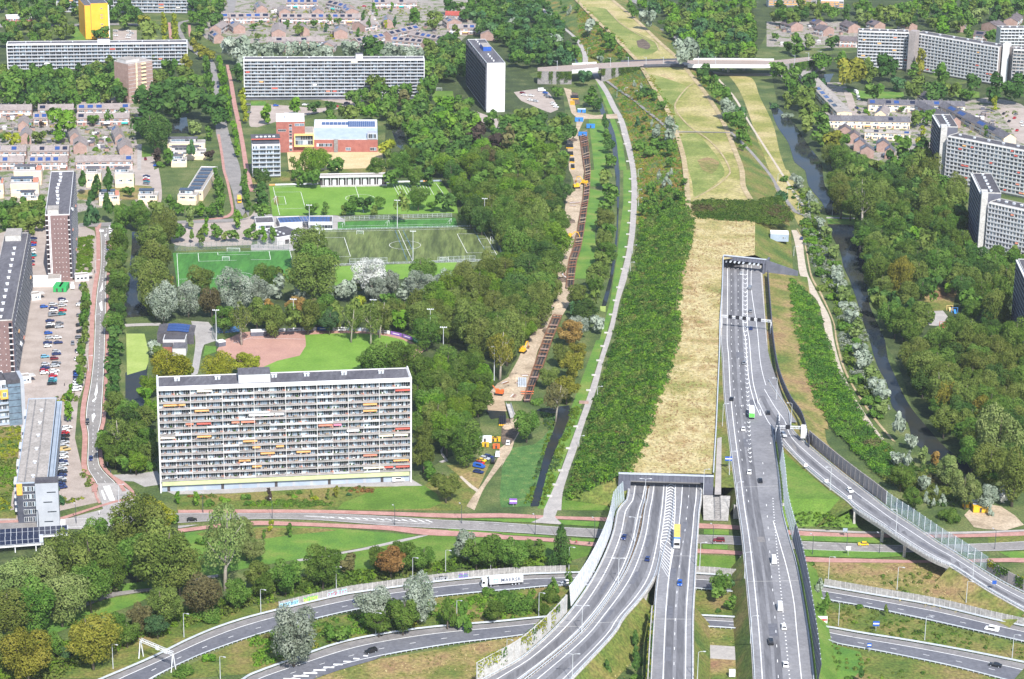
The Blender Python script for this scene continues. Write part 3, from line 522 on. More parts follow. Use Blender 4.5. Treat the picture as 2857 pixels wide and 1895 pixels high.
ribbon('street','C1:1440,270 1540,260 1640,340 1780,380 1950,460','C1:1420,290 1500,280 1650,400 1800,420 1950,480','asphalt_old')
ribbon('street','C1:1150,-30 1200,20 1290,60','C1:1270,-30 1300,10 1310,50','asphalt_old')
ribbon('street','C1:1940,660 2100,680 2311,680 D1:400,660','C1:1960,690 2100,700 2311,705 D1:400,690','path_grey')
LR_N='A4:-60,140 470,95 900,90 A4:1640,45 2311,45 B4:600,45 1300,75 1700,103 2311,130 C4:500,170 900,190 1300,215 1850,245 2080,250 D4:260,302 780,325 1200,340 1960,322 2340,300'
LR_S='A4:-60,205 470,185 900,165 A4:1640,135 2311,100 B4:600,108 1300,162 1700,182 2311,216 C4:500,248 900,272 1300,300 1850,325 2080,330 D4:260,378 780,400 1200,405 1960,395 2340,380'
o,A,B=ribbon('local_road',LR_N,LR_S,'asphalt_old')
road_lines(A,B,o,[(0.04,0.15,None),(0.96,0.15,None)]);local_road=o
rd=MB();P=L('B4:480,72 1650,135');Pn=smooth_line(L('B4:470,70 900,85 1300,105 1650,138'),3);Ps=smooth_line(L('B4:470,70 900,100 1300,128 1650,145'),3)
band(Pn,0.2,'lane_marking','white_paint',o,LAYER[0]+0.02);band(Ps,0.2,'lane_marking','white_paint',o,LAYER[0]+0.02)
for k in range(14):
 x=640+k*74;mb=MB();a,b=L('B4:%d,%d %d,%d'%(x,76+k*2.4,x+60,90+k*3.0));q=np.array([0.8,0,0]);e=np.array([0,0,LAYER[0]+0.02]);mb.face([a+e,b+e,b+q+e,a+q+e]);mb.build('hatching','white_paint',o)
band(L('B4:1950,135 2311,150 C4:240,175'),0.15,'lane_marking','white_paint',o,LAYER[0]+0.02,(3,3));band(L('D4:260,335 760,355 1200,368'),0.15,'lane_marking','white_paint',o,LAYER[0]+0.02,(3,3))
ribbon('cycle_path','A4:1640,15 B4:0,10 600,13 1300,32 1900,50 C4:0,45 500,72 900,82 1400,100 1850,140 2080,150 D4:220,207 950,237 1750,238 2340,212','A4:1640,42 B4:0,42 600,43 1300,66 1900,90 C4:0,84 500,100 900,115 1400,150 1850,185 2080,188 D4:240,250 950,268 1750,268 2340,250','red_path')
ribbon('cycle_path','A4:1640,190 1900,160 B4:0,115 600,135 1300,162 1600,190 2311,230 C4:0,245 430,272 830,312 1300,345 1850,375 2080,385 D4:290,447 900,467 1440,478 2200,456 2340,458','A4:1640,225 1900,190 B4:0,155 600,167 1300,205 1600,246 2311,270 C4:0,285 430,305 830,350 1300,380 1850,415 2080,420 D4:290,490 900,500 1440,502 2200,495 2340,500','red_path')
ribbon('footpath','D4:225,185 950,215 1740,215 2340,195','D4:228,203 950,234 1740,235 2340,210','path_grey')
for s in('C4:0,100 270,90 350,100 280,130 0,125','C4:520,105 900,125 890,170 560,150','C4:0,225 440,252 440,268 0,242','C4:640,270 860,285 840,308 640,300','C4:1860,190 2090,195 2090,245 1860,240','C4:1850,330 2080,335 2080,382 1850,372','D4:240,252 950,270 1050,300 950,320 260,296','D4:275,378 1250,410 1200,440 900,460 290,440','B4:1820,190 2311,220 2311,232 1820,205','B4:1960,95 2311,95 2311,120 1980,100'):
 area('verge',s,'lush_grass',smooth=False)
area('traffic_island','A4:1640,160 1830,150 1700,175 1640,185','paving_grey',smooth=False);area('street','C4:390,0 520,0 490,80 560,150 270,130 380,80','path_grey',smooth=False)
area('junction','A3:890,1320 1090,1320 1250,1430 1240,1500 A4:1150,60 1050,200 640,190 470,185 470,95 640,90 A3:950,1560','paving_grey',smooth=False)
ribbon('cycle_path','A4:-60,118 300,100 550,85 750,25 A3:950,1510 1100,1470 1230,1440','A4:-60,140 300,125 560,110 770,40 A3:950,1530 1100,1490 1240,1462','red_path',dz=0.02)
ribbon('cycle_path','A3:905,1340 880,1420 930,1500','A3:880,1320 860,1420 910,1510','red_path',dz=0.02);ribbon('cycle_path','A3:960,1140 1010,1230 1150,1310 1240,1400 1245,1440','A3:935,1140 985,1240 1130,1330 1215,1410 1225,1450','red_path',dz=0.02)
area('roundabout','A4:1000,120 1040,80 1130,70 1130,130 1020,150','lush_grass')
for k in range(7):
 x=470+k*20;P=L('A4:%d,100 %d,165'%(520+k*12,520+k*12))if k%2==0 else None
 if P:mb=MB();mb.strip(lift(offset(P,-0.4),LAYER[0]+0.03),lift(offset(P,0.4),LAYER[0]+0.03));mb.build('zebra_stripe','white_paint',local_road)
for s in('A3:950,1350 1010,1345 1060,1480 1010,1480','A3:930,1390 945,1385 980,1470 960,1475'):area('chevron_marking',s,'white_paint',smooth=False,dz=0.03)
K3T='A4:860,1620 1000,1560 1400,1390 1700,1240 2000,1110 2311,1010 B4:200,960 450,900 900,800 1300,745 1700,690 2130,648 2311,632 C4:230,620 700,605 1200,600 1830,615 2130,640 D4:360,712 480,732 900,805 1500,910 2000,1030 2340,1105'
K3B='A4:1330,1620 1400,1568 1800,1370 2311,1185 B4:200,1125 560,1030 900,950 1300,880 1700,820 2130,775 2311,760 C4:230,740 530,715 1200,715 1830,745 2130,775 D4:400,825 500,850 720,885 1000,940 1600,1070 2340,1240'
K4T='A4:2200,1620 B4:0,1545 400,1400 700,1290 1000,1210 1600,1115 2311,1055 C4:330,1020 800,990 1330,975 1780,1000 2200,1020 D4:420,1095 800,1160 1300,1240 1800,1330 2340,1440'
K4B='B4:200,1620 400,1568 700,1480 1100,1385 1400,1325 1900,1245 2311,1198 C4:250,1165 800,1110 1330,1078 1780,1090 2200,1115 D4:430,1190 620,1260 870,1300 1230,1370 1700,1470 2200,1600'
LINK={}
for nm,t,b,sh in(('link_road',K3T,K3B,0.30),('link_road',K4T,K4B,0.30)):
 o,A,B=ribbon(nm,t,b,'asphalt_dark');LINK[len(LINK)]=(o,A,B)
 mb=MB();mb.strip(lift(A,0.012),lift(lerp_line(A,B,sh),0.012));mb.build('hard_shoulder','shoulder',o)
 road_lines(A,B,o,[(sh+0.01,0.3,None),(0.95,0.3,None),(0.64,0.22,(3,9))])
k4=LINK[1]
area('gore','B4:230,1600 700,1478 1100,1382 1230,1352 1130,1400 820,1490 500,1600','asphalt_dark',smooth=False)
for k in range(9):
 x0,y0=290+k*92,1572-k*26.5;P=L('B4:%d,%d %d,%d'%(x0+10,y0,x0+165-k*14,y0+2));mb=MB();mb.strip(lift(offset(P,-0.5),LAYER[0]+0.02),lift(offset(P,0.5),LAYER[0]+0.02));mb.build('hatching','white_paint',k4[0])
ZD=7.4
L1L='C3:1185,1330 1160,1480 C4:1085,0 1045,200 980,380 880,590 750,800 590,1010 405,1200 180,1390 0,1490 -200,1600'
L1R='C3:1335,1330 1305,1480 C4:1285,0 1245,200 1200,370 1120,570 1010,760 870,950 700,1140 480,1330 200,1550 110,1620'
L2L='C3:1370,1330 1345,1480 C4:1325,0 1295,200 1245,370 1165,560 1060,740 925,930 780,1110 590,1290 340,1490 200,1600'
L2R='C3:1520,1330 1510,1480 C4:1505,0 1485,150 1455,370 1405,600 1330,740 1220,880 1100,1010 1050,1110 940,1240 760,1430 590,1610'
M_L='C3:1600,1330 1590,1480 C4:1585,0 1560,200 1505,370 1450,620 1430,800 1415,1000 1402,1200 1392,1400 1382,1610'
M_R='C3:1830,1330 1822,1480 C4:1808,0 1790,250 1775,500 1765,700 1752,900 1747,1100 1747,1300 1745,1610'
DECKS={}
def deck(key,l,r,z,label,mats='asphalt',thick=1.4,lines=(),rng=None):
 A=smooth_line(L(l,z),5);B=smooth_line(L(r,z),5);n=max(len(A),len(B))
 def rs(P):
  P=np.array(P);d=np.r_[0,np.cumsum(np.linalg.norm(np.diff(P,axis=0),axis=1))];t=np.linspace(0,d[-1],n)
  return[np.array([np.interp(q,d,P[:,k])for k in range(3)])for q in t]
 A,B=rs(A),rs(B)
 if normals2(A)[n//2]@(np.array(B[n//2])-np.array(A[n//2]))<0:sgn=-1
 else:sgn=1
 Ao,Bo=offset(A,-0.9*sgn),offset(B,0.9*sgn)
 root=empty(key,((A[n//2]+B[n//2])/2)*np.array([1,1,0]),label,'road');inv=-np.array(root.location)
 def loc(P):return[p+inv for p in P]
 mb=MB();mb.strip(loc(lift(Ao,-0.05)),loc(lift(Bo,-0.05)));mb.strip(loc(lift(Ao,-thick)),loc(lift(Bo,-thick)));mb.strip(loc(lift(Ao,-thick)),loc(lift(Ao,-0.05)));mb.strip(loc(lift(Bo,-thick)),loc(lift(Bo,-0.05)))
 mb.build('deck_slab','concrete',root)
 mb=MB();mb.strip(loc(A),loc(B));mb.build('road_surface',mats,root)
 for t,w_,dash in lines:band(loc(lerp_line(A,B,t)),w_,'lane_marking','white_paint',root,0.03,dash)
 DECKS[key+label[:6]]=(root,A,B,sgn,inv);return root,A,B,sgn,inv
def joints(d,idx):
 root,A,B,s,inv=d
 for i in idx:
  i=int(i*(len(A)-2));a,b=A[i]+inv,B[i]+inv;t=(A[i+1]-A[i]);t=t/np.linalg.norm(t)*0.25;e=np.array([0,0,0.035]);mb=MB();mb.face([a+e,b+e,b+t+e,a+t+e]);mb.build('expansion_joint','concrete_light',root)
L1=deck('elevated_road',L1L,L1R,ZD,'outer curved motorway carriageway sweeping left beside the white noise wall',lines=[(0.30,0.3,None),(0.9,0.3,None)])
L2=deck('elevated_road',L2L,L2R,ZD,'inner curved motorway carriageway between the median and the chevron wedge',lines=[(0.22,0.3,None),(0.83,0.3,None)])
M_=deck('elevated_road',M_L,M_R,ZD,'straight middle carriageway carrying the yellow-roofed truck',lines=[(0.28,0.3,None),(0.85,0.3,None),(0.55,0.22,(3,9))])
for d in(L1,L2,M_):joints(d,(0.42,0.75))
root,A,B,s,inv=L1
mb=MB();q_=resample(L1[2],5);n_=len(q_);e_=resample(L2[1],np.linalg.norm(np.diff(np.array(L2[1]),axis=0),axis=1).sum()/(n_-1));mb.strip(lift(offset(q_,0.3*L1[3]),-0.02),lift(offset(e_,-0.3*L2[3]),-0.02));struct(mb.build('median','soil'))
i0=34
root=M_[0];inv=M_[4]
Wl=smooth_line(L('C3:1520,1330 C4:1505,0 1480,200 1462,330 1478,600',ZD),3);Wr=smooth_line(L('C3:1600,1330 C4:1597,0 1575,300 1555,480 1535,670',ZD),3)
Wl=resample(Wl,np.linalg.norm(Wl[0]-Wl[-1])/60);Wr=resample(Wr,np.linalg.norm(Wr[0]-Wr[-1])/60);n=min(len(Wl),len(Wr))
mb=MB();mb.strip([p+inv+np.array([0,0,-0.02])for p in L2[2][:n//1+2]][:17],[p+inv+np.array([0,0,-0.02])for p in M_[1]][:17]);mb.build('gore_surface','asphalt',root)
band([p+inv for p in Wl[:44]],0.3,'lane_marking','white_paint',root,0.04);band([p+inv for p in Wr],0.3,'lane_marking','white_paint',root,0.04)
for k in range(1,n-3,2):
 a,b=Wl[k]+inv,Wr[k]+inv;c=(a+b)/2+np.array([0,3.0,0])if k<40 else None;e=np.array([0,0,0.05]);d=np.array([0,-0.9,0]);mb=MB()
 if c is not None:mb.face([a+e,c+e,c+d+e,a+d+e]);mb.face([c+e,b+e,b+d+e,c+d+e])
 else:mb.face([a+e+np.array([0,3,0]),b+e-np.array([0,2,0]),b+d+e-np.array([0,2,0]),a+d+e+np.array([0,3,0])])
 mb.build('chevron','white_paint',root)
R_L='C2:2035,830 2038,980 2033,1300 2028,1568 C3:2042,150 2056,450 2080,700 2118,1000 2165,1350 2195,1568 C4:2228,250 2262,600 2290,900 2315,1200 2340,1610'
R_R='W:1752,596 1757,640 1762,720 1768,800 1772,880 1778,960 1782,1000 1790,1060 N:2172,1350 D4:70,0 130,250 200,500 250,750 290,1000 320,1200 345,1400 365,1610'
RR=deck('motorway_carriageway',R_L,R_R,zright,'straight right-hand motorway carriageway running from the upper tunnel mouth',lines=[(0.12,0.3,None)])
root,A,B,s,inv=RR;joints(RR,(0.68,0.86))
def lane(s,dash=None,w_=0.22):return band([p+inv for p in smooth_line(L(s,zright),4)],w_,'lane_marking','white_paint',root,0.03,dash)
lane('C2:2115,850 2115,1568 C3:2128,300 2155,620 2200,1000 2255,1380 2290,1568',(3,9));lane('C2:2178,850 2178,1568 C3:2195,300 2225,620 2268,1000 2320,1420',(3,9))
lane('C2:2222,850 2222,1400 C3:2245,0 2275,350 N:2104,1120 2121,1160',None,0.3);lane('C2:2262,850 2262,1400 C3:2280,0 2310,350 N:2112,1110 2124,1160',None,0.3)
for k in range(46):
 y=880+k*40;x0,x1=2225+max(0,k-16)*1.7,2258+max(0,k-16)*1.5
 mb=MB();a,c,b=L('C2:%f,%f %f,%f %f,%f'%(x0,y-6,(x0+x1)/2,y+6,x1,y-6),zright);e=inv+np.array([0,0,0.04]);d=np.array([0,-1.0,0])
 mb.face([a+e,c+e,c+d+e,a+d+e]);mb.face([c+e,b+e,b+d+e,c+d+e]);mb.build('chevron','white_paint',root)
lane('D4:0,110 60,310 130,560 190,850 220,1160 265,1600',None,0.3);lane('N:2150,1235 2157,1400 2165,1500 2174,1600 2184,1700 2194,1800 2204,1900',(1.5,1.5),0.45);lane('N:2128,1290 2140,1430 2152,1600 2164,1750 2172,1900',(3,9))
XL='N:2112,1135 2140,1195 D3:40,890 100,960 300,1160 500,1330 700,1480 D4:770,0 1000,150 1250,320 1500,470 1640,525 1800,625 2000,755 2340,945'
XR='W:1766,780 1790,868 1812,930 1845,985 D3:300,960 500,1130 700,1290 900,1440 D4:1040,0 1300,170 1500,310 1700,430 1900,560 2100,680 2340,800'
XR2='W:1772,880 1795,915 1818,950 D3:160,820 300,960 500,1130 700,1290 900,1440 D4:1040,0 1300,170 1500,310 1700,430 1900,560 2100,680 2340,800'
zx=interp([(650,3.6),(755,4.2),(800,6.6),(838,7.5),(880,7.5),(1000,6.08),(1230,2.7),(1500,2.3)])
XX=deck('exit_ramp',XL,XR2,zx,'single-lane exit ramp curving down to the lower right',lines=[(0.16,0.25,None),(0.68,0.25,None)])
GW=MB();wl=smooth_line(L('C3:2285,350 N:2104,1120 2121,1160',lambda y:zright(y)+0.06),4)
P0=L('W:1757,640 1764,720 1771,800 1790,868 1812,930 1840,975',zright);P1=L('W:1740,640 1742,720 1746,800 1752,868 1762,930 1785,975',zright)
mb=MB();mb.strip(lift(smooth_line(P0,5),-0.03),lift(smooth_line(P1,5),-0.03));o=mb.build('slip_lane','asphalt');struct(o)
lane('C2:2300,850 2300,1100 W:1748,760 1756,840 1772,900 1800,960 D3:40,780 110,880',None,0.25)
def wear(d,fs,w_=1.9):
 for f in fs:
  q=resample([p+d[4]for p in lerp_line(d[1],d[2],f)],5);mb=MB();mb.strip(lift(offset(q,-w_/2),0.015),lift(offset(q,w_/2),0.015));mb.build('worn_lane','tyre_lane',d[0])
wear(L1,(0.62,),3.0);wear(L2,(0.53,),3.0);wear(M_,(0.42,0.70),2.6);wear(RR,(0.24,0.42),2.4);wear(XX,(0.42,),2.4)
for d,ts in((L1,(.2,.36,.58,.8)),(L2,(.3,.5,.72)),(M_,(.25,.52,.7,.9)),(RR,(.2,.33,.47,.58,.78,.93)),(XX,(.3,.55,.8))):
 for t_ in ts:
  i=int(t_*(len(d[1])-3));f0=0.3+0.25*((i*7)%3)/2;f1=f0+0.17;mb=MB();q=[d[1][k]+(d[2][k]-d[1][k])*f+d[4]+np.array([0,0,0.022])for k,f in((i,f0),(i,f1),(i+1+i%2,f1),(i+1+i%2,f0))];mb.face(q);mb.build('repair_patch','asphalt_dark' if i%2 else 'shoulder',d[0])
def piers(d,ts,top=1.4,w_=1.1,name='pier',flare=1.0):
 root,A,B,s,inv=d
 for t in ts:
  i=int(t*(len(A)-1));a,b=A[i]+inv,B[i]+inv;u=b-a;L_=np.linalg.norm(u);u /= L_;z1=A[i][2]-top;v=np.array([-u[1],u[0],0])
  for f in(0.06,0.94):
   p=a+u*L_*f;p[2]=0;mb=MB();lean=u*(0.9 if f>.5 else-0.9)*flare
   mb.frame_box(p-u*0.9-v*w_/2-lean*0.6,u*1.8,v*w_,np.array([0,0,z1])+lean*1.4,0);mb.build(name,'concrete',root)
  mb=MB();mb.frame_box(a-u*0.5-v*0.7+np.array([0,0,-top-1.0]),u*(L_+1),v*1.4,np.array([0,0,1.0]));mb.build('crosshead','concrete',root)
def tt(d,px,py):
 A=np.array(d[1]);g=G(px,py,ZD);return int(np.argmin(np.linalg.norm(A[:,:2]-g[:2],axis=1)))/(len(A)-1)
yA=lambda d:{t:d[1][int(t*(len(d[1])-1))][1]for t in np.linspace(0,1,11)}
piers(L2,[tt(L2,1840,1570),tt(L2,1780,1660)]);piers(M_,[tt(M_,1880,1480),tt(M_,1850,1545),tt(M_,1835,1615),tt(M_,1828,1680)]);piers(L1,[tt(L1,1700,1540),tt(L1,1640,1640)])
piers(RR,[tt(RR,2060,1470),tt(RR,2070,1530),tt(RR,2080,1610),tt(RR,2088,1690)]);piers(XX,[tt(XX,2460,1470),tt(XX,2535,1515)])
def skirt(d,side,t0,t1,width,m,zend=0.1,name='embankment'):
 root,A,B,s,inv=d;P=A if side<0 else B;n=len(P);i0,i1=int(t0*(n-1)),int(t1*(n-1))+1
 P=P[i0:i1];e=offset(P,side*s*1.0);f=offset(P,side*s*(1.0+width));f=[np.array([p[0],p[1],zend])for p in f];e=lift(e,-0.25)
 mb=MB();mb.strip(e,f);struct(mb.build(name,m))
skirt(L1,-1,0.66,1,9,'dry_slope');skirt(L2,1,0.62,1,8,'rough_grass');skirt(M_,-1,0.68,1,1.0,'concrete',name='retaining_wall');skirt(M_,1,0.68,1,6,'rough_grass')
skirt(RR,-1,0.8,1,5,'rough_grass');skirt(RR,1,0.8,1,9,'lawn')
tX=tt(XX,2395,1420);tY=tt(XX,2650,1570)
skirt(XX,-1,tY,1,8,'dry_slope');skirt(XX,1,tY,1,10,'rough_grass');skirt(XX,-1,0.12,tX,15,'rough_grass');skirt(XX,1,0.0,tX,16,'dry_slope')
tr=tt(RR,2040,1400)
skirt(RR,-1,0.25,tr,3.5,'rough_grass');skirt(RR,1,0.05,0.5,26,'dry_slope')
yg,ye=G(2124,1175,6.5)[1],G(*N('D4:500,170')[0],0)[1];mb=MB();rowsE=[]
for y in np.linspace(yg,ye,16):
 a,b=at_y(RR[2],y),at_y(XX[1],y);fz=max(0.0,min(1.0,(y-ye)/14.0));za,zb=(a[2]-0.6)*fz+0.15,(b[2]-0.6)*fz+0.15
 rowsE.append([np.array([a[0]+(b[0]-a[0])*t,y,za+(zb-za)*t-0.5*math.sin(math.pi*t)])for t in(0,.25,.5,.75,1)])
for r0,r1 in zip(rowsE,rowsE[1:]):mb.strip(r0,r1)
struct(mb.build('embankment','lawn'))
for d,t in((L1,0.66),(L2,0.62),(M_,0.68),(XX,tX),(XX,tY),(RR,tr),(RR,0.8)):
 root,A,B,s,inv=d;i=int(t*(len(A)-1));mb=MB();a,b=A[i]+inv,B[i]+inv;u=(b-a)/np.linalg.norm(b-a);v=np.array([-u[1],u[0],0]);a[2]=0;L_=np.linalg.norm(b[:2]-a[:2])
 mb.frame_box(a-u*2-v*0.5,u*(L_+4),v*1.0,np.array([0,0,A[i][2]-1.45]));mb.build('abutment','concrete',root)
a,b=L('C3:1852,1425 2105,1432',6.2);c,d=L('C4:2085,112 1858,104',0.3);mb=MB();mb.face([a,b,c,d]);mb.face([a,d,d-np.array([0,0,.3]),a-np.array([0,0,6.2])]);rv=tag(mb.build('revetment','wall_concrete'),'grey stone slope beside the wide tunnel portal','slope')
u=(b-a);sl=(d-a)
for k in range(14):
 mb=MB();p=a+u*0.42+sl*(k+0.2)/14+np.array([0,-.05,.06]);mb.frame_box(p,u*0.2,sl/14*0.6,(0,0,.12));mb.build('step','concrete_dark',rv)
for f_ in(0.41,0.625):mb=MB();mb.tube([a+u*f_+np.array([0,0,1.1]),a+u*f_+sl+np.array([0,0,1.1])],0.08,4);mb.build('handrail','pole_dark',rv)
def portal(label,s,z1,zb,pill):
 a,b=L(s,z1);root=empty('tunnel_portal',((a+b)/2)*np.array([1,1,0]),label,'tunnel portal');inv=-np.array(root.location);u=(b-a)/np.linalg.norm(b-a);v=np.array([-u[1],u[0],0]);L_=np.linalg.norm(b-a)
 n=int(L_/1.5)
 mb=MB();mb.frame_box(a+inv+np.array([0,0,-zb]),u*L_,v*1.2,np.array([0,0,zb+0.9]));mb.build('beam','slate_panel',root)
 for k in range(n+1):
  mb=MB();mb.frame_box(a+inv+u*L_*k/n*0.995-v*0.14+np.array([0,0,-zb]),u*0.12,v*0.14,np.array([0,0,zb+0.9]));mb.build('cladding_rib','dark_panel',root)
 mb=MB();mb.frame_box(a+inv-v*0.3+np.array([0,0,0.9]),u*L_,v*1.8,np.array([0,0,0.2]));mb.build('coping','steel',root)
 for f0,f1 in pill:
  mb=MB();p=a+inv+u*L_*f0;p[2]=0;mb.frame_box(p,u*L_*(f1-f0),v*14,np.array([0,0,z1-zb]));mb.build('side_wall','slate_panel',root)
 return root,a,b,u,v
zr0=zroof(at_y(RA,0)[1])
p1=portal('wide dark tunnel portal under the dry grass roof','C3:1075,1248 1952,1275',12.9,1.9,[(0,0.13),(0.9,1.0)])
p2=portal('smaller dark tunnel portal at the upper end of the right carriageway','C2:2040,800 N:2137,730',zroof(1230)+0.1,1.4,[(-0.02,0.01),(0.93,0.97)])
for(d,l_)in((L1,60),(M_,60)):
 pass
a0,b0=L1[1][0],M_[2][0];mb=MB();mb.face([a0+np.array([-3,0,-0.03]),b0+np.array([3,0,-0.03]),b0+np.array([3,60,-0.2]),a0+np.array([-3,60,-0.2])]);struct(mb.build('tunnel_road','asphalt'))
mb=MB();mb.face([a0+np.array([-3,40,-8]),b0+np.array([3,40,-8]),b0+np.array([3,40,4.2]),a0+np.array([-3,40,4.2])]);struct(mb.build('tunnel_dark_end','glass_black'))  # black sheet across the bore stands in for its unlit depth
a0,b0=RR[1][0],RR[2][0];mb=MB();mb.face([a0+np.array([-1,0,-0.03]),b0+np.array([2,0,-0.03]),b0+np.array([2,60,-0.2]),a0+np.array([-1,60,-0.2])]);struct(mb.build('tunnel_road','asphalt'))
mb=MB();mb.face([a0+np.array([-2,45,-4]),b0+np.array([4,45,-4]),b0+np.array([4,45,5.6]),a0+np.array([-2,45,5.6])]);struct(mb.build('tunnel_dark_end','glass_black'))  # same for the upper bore: darkness painted as a black sheet
root,a,b,u,v=p2
for k in range(8):
 f=0.08+0.1*k+(0.05 if k>4 else 0);c=a+(b-a)*f;mb=MB();mb.tube([c-v*1.2+np.array([0,0,-2.1]),c+v*1.8+np.array([0,0,-2.1])],0.55,8);tag(mb.build('jet_fan','galv'),'round grey jet fan, %s from the left under the upper tunnel portal'%ordinal(k+1),'fan','jet fans under the upper portal')
i1=len(RR[1]);mb=MB();top=[at_y(RB2,y)for y in np.arange(y1,yp2,6)];bot=[np.array([p[0],p[1],0.0])for p in top]
rw=empty('retaining_wall',bot[0],'long dark retaining wall between the dry tunnel roof and right carriageway','wall');inv=-np.array(rw.location)
mb.strip([p+inv+np.array([0,0,0.5])for p in top],[p+inv for p in bot]);mb.build('wall_face','concrete_dark',rw)
mb=MB();mb.strip([p+inv+np.array([-0.25,0,1.0])for p in top],[p+inv+np.array([0.25,0,1.0])for p in top]);mb.strip([p+inv+np.array([0.25,0,1.0])for p in top],[p+inv+np.array([0.25,0,0.2])for p in top]);mb.build('parapet','steel',rw)
P0=top;P1=[at_y(RR[1],p[1])+np.array([-0.8,0,-0.1])for p in top];mb=MB();mb.strip([np.array([p[0],p[1],q[2]])for p,q in zip(P0,P1)],P1);struct(mb.build('verge','rough_grass'))
P=L('C3:1985,900 2025,890 2020,1420 1960,1420',lambda y:zright(y)+0.25);mb=MB();mb.poly([p-np.array([0,0,0.0])for p in P]);struct(mb.build('service_path','path_grey'))
(a,),(b,)=L('W:1769,601',9.4),L('W:1843,627',3.4);h0,h1=9.4,3.4;a[2]=b[2]=0;t=np.array([0,0,1.0]);w_=np.array([0.1,0.8,0]);mb=MB()
for q in([a,b,b+t*h1,a+t*h0],[a+w_,b+w_,b+w_+t*h1,a+w_+t*h0],[a+t*h0,b+t*h1,b+t*h1+w_,a+t*h0+w_],[b,b+w_,b+w_+t*h1,b+t*h1]):mb.face(q)
tag(mb.build('wing_wall','slate_panel'),'sloping dark wing wall right of the upper tunnel portal','wall')
WINM={}
def window_mesh(w_,h_,n,variant,frame='white_metal'):
 key=(round(w_,2),round(h_,2),n,variant,frame)
 if key in WINM:return WINM[key]
 r=random.Random(hash(key[:4]));mb=MB();mb.frame_box((-w_/2,0.0,0),(w_,0,0),(0,0.12,0),(0,0,h_),0,skip=())
 pw=(w_-0.1*(n+1))/n
 for k in range(n):
  x=-w_/2+0.1+k*(pw+0.1);m=r.choice([1,1,1,1,2,3]if variant%3==0 else[1,2,2,3,1,1]if variant%3==1 else[1,1,2])
  mb.face([(x,-0.02,0.1),(x+pw,-0.02,0.1),(x+pw,-0.02,h_-0.1),(x,-0.02,h_-0.1)],m)
 me=mb.mesh('window',[frame,'glass_dark','glass_blue','glass_pale']);WINM[key]=me;return me
BOXM={}
def box_mesh(name,sx,sy,sz,m):
 key=(name,round(sx,2),round(sy,2),round(sz,2),m)
 if key not in BOXM:
  mb=MB();mb.box(-sx/2,sx/2,-sy/2,sy/2,0,sz);BOXM[key]=mb.mesh(name,m)
 return BOXM[key]
class Side:
 """a facade of a building root: s runs along it, o outwards"""
 def __init__(s,root,which,W,Dp):s.root,s.w,s.W,s.D=root,which,W,Dp;s.len=W if which in 'fb' else Dp
 def p(s,a,o,z):return{'f':(a,-o,z),'r':(s.W+o,a,z),'l':(-o,s.D-a,z),'b':(s.W-a,s.D+o,z)}[s.w]
 @property
 def rz(s):return{'f':0,'r':math.pi/2,'l':-math.pi/2,'b':math.pi}[s.w]
 def put(s,name,me,a,o,z):
  ob=put(name,me,s.root,s.p(a,o,z));ob.rotation_euler=(0,0,s.rz);return ob
 def box(s,name,a0,a1,o0,o1,z0,z1,m):
  me=box_mesh(name,a1-a0,o1-o0,z1-z0,m);return s.put(name,me,(a0+a1)/2,(o0+o1)/2,z0)
def place(a,b,D_=None):
 """origin, rotation, length of a footprint whose front runs a -> b (seen from outside, left to right)"""
 a,b=np.array(a),np.array(b);u=b-a;W=float(np.hypot(u[0],u[1]));return np.array([a[0],a[1],0.0]),math.atan2(u[1],u[0]),W
AWN=['orange_cloth','coral_cloth','red_cloth','cream_cloth','white_cloth']
def awning_mesh(w_,m,drop=0.75,out=1.1):
 key=('awn',round(w_,1),m,drop,out)
 if key not in BOXM:
  mb=MB();mb.face([(-w_/2,0,0),(w_/2,0,0),(w_/2,-out,-drop),(-w_/2,-out,-drop)]);mb.face([(-w_/2,-out,-drop),(w_/2,-out,-drop),(w_/2,-out,-drop-0.3),(-w_/2,-out,-drop-0.3)]);mb.face([(-w_/2,0,-0.04),(w_/2,0,-0.04),(w_/2,-out,-drop-0.04),(-w_/2,-out,-drop-0.04)])
  BOXM[key]=mb.mesh('awning',m)
 return BOXM[key]
def balconies(sd,z0,floors,fh,bays,slab='white_wall',rail='beige_rail',back='offwhite_wall',out=1.4,fin='white_wall',fin_every=1,a0=0.0,a1=None,awn=0.03,win=(0.8,0.62),panes=4,rail_h=0.85,frame='white_metal',per_bay_rail=False,rails=None,awncol=None,seed=1):
 r=random.Random(seed);a1=sd.len if a1 is None else a1;bw=(a1-a0)/bays
 for f in range(floors):
  z=z0+f*fh
  sd.box('balcony',a0,a1,-0.02,out,z-0.1,z+0.1,slab)
  if per_bay_rail:
   for k in range(bays):sd.box('railing',a0+bw*k+0.08,a0+bw*(k+1)-0.08,out-0.1,out-0.03,z+0.16,z+rail_h,r.choice(rails))
  else:sd.box('railing',a0,a1,out-0.1,out-0.03,z+0.16,z+rail_h,rail)
  for k in range(bays):
   ww,wh=bw*win[0],fh*win[1]
   sd.put('window',window_mesh(ww,wh,panes,r.randrange(6),frame),a0+bw*(k+0.5),0.02,z+fh*0.14)
   if r.random()<awn:
    sd.put('awning',awning_mesh(bw*r.choice([0.85,0.6,0.9]),r.choice(awncol or AWN)),a0+bw*(k+0.5),0.12+out*0.35,z+fh-0.3)
 if fin:
  for k in range(0,bays+1,fin_every):sd.box('party_wall',a0+bw*k-0.09,a0+bw*k+0.09,0.0,out-0.12,z0,z0+floors*fh-0.05,fin)
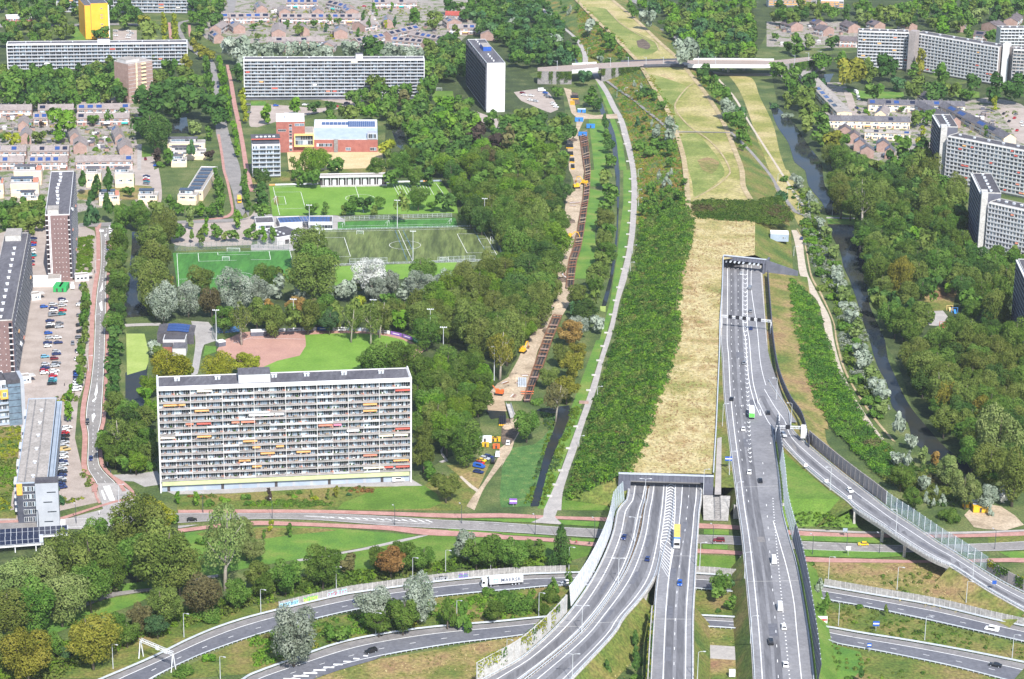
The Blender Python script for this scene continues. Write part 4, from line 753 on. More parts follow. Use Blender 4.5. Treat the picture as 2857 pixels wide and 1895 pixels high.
def tower(name,label,A,B,H,Dp,wall='offwhite_wall',roof='roof_felt',group=None,parapet='white_wall',px=True):
 if px:(a,),(b,)=L(A,H),L(B,H)
 else:a,b=A,B
 o,rz,W=place(a,b);root=empty(name,o,label,'building',group,rz)
 mb=MB();mb.box(0,W,0,Dp,0,H-0.25);mb.build('wall',wall,root)
 mb=MB();mb.box(0.3,W-0.3,0.3,Dp-0.3,H-0.24,H-0.05);mb.build('roof',roof,root)
 for q in((0,W,0,0.28),(0,W,Dp-0.28,Dp),(0,0.28,0.29,Dp-0.29),(W-0.28,W,0.29,Dp-0.29)):
  mb=MB();mb.box(*q,H-0.245,H+0.3);mb.build('parapet',parapet,root)
 return root,W,Dp,{k:Side(root,k,W,Dp)for k in 'frlb'}
def roofbox(root,x0,x1,y0,y1,H,h,wall='white_wall',top='roof_felt',name='roof_house'):
 mb=MB();mb.box(x0,x1,y0,y1,H-0.04,H+h);o=mb.build(name,wall,root);mb=MB();mb.box(x0-0.1,x1+0.1,y0-0.1,y1+0.1,H+h+0.002,H+h+0.2);mb.build('roof_cap',top,o);return o
def vents(root,pts,H,m='galv',s=0.9,h=1.2):
 for x,y in pts:
  o=put('roof_vent',box_mesh('roof_vent',s,s,h,m),root,(x,y,H-0.05));put('vent_cap',box_mesh('vent_cap',s*1.3,s*1.3,0.15,'white_metal'),o,(0,0,h+0.003))
H=46.3;root,W,Dp,S=tower('apartment_block','large white apartment slab with orange awnings in front of the ball field','N:440.7,1081.8','N:1144.2,1056',H,13.5)
fh=2.87;z0=5.2;f=S['f']
balconies(f,z0,14,fh,16,per_bay_rail=True,rails=['beige_rail','beige_rail','beige_rail','light_rail','concrete_dark'],slab='offwhite_wall',awn=0.0,panes=7,win=(0.95,0.8),out=1.5,back='white_wall',fin_every=2,seed=5)
f.box('fascia',0,W,-0.02,1.5,z0+14*fh-0.1,H-0.3,'white_wall');f.box('green_band',0.4,W-0.4,0.0,1.35,3.0,4.75,'green_band');f.box('plinth',0.3,W-0.3,-0.3,0.14,0.0,2.9,'blue_grey_panel')
for k in range(14):f.box('storage_door',W*(k+0.4)/14-0.6,W*(k+0.4)/14+0.6,0.12,0.22,0.1,2.3,'grey_panel' if k%3 else 'door_dark')
for x0,x1 in((-0.55,0.0),(W,W+0.55)):mb=MB();mb.box(x0,x1,-1.7,Dp+0.2,0,H+0.9);mb.build('end_wall','white_wall',root)
roofbox(root,W*0.317,W*0.443,2.0,10.5,H,3.6,'light_rail','roof_felt')
vents(root,[(W*t+d,8.0)for t in(0.075,0.235,0.46,0.59,0.74,0.89)for d in(-0.55,0.75)],H)
aw=[(0,11,0,1.0),(1,10.9,0,.0)]
bw=W/16
for a_,fl,wd,m_ in((0.8,11,1.0,'orange_cloth'),(1.4,11,0.55,'orange_cloth'),(2.7,10,0.9,'orange_cloth'),(1.9,8,0.5,'coral_cloth'),(2.8,8,0.9,'red_cloth'),(4.8,8,0.5,'coral_cloth'),(5.6,8,0.9,'coral_cloth'),(0.5,6,0.9,'cream_cloth'),(2.8,6,0.9,'orange_cloth'),(5.7,5,0.9,'orange_cloth'),(15.5,12,0.95,'red_cloth'),(13.4,10,0.9,'orange_cloth'),(13.4,9,0.9,'orange_cloth'),(15.5,6,0.95,'red_cloth'),(10.3,7,0.45,'coral_cloth'),(10.75,7,0.45,'coral_cloth'),(11.3,7,0.5,'pink_cloth'),(9.1,3,0.9,'orange_cloth'),(6.8,3,0.9,'orange_cloth'),(7.6,4,0.5,'orange_cloth'),(6.1,4,0.5,'orange_cloth'),(5.4,2,0.6,'orange_cloth'),(6.1,1,0.6,'orange_cloth'),(5.2,2,0.5,'orange_cloth'),(13.4,2,0.9,'coral_cloth'),(15.4,1,1.0,'orange_cloth'),(15.5,0,0.9,'red_cloth'),(14.6,0,0.6,'red_cloth'),(13.4,0,0.9,'cream_cloth'),(14.1,0,0.6,'cream_cloth'),(6.8,9,0.9,'white_cloth'),(7.6,9,0.6,'white_cloth'),(6.0,9,0.7,'white_cloth'),(2.9,13,0.95,'cream_cloth'),(14.4,5,0.9,'cream_cloth'),(15.4,5,0.9,'cream_cloth'),(12.3,6,0.8,'white_cloth')):
 f.put('awning',awning_mesh(bw*wd,m_,0.75,1.1),bw*a_,0.3,z0+fl*fh+fh-0.22)
CL=[]
for q in range(7):
 r=random.Random(q);mb=MB()
 for k in range(r.randrange(5,9)):
  x=r.uniform(-3,3);w_,h_=r.uniform(.25,.9),r.uniform(.5,1.25);mb.box(x-w_/2,x+w_/2,-.35,.2,0,h_,r.randrange(4))
 CL.append(mb.mesh('balcony_clutter',['leaf_mid','door_dark',['white_cloth','timber','coral_cloth','seat_blue'][q%4],'brick_pink']))
for fl in range(14):
 for k in range(16):f.put('balcony_clutter',CL[(fl*5+k*3+fl*k)%7],bw*(k+.5),.85,z0+fl*fh+.1)['kind']='stuff'
def slab(label,A,B,H,Dp,floors,bays,seed,end='white_wall',rail='grey_panel',awn=0.035,base=None,awncol=None,house=None,sides='f',**kw):
 root,W,Dp,S=tower('apartment_block',label,A,B,H,Dp);fh=(H-0.8-(base or 0.6))/floors
 balconies(S['f'],base or 0.6,floors,fh,bays,slab='offwhite_wall',fin='light_rail',rail=rail,awn=awn,panes=3,win=(0.9,0.78),seed=seed,awncol=awncol,**kw)
 S['f'].box('fascia',0,W,-0.02,kw.get('out',1.4),H-0.9,H-0.3,'white_wall')
 for x0,x1 in((-0.5,0.0),(W,W+0.5)):mb=MB();mb.box(x0,x1,-1.5,Dp+0.1,0,H+0.4);mb.build('end_wall',end,root)
 if base:S['f'].box('plinth',0.3,W-0.3,-0.3,0.1,0,base-0.3,'slate_panel')
 if house:roofbox(root,W*house[0],W*house[1],3,8,H,house[2])
 vents(root,[(W*t,Dp*0.6)for t in(0.1,0.24,0.36,0.62,0.75,0.9)],H,h=0.8,s=0.7);return root,W,S
slab('long low-rise white gallery slab behind the left woods','A1:65,408','A1:1720,392',20.6,11,7,30,21,house=(0.5,0.57,2.6))
slab('wide apartment slab left of the white tower, red and orange awnings','N:681,167','B1:1593,545',30.5,11,11,27,22,base=2.6,house=(0.62,0.66,3.2))
slab('white slab at the top edge behind the orange gable','A1:520,-130','A1:1765,-120',24.0,11,8,24,23)
root,W,Dp,S=tower('apartment_block','tall block with plain orange gable wall','A1:835,38','A1:990,32',30.0,60,wall='offwhite_wall')
mb=MB();mb.box(-0.1,W+0.1,-0.4,0.0,0,30.4);mb.build('gable','orange_wall',root);mb=MB();mb.box(-5.0,-0.1,2.0,40,0,28.5);mb.build('stair_wing','orange_wall',root);mb=MB();mb.box(-4.8,-0.3,2.2,39.8,28.51,28.7);mb.build('wing_roof','roof_felt',root)
for z in(4,9.5,12,17.5,20,25.5):S['f'].put('window',window_mesh(2.0,0.9,2,0),W*0.62,0.42,z)
balconies(S['r'],1,9,3.1,10,awn=0,out=1.2,panes=2)
root,W,Dp,S=tower('apartment_tower','slim brick tower with cream balcony strip among trees','A1:1178,592','A1:1402,556',29.5,17,wall='brick_pink',roof='roof_gravel',parapet='offwhite_wall')
f=S['f']
for k in range(10):
 f.box('floor_band',0,W,0.0,0.12,2.6+k*2.85,2.85+k*2.85,'offwhite_wall');f.box('balcony',W*0.52,W*0.7,0.13,1.1,2.0+k*2.85,3.1+k*2.85,'cream');f.put('window',window_mesh(1.6,1.2,2,k),W*0.61,0.15,0.9+k*2.85);f.put('window',window_mesh(0.7,1.0,1,k),W*0.34,0.36,1.0+k*2.85)
f.box('cream_strip',W*0.31,W*0.37,0.0,0.34,0,29.4,'cream');roofbox(root,1,W*0.6,4,15,29.5,2.2,'offwhite_wall','roof_gravel')
def axis_tower(name,label,FL,FR,BL,H,wall,roof,group=None,width=None,parapet='white_wall'):
 (a,),(b,),(c,)=L(FL,H),L(FR,H),L(BL,H);v=c-a;Dp=float(np.hypot(v[0],v[1]));v /= Dp;u=np.array([v[1],-v[0],0]);Wd=width or abs(float((b-a)@u))
 return tower(name,label,a,a+u*Wd,H,Dp,wall,roof,group,parapet,px=False)
root,W,Dp,S=axis_tower('apartment_tower','white-gabled tower block beside the small car park','B1:2175,585','C1:38,588','B1:1995,365',36.5,'white_wall','roof_felt')
S['l'].box('shade_facade',0.2,S['l'].len-0.2,0.0,0.05,1.5,36.0,'dark_panel')  # dark sheet puts the shade of the left face into its colour
balconies(S['l'],2.2,12,2.8,14,slab='slate_panel',rail='dark_panel',fin='dark_panel',frame='slate_panel',awn=0.0,panes=3,out=1.2,seed=31);vents(root,[(W*0.45,Dp*t)for t in(0.08,0.17,0.26,0.34,0.78,0.88,0.96)],36.5,h=0.9,m='white_metal');roofbox(root,W*0.35,W*0.8,Dp*0.5,Dp*0.66,36.5,3.2,'sign_blue','roof_gravel')  # left balconies, fins and frames coloured dark for the same shade
root,W,Dp,S=axis_tower('apartment_tower','tall purple-brick gable tower beside the left car park','A2:415,415','A2:640,412','A2:470,15',37.6,'brick_purple','roof_felt')
balconies(S['r'],2.0,13,2.72,16,slab='light_rail',rail='dark_panel',awn=0.02,panes=2,out=1.2,seed=33,fin='dark_panel',awncol=['white_cloth','coral_cloth'])
f=S['f']
for k in range(13):
 for x0,x1 in((0.0,W*0.11),(W*0.91,W)):f.box('stair_opening',x0+0.15,x1-0.15,0.0,0.1,2.3+k*2.72,4.2+k*2.72,'glass_black');f.box('floor_band',x0,x1,0.0,0.16,1.7+k*2.72,2.2+k*2.72,'white_wall')
 for x in(0.36,0.5,0.64,0.78):f.put('wall_stud',box_mesh('wall_stud',0.35,0.1,0.35,'white_metal'),W*x,0.08,2.4+k*2.72)
for x in(0.14,0.19):f.box('drain_pipe',W*x-0.18,W*x+0.18,0.0,0.4,0,37.5,'white_metal')
roofbox(root,W*0.1,W*0.55,1.0,Dp*0.1,37.6,2.6,'concrete_light','roof_gravel');vents(root,[(W*0.42+0.6*math.sin(k),Dp*(0.16+k*0.085))for k in range(10)],37.6,h=0.9,s=1.4,m='white_metal')
roofbox(root,W*0.02,W*0.5,-9,-0.45,4.0,0.3,'white_wall','roof_gravel','entrance_wing');mb=MB();mb.box(-9,W*0.55,-10,-0.5,0,3.95);mb.build('ground_floor','white_wall',root)
H=30.5;(a,),(c,)=L('A2:112,1382',H),L('A2:262,578',H);v=(c-a);Dp=float(np.hypot(v[0],v[1]));v /= Dp;u=np.array([v[1],-v[0],0])
root,W,Dp,S=tower('apartment_block','long dark-roofed slab at the left edge beside the car park',a-u*12.5,a,H,Dp,'brick_purple','roof_felt',px=False,parapet='concrete')
balconies(S['r'],2.0,10,2.78,24,slab='light_rail',rail='dark_panel',awn=0.012,panes=2,out=1.2,seed=35,fin='dark_panel',awncol=['orange_cloth','coral_cloth','white_cloth'])
for k in range(10):
 S['f'].box('stair_opening',W*0.86,W*0.97,0.0,0.1,2.3+k*2.78,4.2+k*2.78,'glass_black');S['f'].box('floor_band',W*0.85,W,0.0,0.16,1.7+k*2.78,2.2+k*2.78,'white_wall')
 for x in(0.3,0.5,0.7):S['f'].put('wall_stud',box_mesh('wall_stud',0.35,0.1,0.35,'white_metal'),W*x,0.08,2.4+k*2.78)
roofbox(root,W*0.1,W*0.75,Dp*0.9,Dp*0.99,H,3.0,'concrete_light','roof_gravel');vents(root,[(W*0.55,Dp*(0.03+k*0.07))for k in range(12)],H,h=0.9,s=1.3,m='white_metal')
H=17.5;(a,),(b,),(c,)=L('A3:150,1318',H),L('A3:400,1325',H),L('A3:262,540',H)
v=c-a;Dp=float(np.hypot(v[0],v[1]));v /= Dp;u=np.array([v[1],-v[0],0]);Wd=float((b-a)@u)+1.5
root,W,Dp,S=tower('apartment_block','long low block with beige gravel roof and grey stair tower',a,a+u*Wd,H,Dp,'dark_panel','roof_gravel',px=False,parapet='blue_grey_panel')
for x in(0.26,0.62):mb=MB();mb.box(W*x-0.3,W*x+0.3,1,Dp-1,H-0.05,H+0.06);mb.build('roof_seam','concrete_dark',root)
vents(root,[(W*0.52,Dp*(0.06+0.155*k))for k in range(6)],H,'grey_panel',1.1,0.8)
mb=MB();mb.box(W-0.2,W+2.2,2,Dp+4,H-3.2,H-2.9);mb.build('gallery_roof','blue_grey_panel',root)
for k in range(5):S['r'].box('gallery',2,Dp,0,1.6,2.6+k*2.85,2.85+k*2.85,'blue_grey_panel');S['r'].box('railing',2,Dp,1.5,1.57,2.86+k*2.85,3.8+k*2.85,'dark_panel')
for k in range(5):
 for j in range(3):S['f'].put('window',window_mesh(W*0.13,2.1,2,j+k),W*(0.26+0.14*j),0.03,0.7+k*3.3)
 for j in range(12):S['l'].put('window',window_mesh(2.6,1.9,2,j+k),Dp*(j+0.5)/12,0.03,0.8+k*3.3)
 for j in range(5):S['l'].box('round_balcony',Dp*(j+0.35)/5,Dp*(j+0.65)/5,0,1.6,2.3+k*3.0,3.2+k*3.0,'light_rail')
S['f'].box('orange_panel',0.0,W*0.18,0.0,0.4,12.5,17.3,'orange_panel')
mb=MB();mb.box(W*0.62,W*0.62+9.0,-5.5,0.5,0,H+1.8);o=mb.build('stair_tower','grey_panel',root);mb=MB();mb.box(W*0.62-0.1,W*0.62+9.1,-5.6,0.6,H+1.81,H+2.1);mb.build('tower_cap','roof_dark',o)
for k in range(4):mb=MB();mb.box(W*0.62+3+(k%2)*1.5,W*0.62+6.5+(k%2)*1.5,-5.6,-5.55,2.5+k*4.2,2.9+k*4.2);mb.build('slit_window','glass_dark',root)
H=21;(a,),(b,)=L('A3:-160,395',H),L('A3:62,372',H)
root,W,Dp,S=tower('apartment_block','block with orange framed loggia and glazed stair tower at the left edge',a,b,H,14,'light_rail','roof_dark',px=False)
for k in range(6):
 for j in range(4):S['f'].put('window',window_mesh(W*0.2,1.9,3,j+k),W*(j+0.5)/4,0.03,1.0+k*3.3)
 S['f'].box('balcony',W*0.3,W,0,1.4,0.5+k*3.3,0.75+k*3.3,'light_rail');S['f'].box('railing',W*0.3,W,1.3,1.37,0.76+k*3.3,1.6+k*3.3,'blue_grey_panel')
S['f'].box('orange_frame',W*0.68,W,1.4,1.8,13,17.4,'orange_panel');S['f'].put('window',window_mesh(W*0.16,2.2,2,1),W*0.86,1.85,14)
mb=MB();mb.box(W+0.05,W+5.5,-2.0,4,0,H-1.0);st=mb.build('glass_stair_tower','glass_blue',root);mb=MB();mb.box(W+5.55,W+7.2,-3,9,0,H+1.2);mb.build('side_fin','grey_panel',root);mb=MB();mb.box(W-0.5,W+7.2,-2.2,8.8,H-0.9,H+0.9);mb.build('tower_cap','roof_dark',root)
for k in range(6):mb=MB();mb.box(W+0.0,W+5.5,-2.1,-2.02,3.1*k+2.8,3.1*k+3.05);mb.build('mullion','dark_panel',root)
def face_slab(name,label,A,B,H,Dp,floors,bays,seed,**kw):
 (a,),(b,)=L(A,H),L(B,H);root,W,Dp,S=tower(name,label,a,b,H,Dp,kw.pop('wall','concrete_light'),'roof_dark',px=False,parapet=kw.pop('parapet','concrete_light'))
 balconies(S['f'],1.6,floors,(H-2.4)/floors,bays,seed=seed,panes=3,win=(0.88,0.78),**kw);S['f'].box('fascia',0,W,-0.02,1.2,H-0.85,H-0.3,'white_wall');vents(root,[(W*(k+0.5)/6,Dp*0.5)for k in range(6)],H,h=0.8,s=1.3);return root,W,Dp,S
def core(label_root,A,B,H,Dp,m='concrete_light'):
 (a,),(b,)=L(A,H),L(B,H);o,rz,W=place(a,b);loc=np.array(label_root.location);c,s_=math.cos(label_root.rotation_euler.z),math.sin(label_root.rotation_euler.z)
 mb=MB();u=np.array([math.cos(rz),math.sin(rz),0]);v=np.array([-u[1],u[0],0]);rel=o-loc;rel[2]=0
 inv=lambda q:np.array([c*q[0]+s_*q[1],-s_*q[0]+c*q[1],q[2]])
 mb.frame_box(inv(rel),inv(u*W),inv(v*Dp),(0,0,H));mb.build('stair_core',m,label_root)
RED=['red_cloth','red_cloth','orange_cloth','coral_cloth']
r1=face_slab('apartment_block','shaded wing of the lower right angled block','D2:1838,28','D2:1925,208',37,11,13,12,41,awn=0.01,awncol=RED,rail='slate_panel',slab='grey_panel',out=1.2,wall='slate_panel',fin='slate_panel')[0]  # shade of this wing is put into its slate and grey colours
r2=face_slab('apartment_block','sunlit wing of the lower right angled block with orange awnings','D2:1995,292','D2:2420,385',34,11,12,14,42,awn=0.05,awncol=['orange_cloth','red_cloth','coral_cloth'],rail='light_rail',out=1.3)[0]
core(r2,'D2:1924,214','D2:1982,217',38.5,10)
r1=face_slab('apartment_block','shaded wing of the upper right angled block','D1:1480,1055','D1:1548,1168',34,11,12,10,43,awn=0.012,awncol=RED,rail='slate_panel',slab='grey_panel',out=1.2,wall='slate_panel',fin='slate_panel')[0]  # slate wall, rails and fins carry this wing's shade as colour
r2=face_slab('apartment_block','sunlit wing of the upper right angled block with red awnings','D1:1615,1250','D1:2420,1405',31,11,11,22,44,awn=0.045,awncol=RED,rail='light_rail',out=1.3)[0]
core(r2,'D1:1549,1172','D1:1606,1175',35.5,10)
r3=face_slab('apartment_block','left wing of the long bent block at upper right','D1:790,285','D1:1252,300',31,11,11,13,45,awn=0.05,awncol=RED,rail='light_rail',wall='wall_cassette',slab='offwhite_wall')[0]
r4=face_slab('apartment_block','long right wing of the bent block at upper right','D1:1312,302','D1:2085,432',31,11,11,24,46,awn=0.035,awncol=RED,rail='light_rail',wall='wall_cassette')[0]
core(r4,'D1:1255,285','D1:1312,292',34,8,'wall_cassette')
r5=face_slab('apartment_block','block with tall white stair wall at the right edge','D1:2215,455','D1:2500,470',31,11,11,8,47,awn=0.03,awncol=RED,rail='beige_rail',wall='wall_cassette')[0]
core(r5,'D1:2120,405','D1:2178,410',33.5,8,'white_wall');core(r5,'D1:2180,430','D1:2212,440',31,8,'wall_cassette')
face_slab('apartment_block','cream slab behind the white stair wall at the right edge','D1:2095,262','D1:2500,262',26,11,9,12,48,awn=0.02,rail='light_rail')
face_slab('apartment_block','shaded tower wing cut by the right edge below the angled blocks','D2:2256,820','D2:2370,1060',38,12,13,14,49,awn=0.0,rail='slate_panel',slab='grey_panel',out=1.1,wall='slate_panel',fin='slate_panel')  # face turned from the sun, its shade painted in as slate
def simple(name,label,A,B,H,Dp,wall,roof,parapet='white_wall',cat='building'):
 root,W,Dp,S=tower(name,label,A,B,H,Dp,wall,roof,None,parapet);root['category']=cat;return root,W,Dp,S
root,W,Dp,S=simple('school_hall','red brick school wing with blue sloping roof and white solar roof','B1:575,1285','B1:1168,1285',9.0,42,'brick_red','blue_grey_panel','steel')
mb=MB();mb.face([(0.1,0.1,9.05),(W-0.1,0.1,9.05),(W-0.1,16,13.2),(0.1,16,13.2)]);mb.face([(0.1,16.0,13.2),(W-.1,16,13.2),(W-.1,16,9.0),(0.1,16,9.0)]);mb.build('sloping_roof','blue_grey_panel',root);mb=MB();mb.box(0.05,W-0.05,16.01,Dp-0.2,9.0,13.4);mb.build('hall_box','blue_grey_panel',root);mb=MB();mb.box(0.3,W-0.3,16.3,Dp-0.4,13.41,13.6);mb.build('hall_roof','roof_white',root)
for i in range(13):
 for j in range(4):put('solar_panel',box_mesh('solar_panel',W*0.43/13*0.9,3.6,0.12,'solar_blue'),root,(W*0.55+i*W*0.43/13,20+j*4.4,13.75))
for i in range(7):
 for j in range(2):put('solar_panel',box_mesh('solar_panel',2.5,3.6,0.12,'solar_blue'),root,(W*0.15+i*2.75,26+j*4.4,13.75))
for k,(x,w_)in enumerate(((0.17,0.24),(0.54,0.08),(0.93,0.1))):S['f'].put('window',window_mesh(W*w_,2.2,max(2,int(w_*30)),k),W*x,0.03,1.2 if k else 4.0)
mb=MB();mb.box(W*0.84,W*0.99,-0.4,6,9.2,13.6);mb.build('dormer_box','grey_panel',root);S['f'].put('window',window_mesh(W*0.12,3.0,4,3),W*0.915,0.45,9.9);mb=MB();mb.box(W*0.32,W*0.38,-1.2,0,0,9.2);mb.build('entrance_bay','concrete_dark',root)
root,W,Dp,S=simple('school_tower','tall red brick school tower with white roof and yellow window frame','B1:232,1120','B1:495,1118',21.5,24,'brick_red','roof_white')
roofbox(root,W*0.3,W*0.8,8,17,21.5,2.0,'light_rail','roof_white')
for k in range(9):S['f'].put('window',window_mesh(2.0,1.6,1,k),W*0.5,0.03,1.0+k*2.1)
S['f'].put('window',window_mesh(5.5,1.6,4,2),W*0.2,0.03,14.5);S['f'].put('window',window_mesh(3.2,1.8,2,1),W*0.73,0.03,18.2);S['f'].put('window',window_mesh(3.2,1.8,2,1),W*0.9,0.03,18.2)
mb=MB();x0,x1=W*0.62,W*1.32
for q in((x0,x0+0.7,4.5,13),(x1-0.7,x1,4.5,13),(x0+0.7,x1-0.7,4.5,5.3),(x0+0.7,x1-0.7,12.2,13)):mb.box(q[0],q[1],-3.0,0.0,q[2],q[3])
mb.build('yellow_frame','yellow_frame',root);mb=MB();mb.box(x0+0.7,x1-0.7,-1.0,-0.05,5.3,12.2);mb.build('frame_backing','concrete_dark',root)
for k in range(2):S['f'].put('window',window_mesh(x1-x0-1.8,2.9,7,k+3),(x0+x1)/2,1.1,5.6+k*3.3)
mb=MB();mb.box(W+0.05,W*1.32,0.3,Dp*0.8,0,13.4);mb.build('side_wing','cream_house',root);mb=MB();mb.box(W+0.1,W*1.3,0.5,Dp*0.79,13.41,13.6);mb.build('side_wing_roof','roof_gravel',root)
root,W,Dp,S=simple('apartment_house','narrow white balcony block with red roof edge beside the school','B1:10,1335','B1:268,1330',22,14,'light_rail','roof_dark')
balconies(S['f'],1.5,7,2.9,4,rail='blue_grey_panel',awn=0,panes=4,out=1.6,seed=51);mb=MB();mb.box(0.4,W-0.4,1.5,13.5,22.0,25.2);o=mb.build('penthouse','dark_panel',root);mb=MB();mb.box(-0.4,W+0.4,0.6,14.2,25.21,25.7);mb.build('penthouse_roof','roof_dark',o);mb=MB();mb.box(-0.5,W+0.5,0.4,0.6,25.15,25.9);mb.build('roof_edge','red_cloth',o)
for k in range(5):mb=MB();mb.box(W*0.15+k*W*0.15,W*0.15+k*W*0.15+1.6,5,7,25.72,26.2);mb.build('roof_unit','white_metal',root)
root,W,Dp,S=simple('grandstand','long white football stand at the far edge of the grass pitch','B2:640,60','B2:1250,50',6.4,7,'door_dark','roof_gravel',cat='grandstand')
for k in range(8):S['f'].box('white_panel',W*(0.07+0.115*k),W*(0.12+0.115*k),0.02,0.25,0.6,5.0,'white_metal');S['f'].box('pillar',W*(0.035+0.115*k),W*(0.042+0.115*k),1.2,1.5,0,6.1,'white_metal')
S['f'].box('roof_edge',-0.5,W+0.5,0,2.2,6.12,6.65,'white_metal');S['f'].box('terrace',0,W,0.3,3.0,0,0.8,'concrete')
root,W,Dp,S=simple('clubhouse','dark-roofed clubhouse hall left of the turf pitch','B2:240,625','B2:485,580',4.6,20,'offwhite_wall','roof_dark')
vents(root,[(W*x,Dp*y)for x in(0.2,0.42)for y in(0.25,0.45,0.65,0.85)],4.6,'white_metal',1.0,0.5);S['f'].box('door',W*0.3,W*0.45,0,0.05,0,2.6,'door_dark');S['f'].box('garage_door',W*0.6,W*0.72,0,0.05,0,2.8,'slate_panel')
root,W,Dp,S=simple('clubhouse','low clubhouse with solar panels next to the grass pitch','B2:265,490','B2:475,480',4.4,14,'offwhite_wall','roof_dark')
for i in range(9):
 for j in range(3):put('solar_panel',box_mesh('solar_panel',1.9,3.2,0.1,'solar_blue'),root,(W*0.09+i*2.15,2.4+j*3.9,4.6))
root,W,Dp,S=simple('clubhouse','flat-roofed changing block at the left of the clubhouses','B2:45,490','B2:215,485',4.2,14,'offwhite_wall','roof_felt')
for k in range(3):S['f'].put('window',window_mesh(3.2,1.8,3,k),W*(0.2+0.28*k),0.03,1.0)
root,W,Dp,S=simple('clubhouse','clubhouse with solar roof and white front windows','B2:530,480','B2:750,480',4.6,14,'white_wall','roof_dark')
for i in range(6):
 for j in range(3):put('solar_panel',box_mesh('solar_panel',1.9,3.2,0.1,'solar_blue'),root,(W*0.06+i*2.15,2.2+j*3.9,4.8))
for k in range(4):S['f'].put('window',window_mesh(4.2,2.2,3,k),W*(0.14+0.24*k),0.03,0.8)
root,W,Dp,S=simple('clubhouse','black-roofed clubhouse with curved solar roof beside the green pond','A2:1500,1568','A2:1705,1568',5.0,17,'offwhite_wall','roof_dark')
mb=MB();x0,x1=-W*0.35,W*1.32
prof=[(x0+(x1-x0)*t,5.1+2.6*math.sin(math.pi*(0.25+t*0.6))-1.4)for t in np.linspace(0,1,12)]
mb.strip([(x,9,z)for x,z in prof],[(x,22,z+0.9)for x,z in prof]);mb.strip([(x,9,z)for x,z in prof],[(x,9,0)for x,z in prof]);mb.build('curved_roof','roof_dark',root)
for i in range(7):
 for j in range(3):t=0.32+i*0.08;x=x0+(x1-x0)*t;z=5.1+2.6*math.sin(math.pi*(0.25+t*0.6))-1.0+0.9*(j*3.4+2.5)/13;o=put('solar_panel',box_mesh('solar_panel',2.0,3.0,0.1,'solar_blue'),root,(x,11.5+j*3.4,z));o.rotation_euler=(0.07,0,0)
for k in range(2):S['f'].put('window',window_mesh(3.5,1.6,3,k),W*(0.3+0.4*k),0.03,1.2)
roofbox(root,W*0.02,W*0.45,-6,-0.05,0.0,3.6,'brick_red','roof_dark','annex');roofbox(root,W*0.5,W*1.1,-9,-0.05,0.0,3.8,'offwhite_wall','roof_felt','annex')
root,W,Dp,S=simple('school_building','low grey-roofed hall with red brick front at upper left','A1:60,160','A1:332,150',6.5,12,'brick_red','roof_white')
for k in range(6):S['f'].put('window',window_mesh(W*0.11,1.6,3,k),W*(0.1+0.16*k),0.03,3.4)
S['f'].box('white_band',0,W,0,0.15,5.0,6.2,'white_metal')
(a,),(b,)=L('N:2150,652',8.6),L('D2:145,590',8.6);root,W,Dp,S=tower('service_building','small white service building beside the upper tunnel portal',a,b,4.6,7.0,'blue_grey_panel','white_metal',px=False);root.location.z=4.0
for k in range(2):S['f'].put('window',window_mesh(0.9,1.2,1,k),W*(0.7+0.1*k),0.03,1.6)
for k,(a_,b_,lab)in enumerate((('A2:690,975','A2:818,965','small white shelter beside the purple gable tower'),('A2:290,1150','A2:375,1140','small white shelter at the car park edge beside the long slab'),('A3:175,345','A3:285,330','small white shelter behind the glazed stair tower'))):
 root,W,Dp,S=simple('entrance_shelter',lab,a_,b_,3.2,5,'white_wall','roof_gravel',cat='shelter')
 for q in range(3):S['f'].put('window',window_mesh(W*0.2,1.2,1,q),W*(0.22+0.27*q),0.03,1.0)
 mb=MB();mb.box(W,W+2.4,0.3,4.6,2.9,3.15);mb.build('canopy','concrete_light',root)
HOUSE_N=[0]
PANEL={}
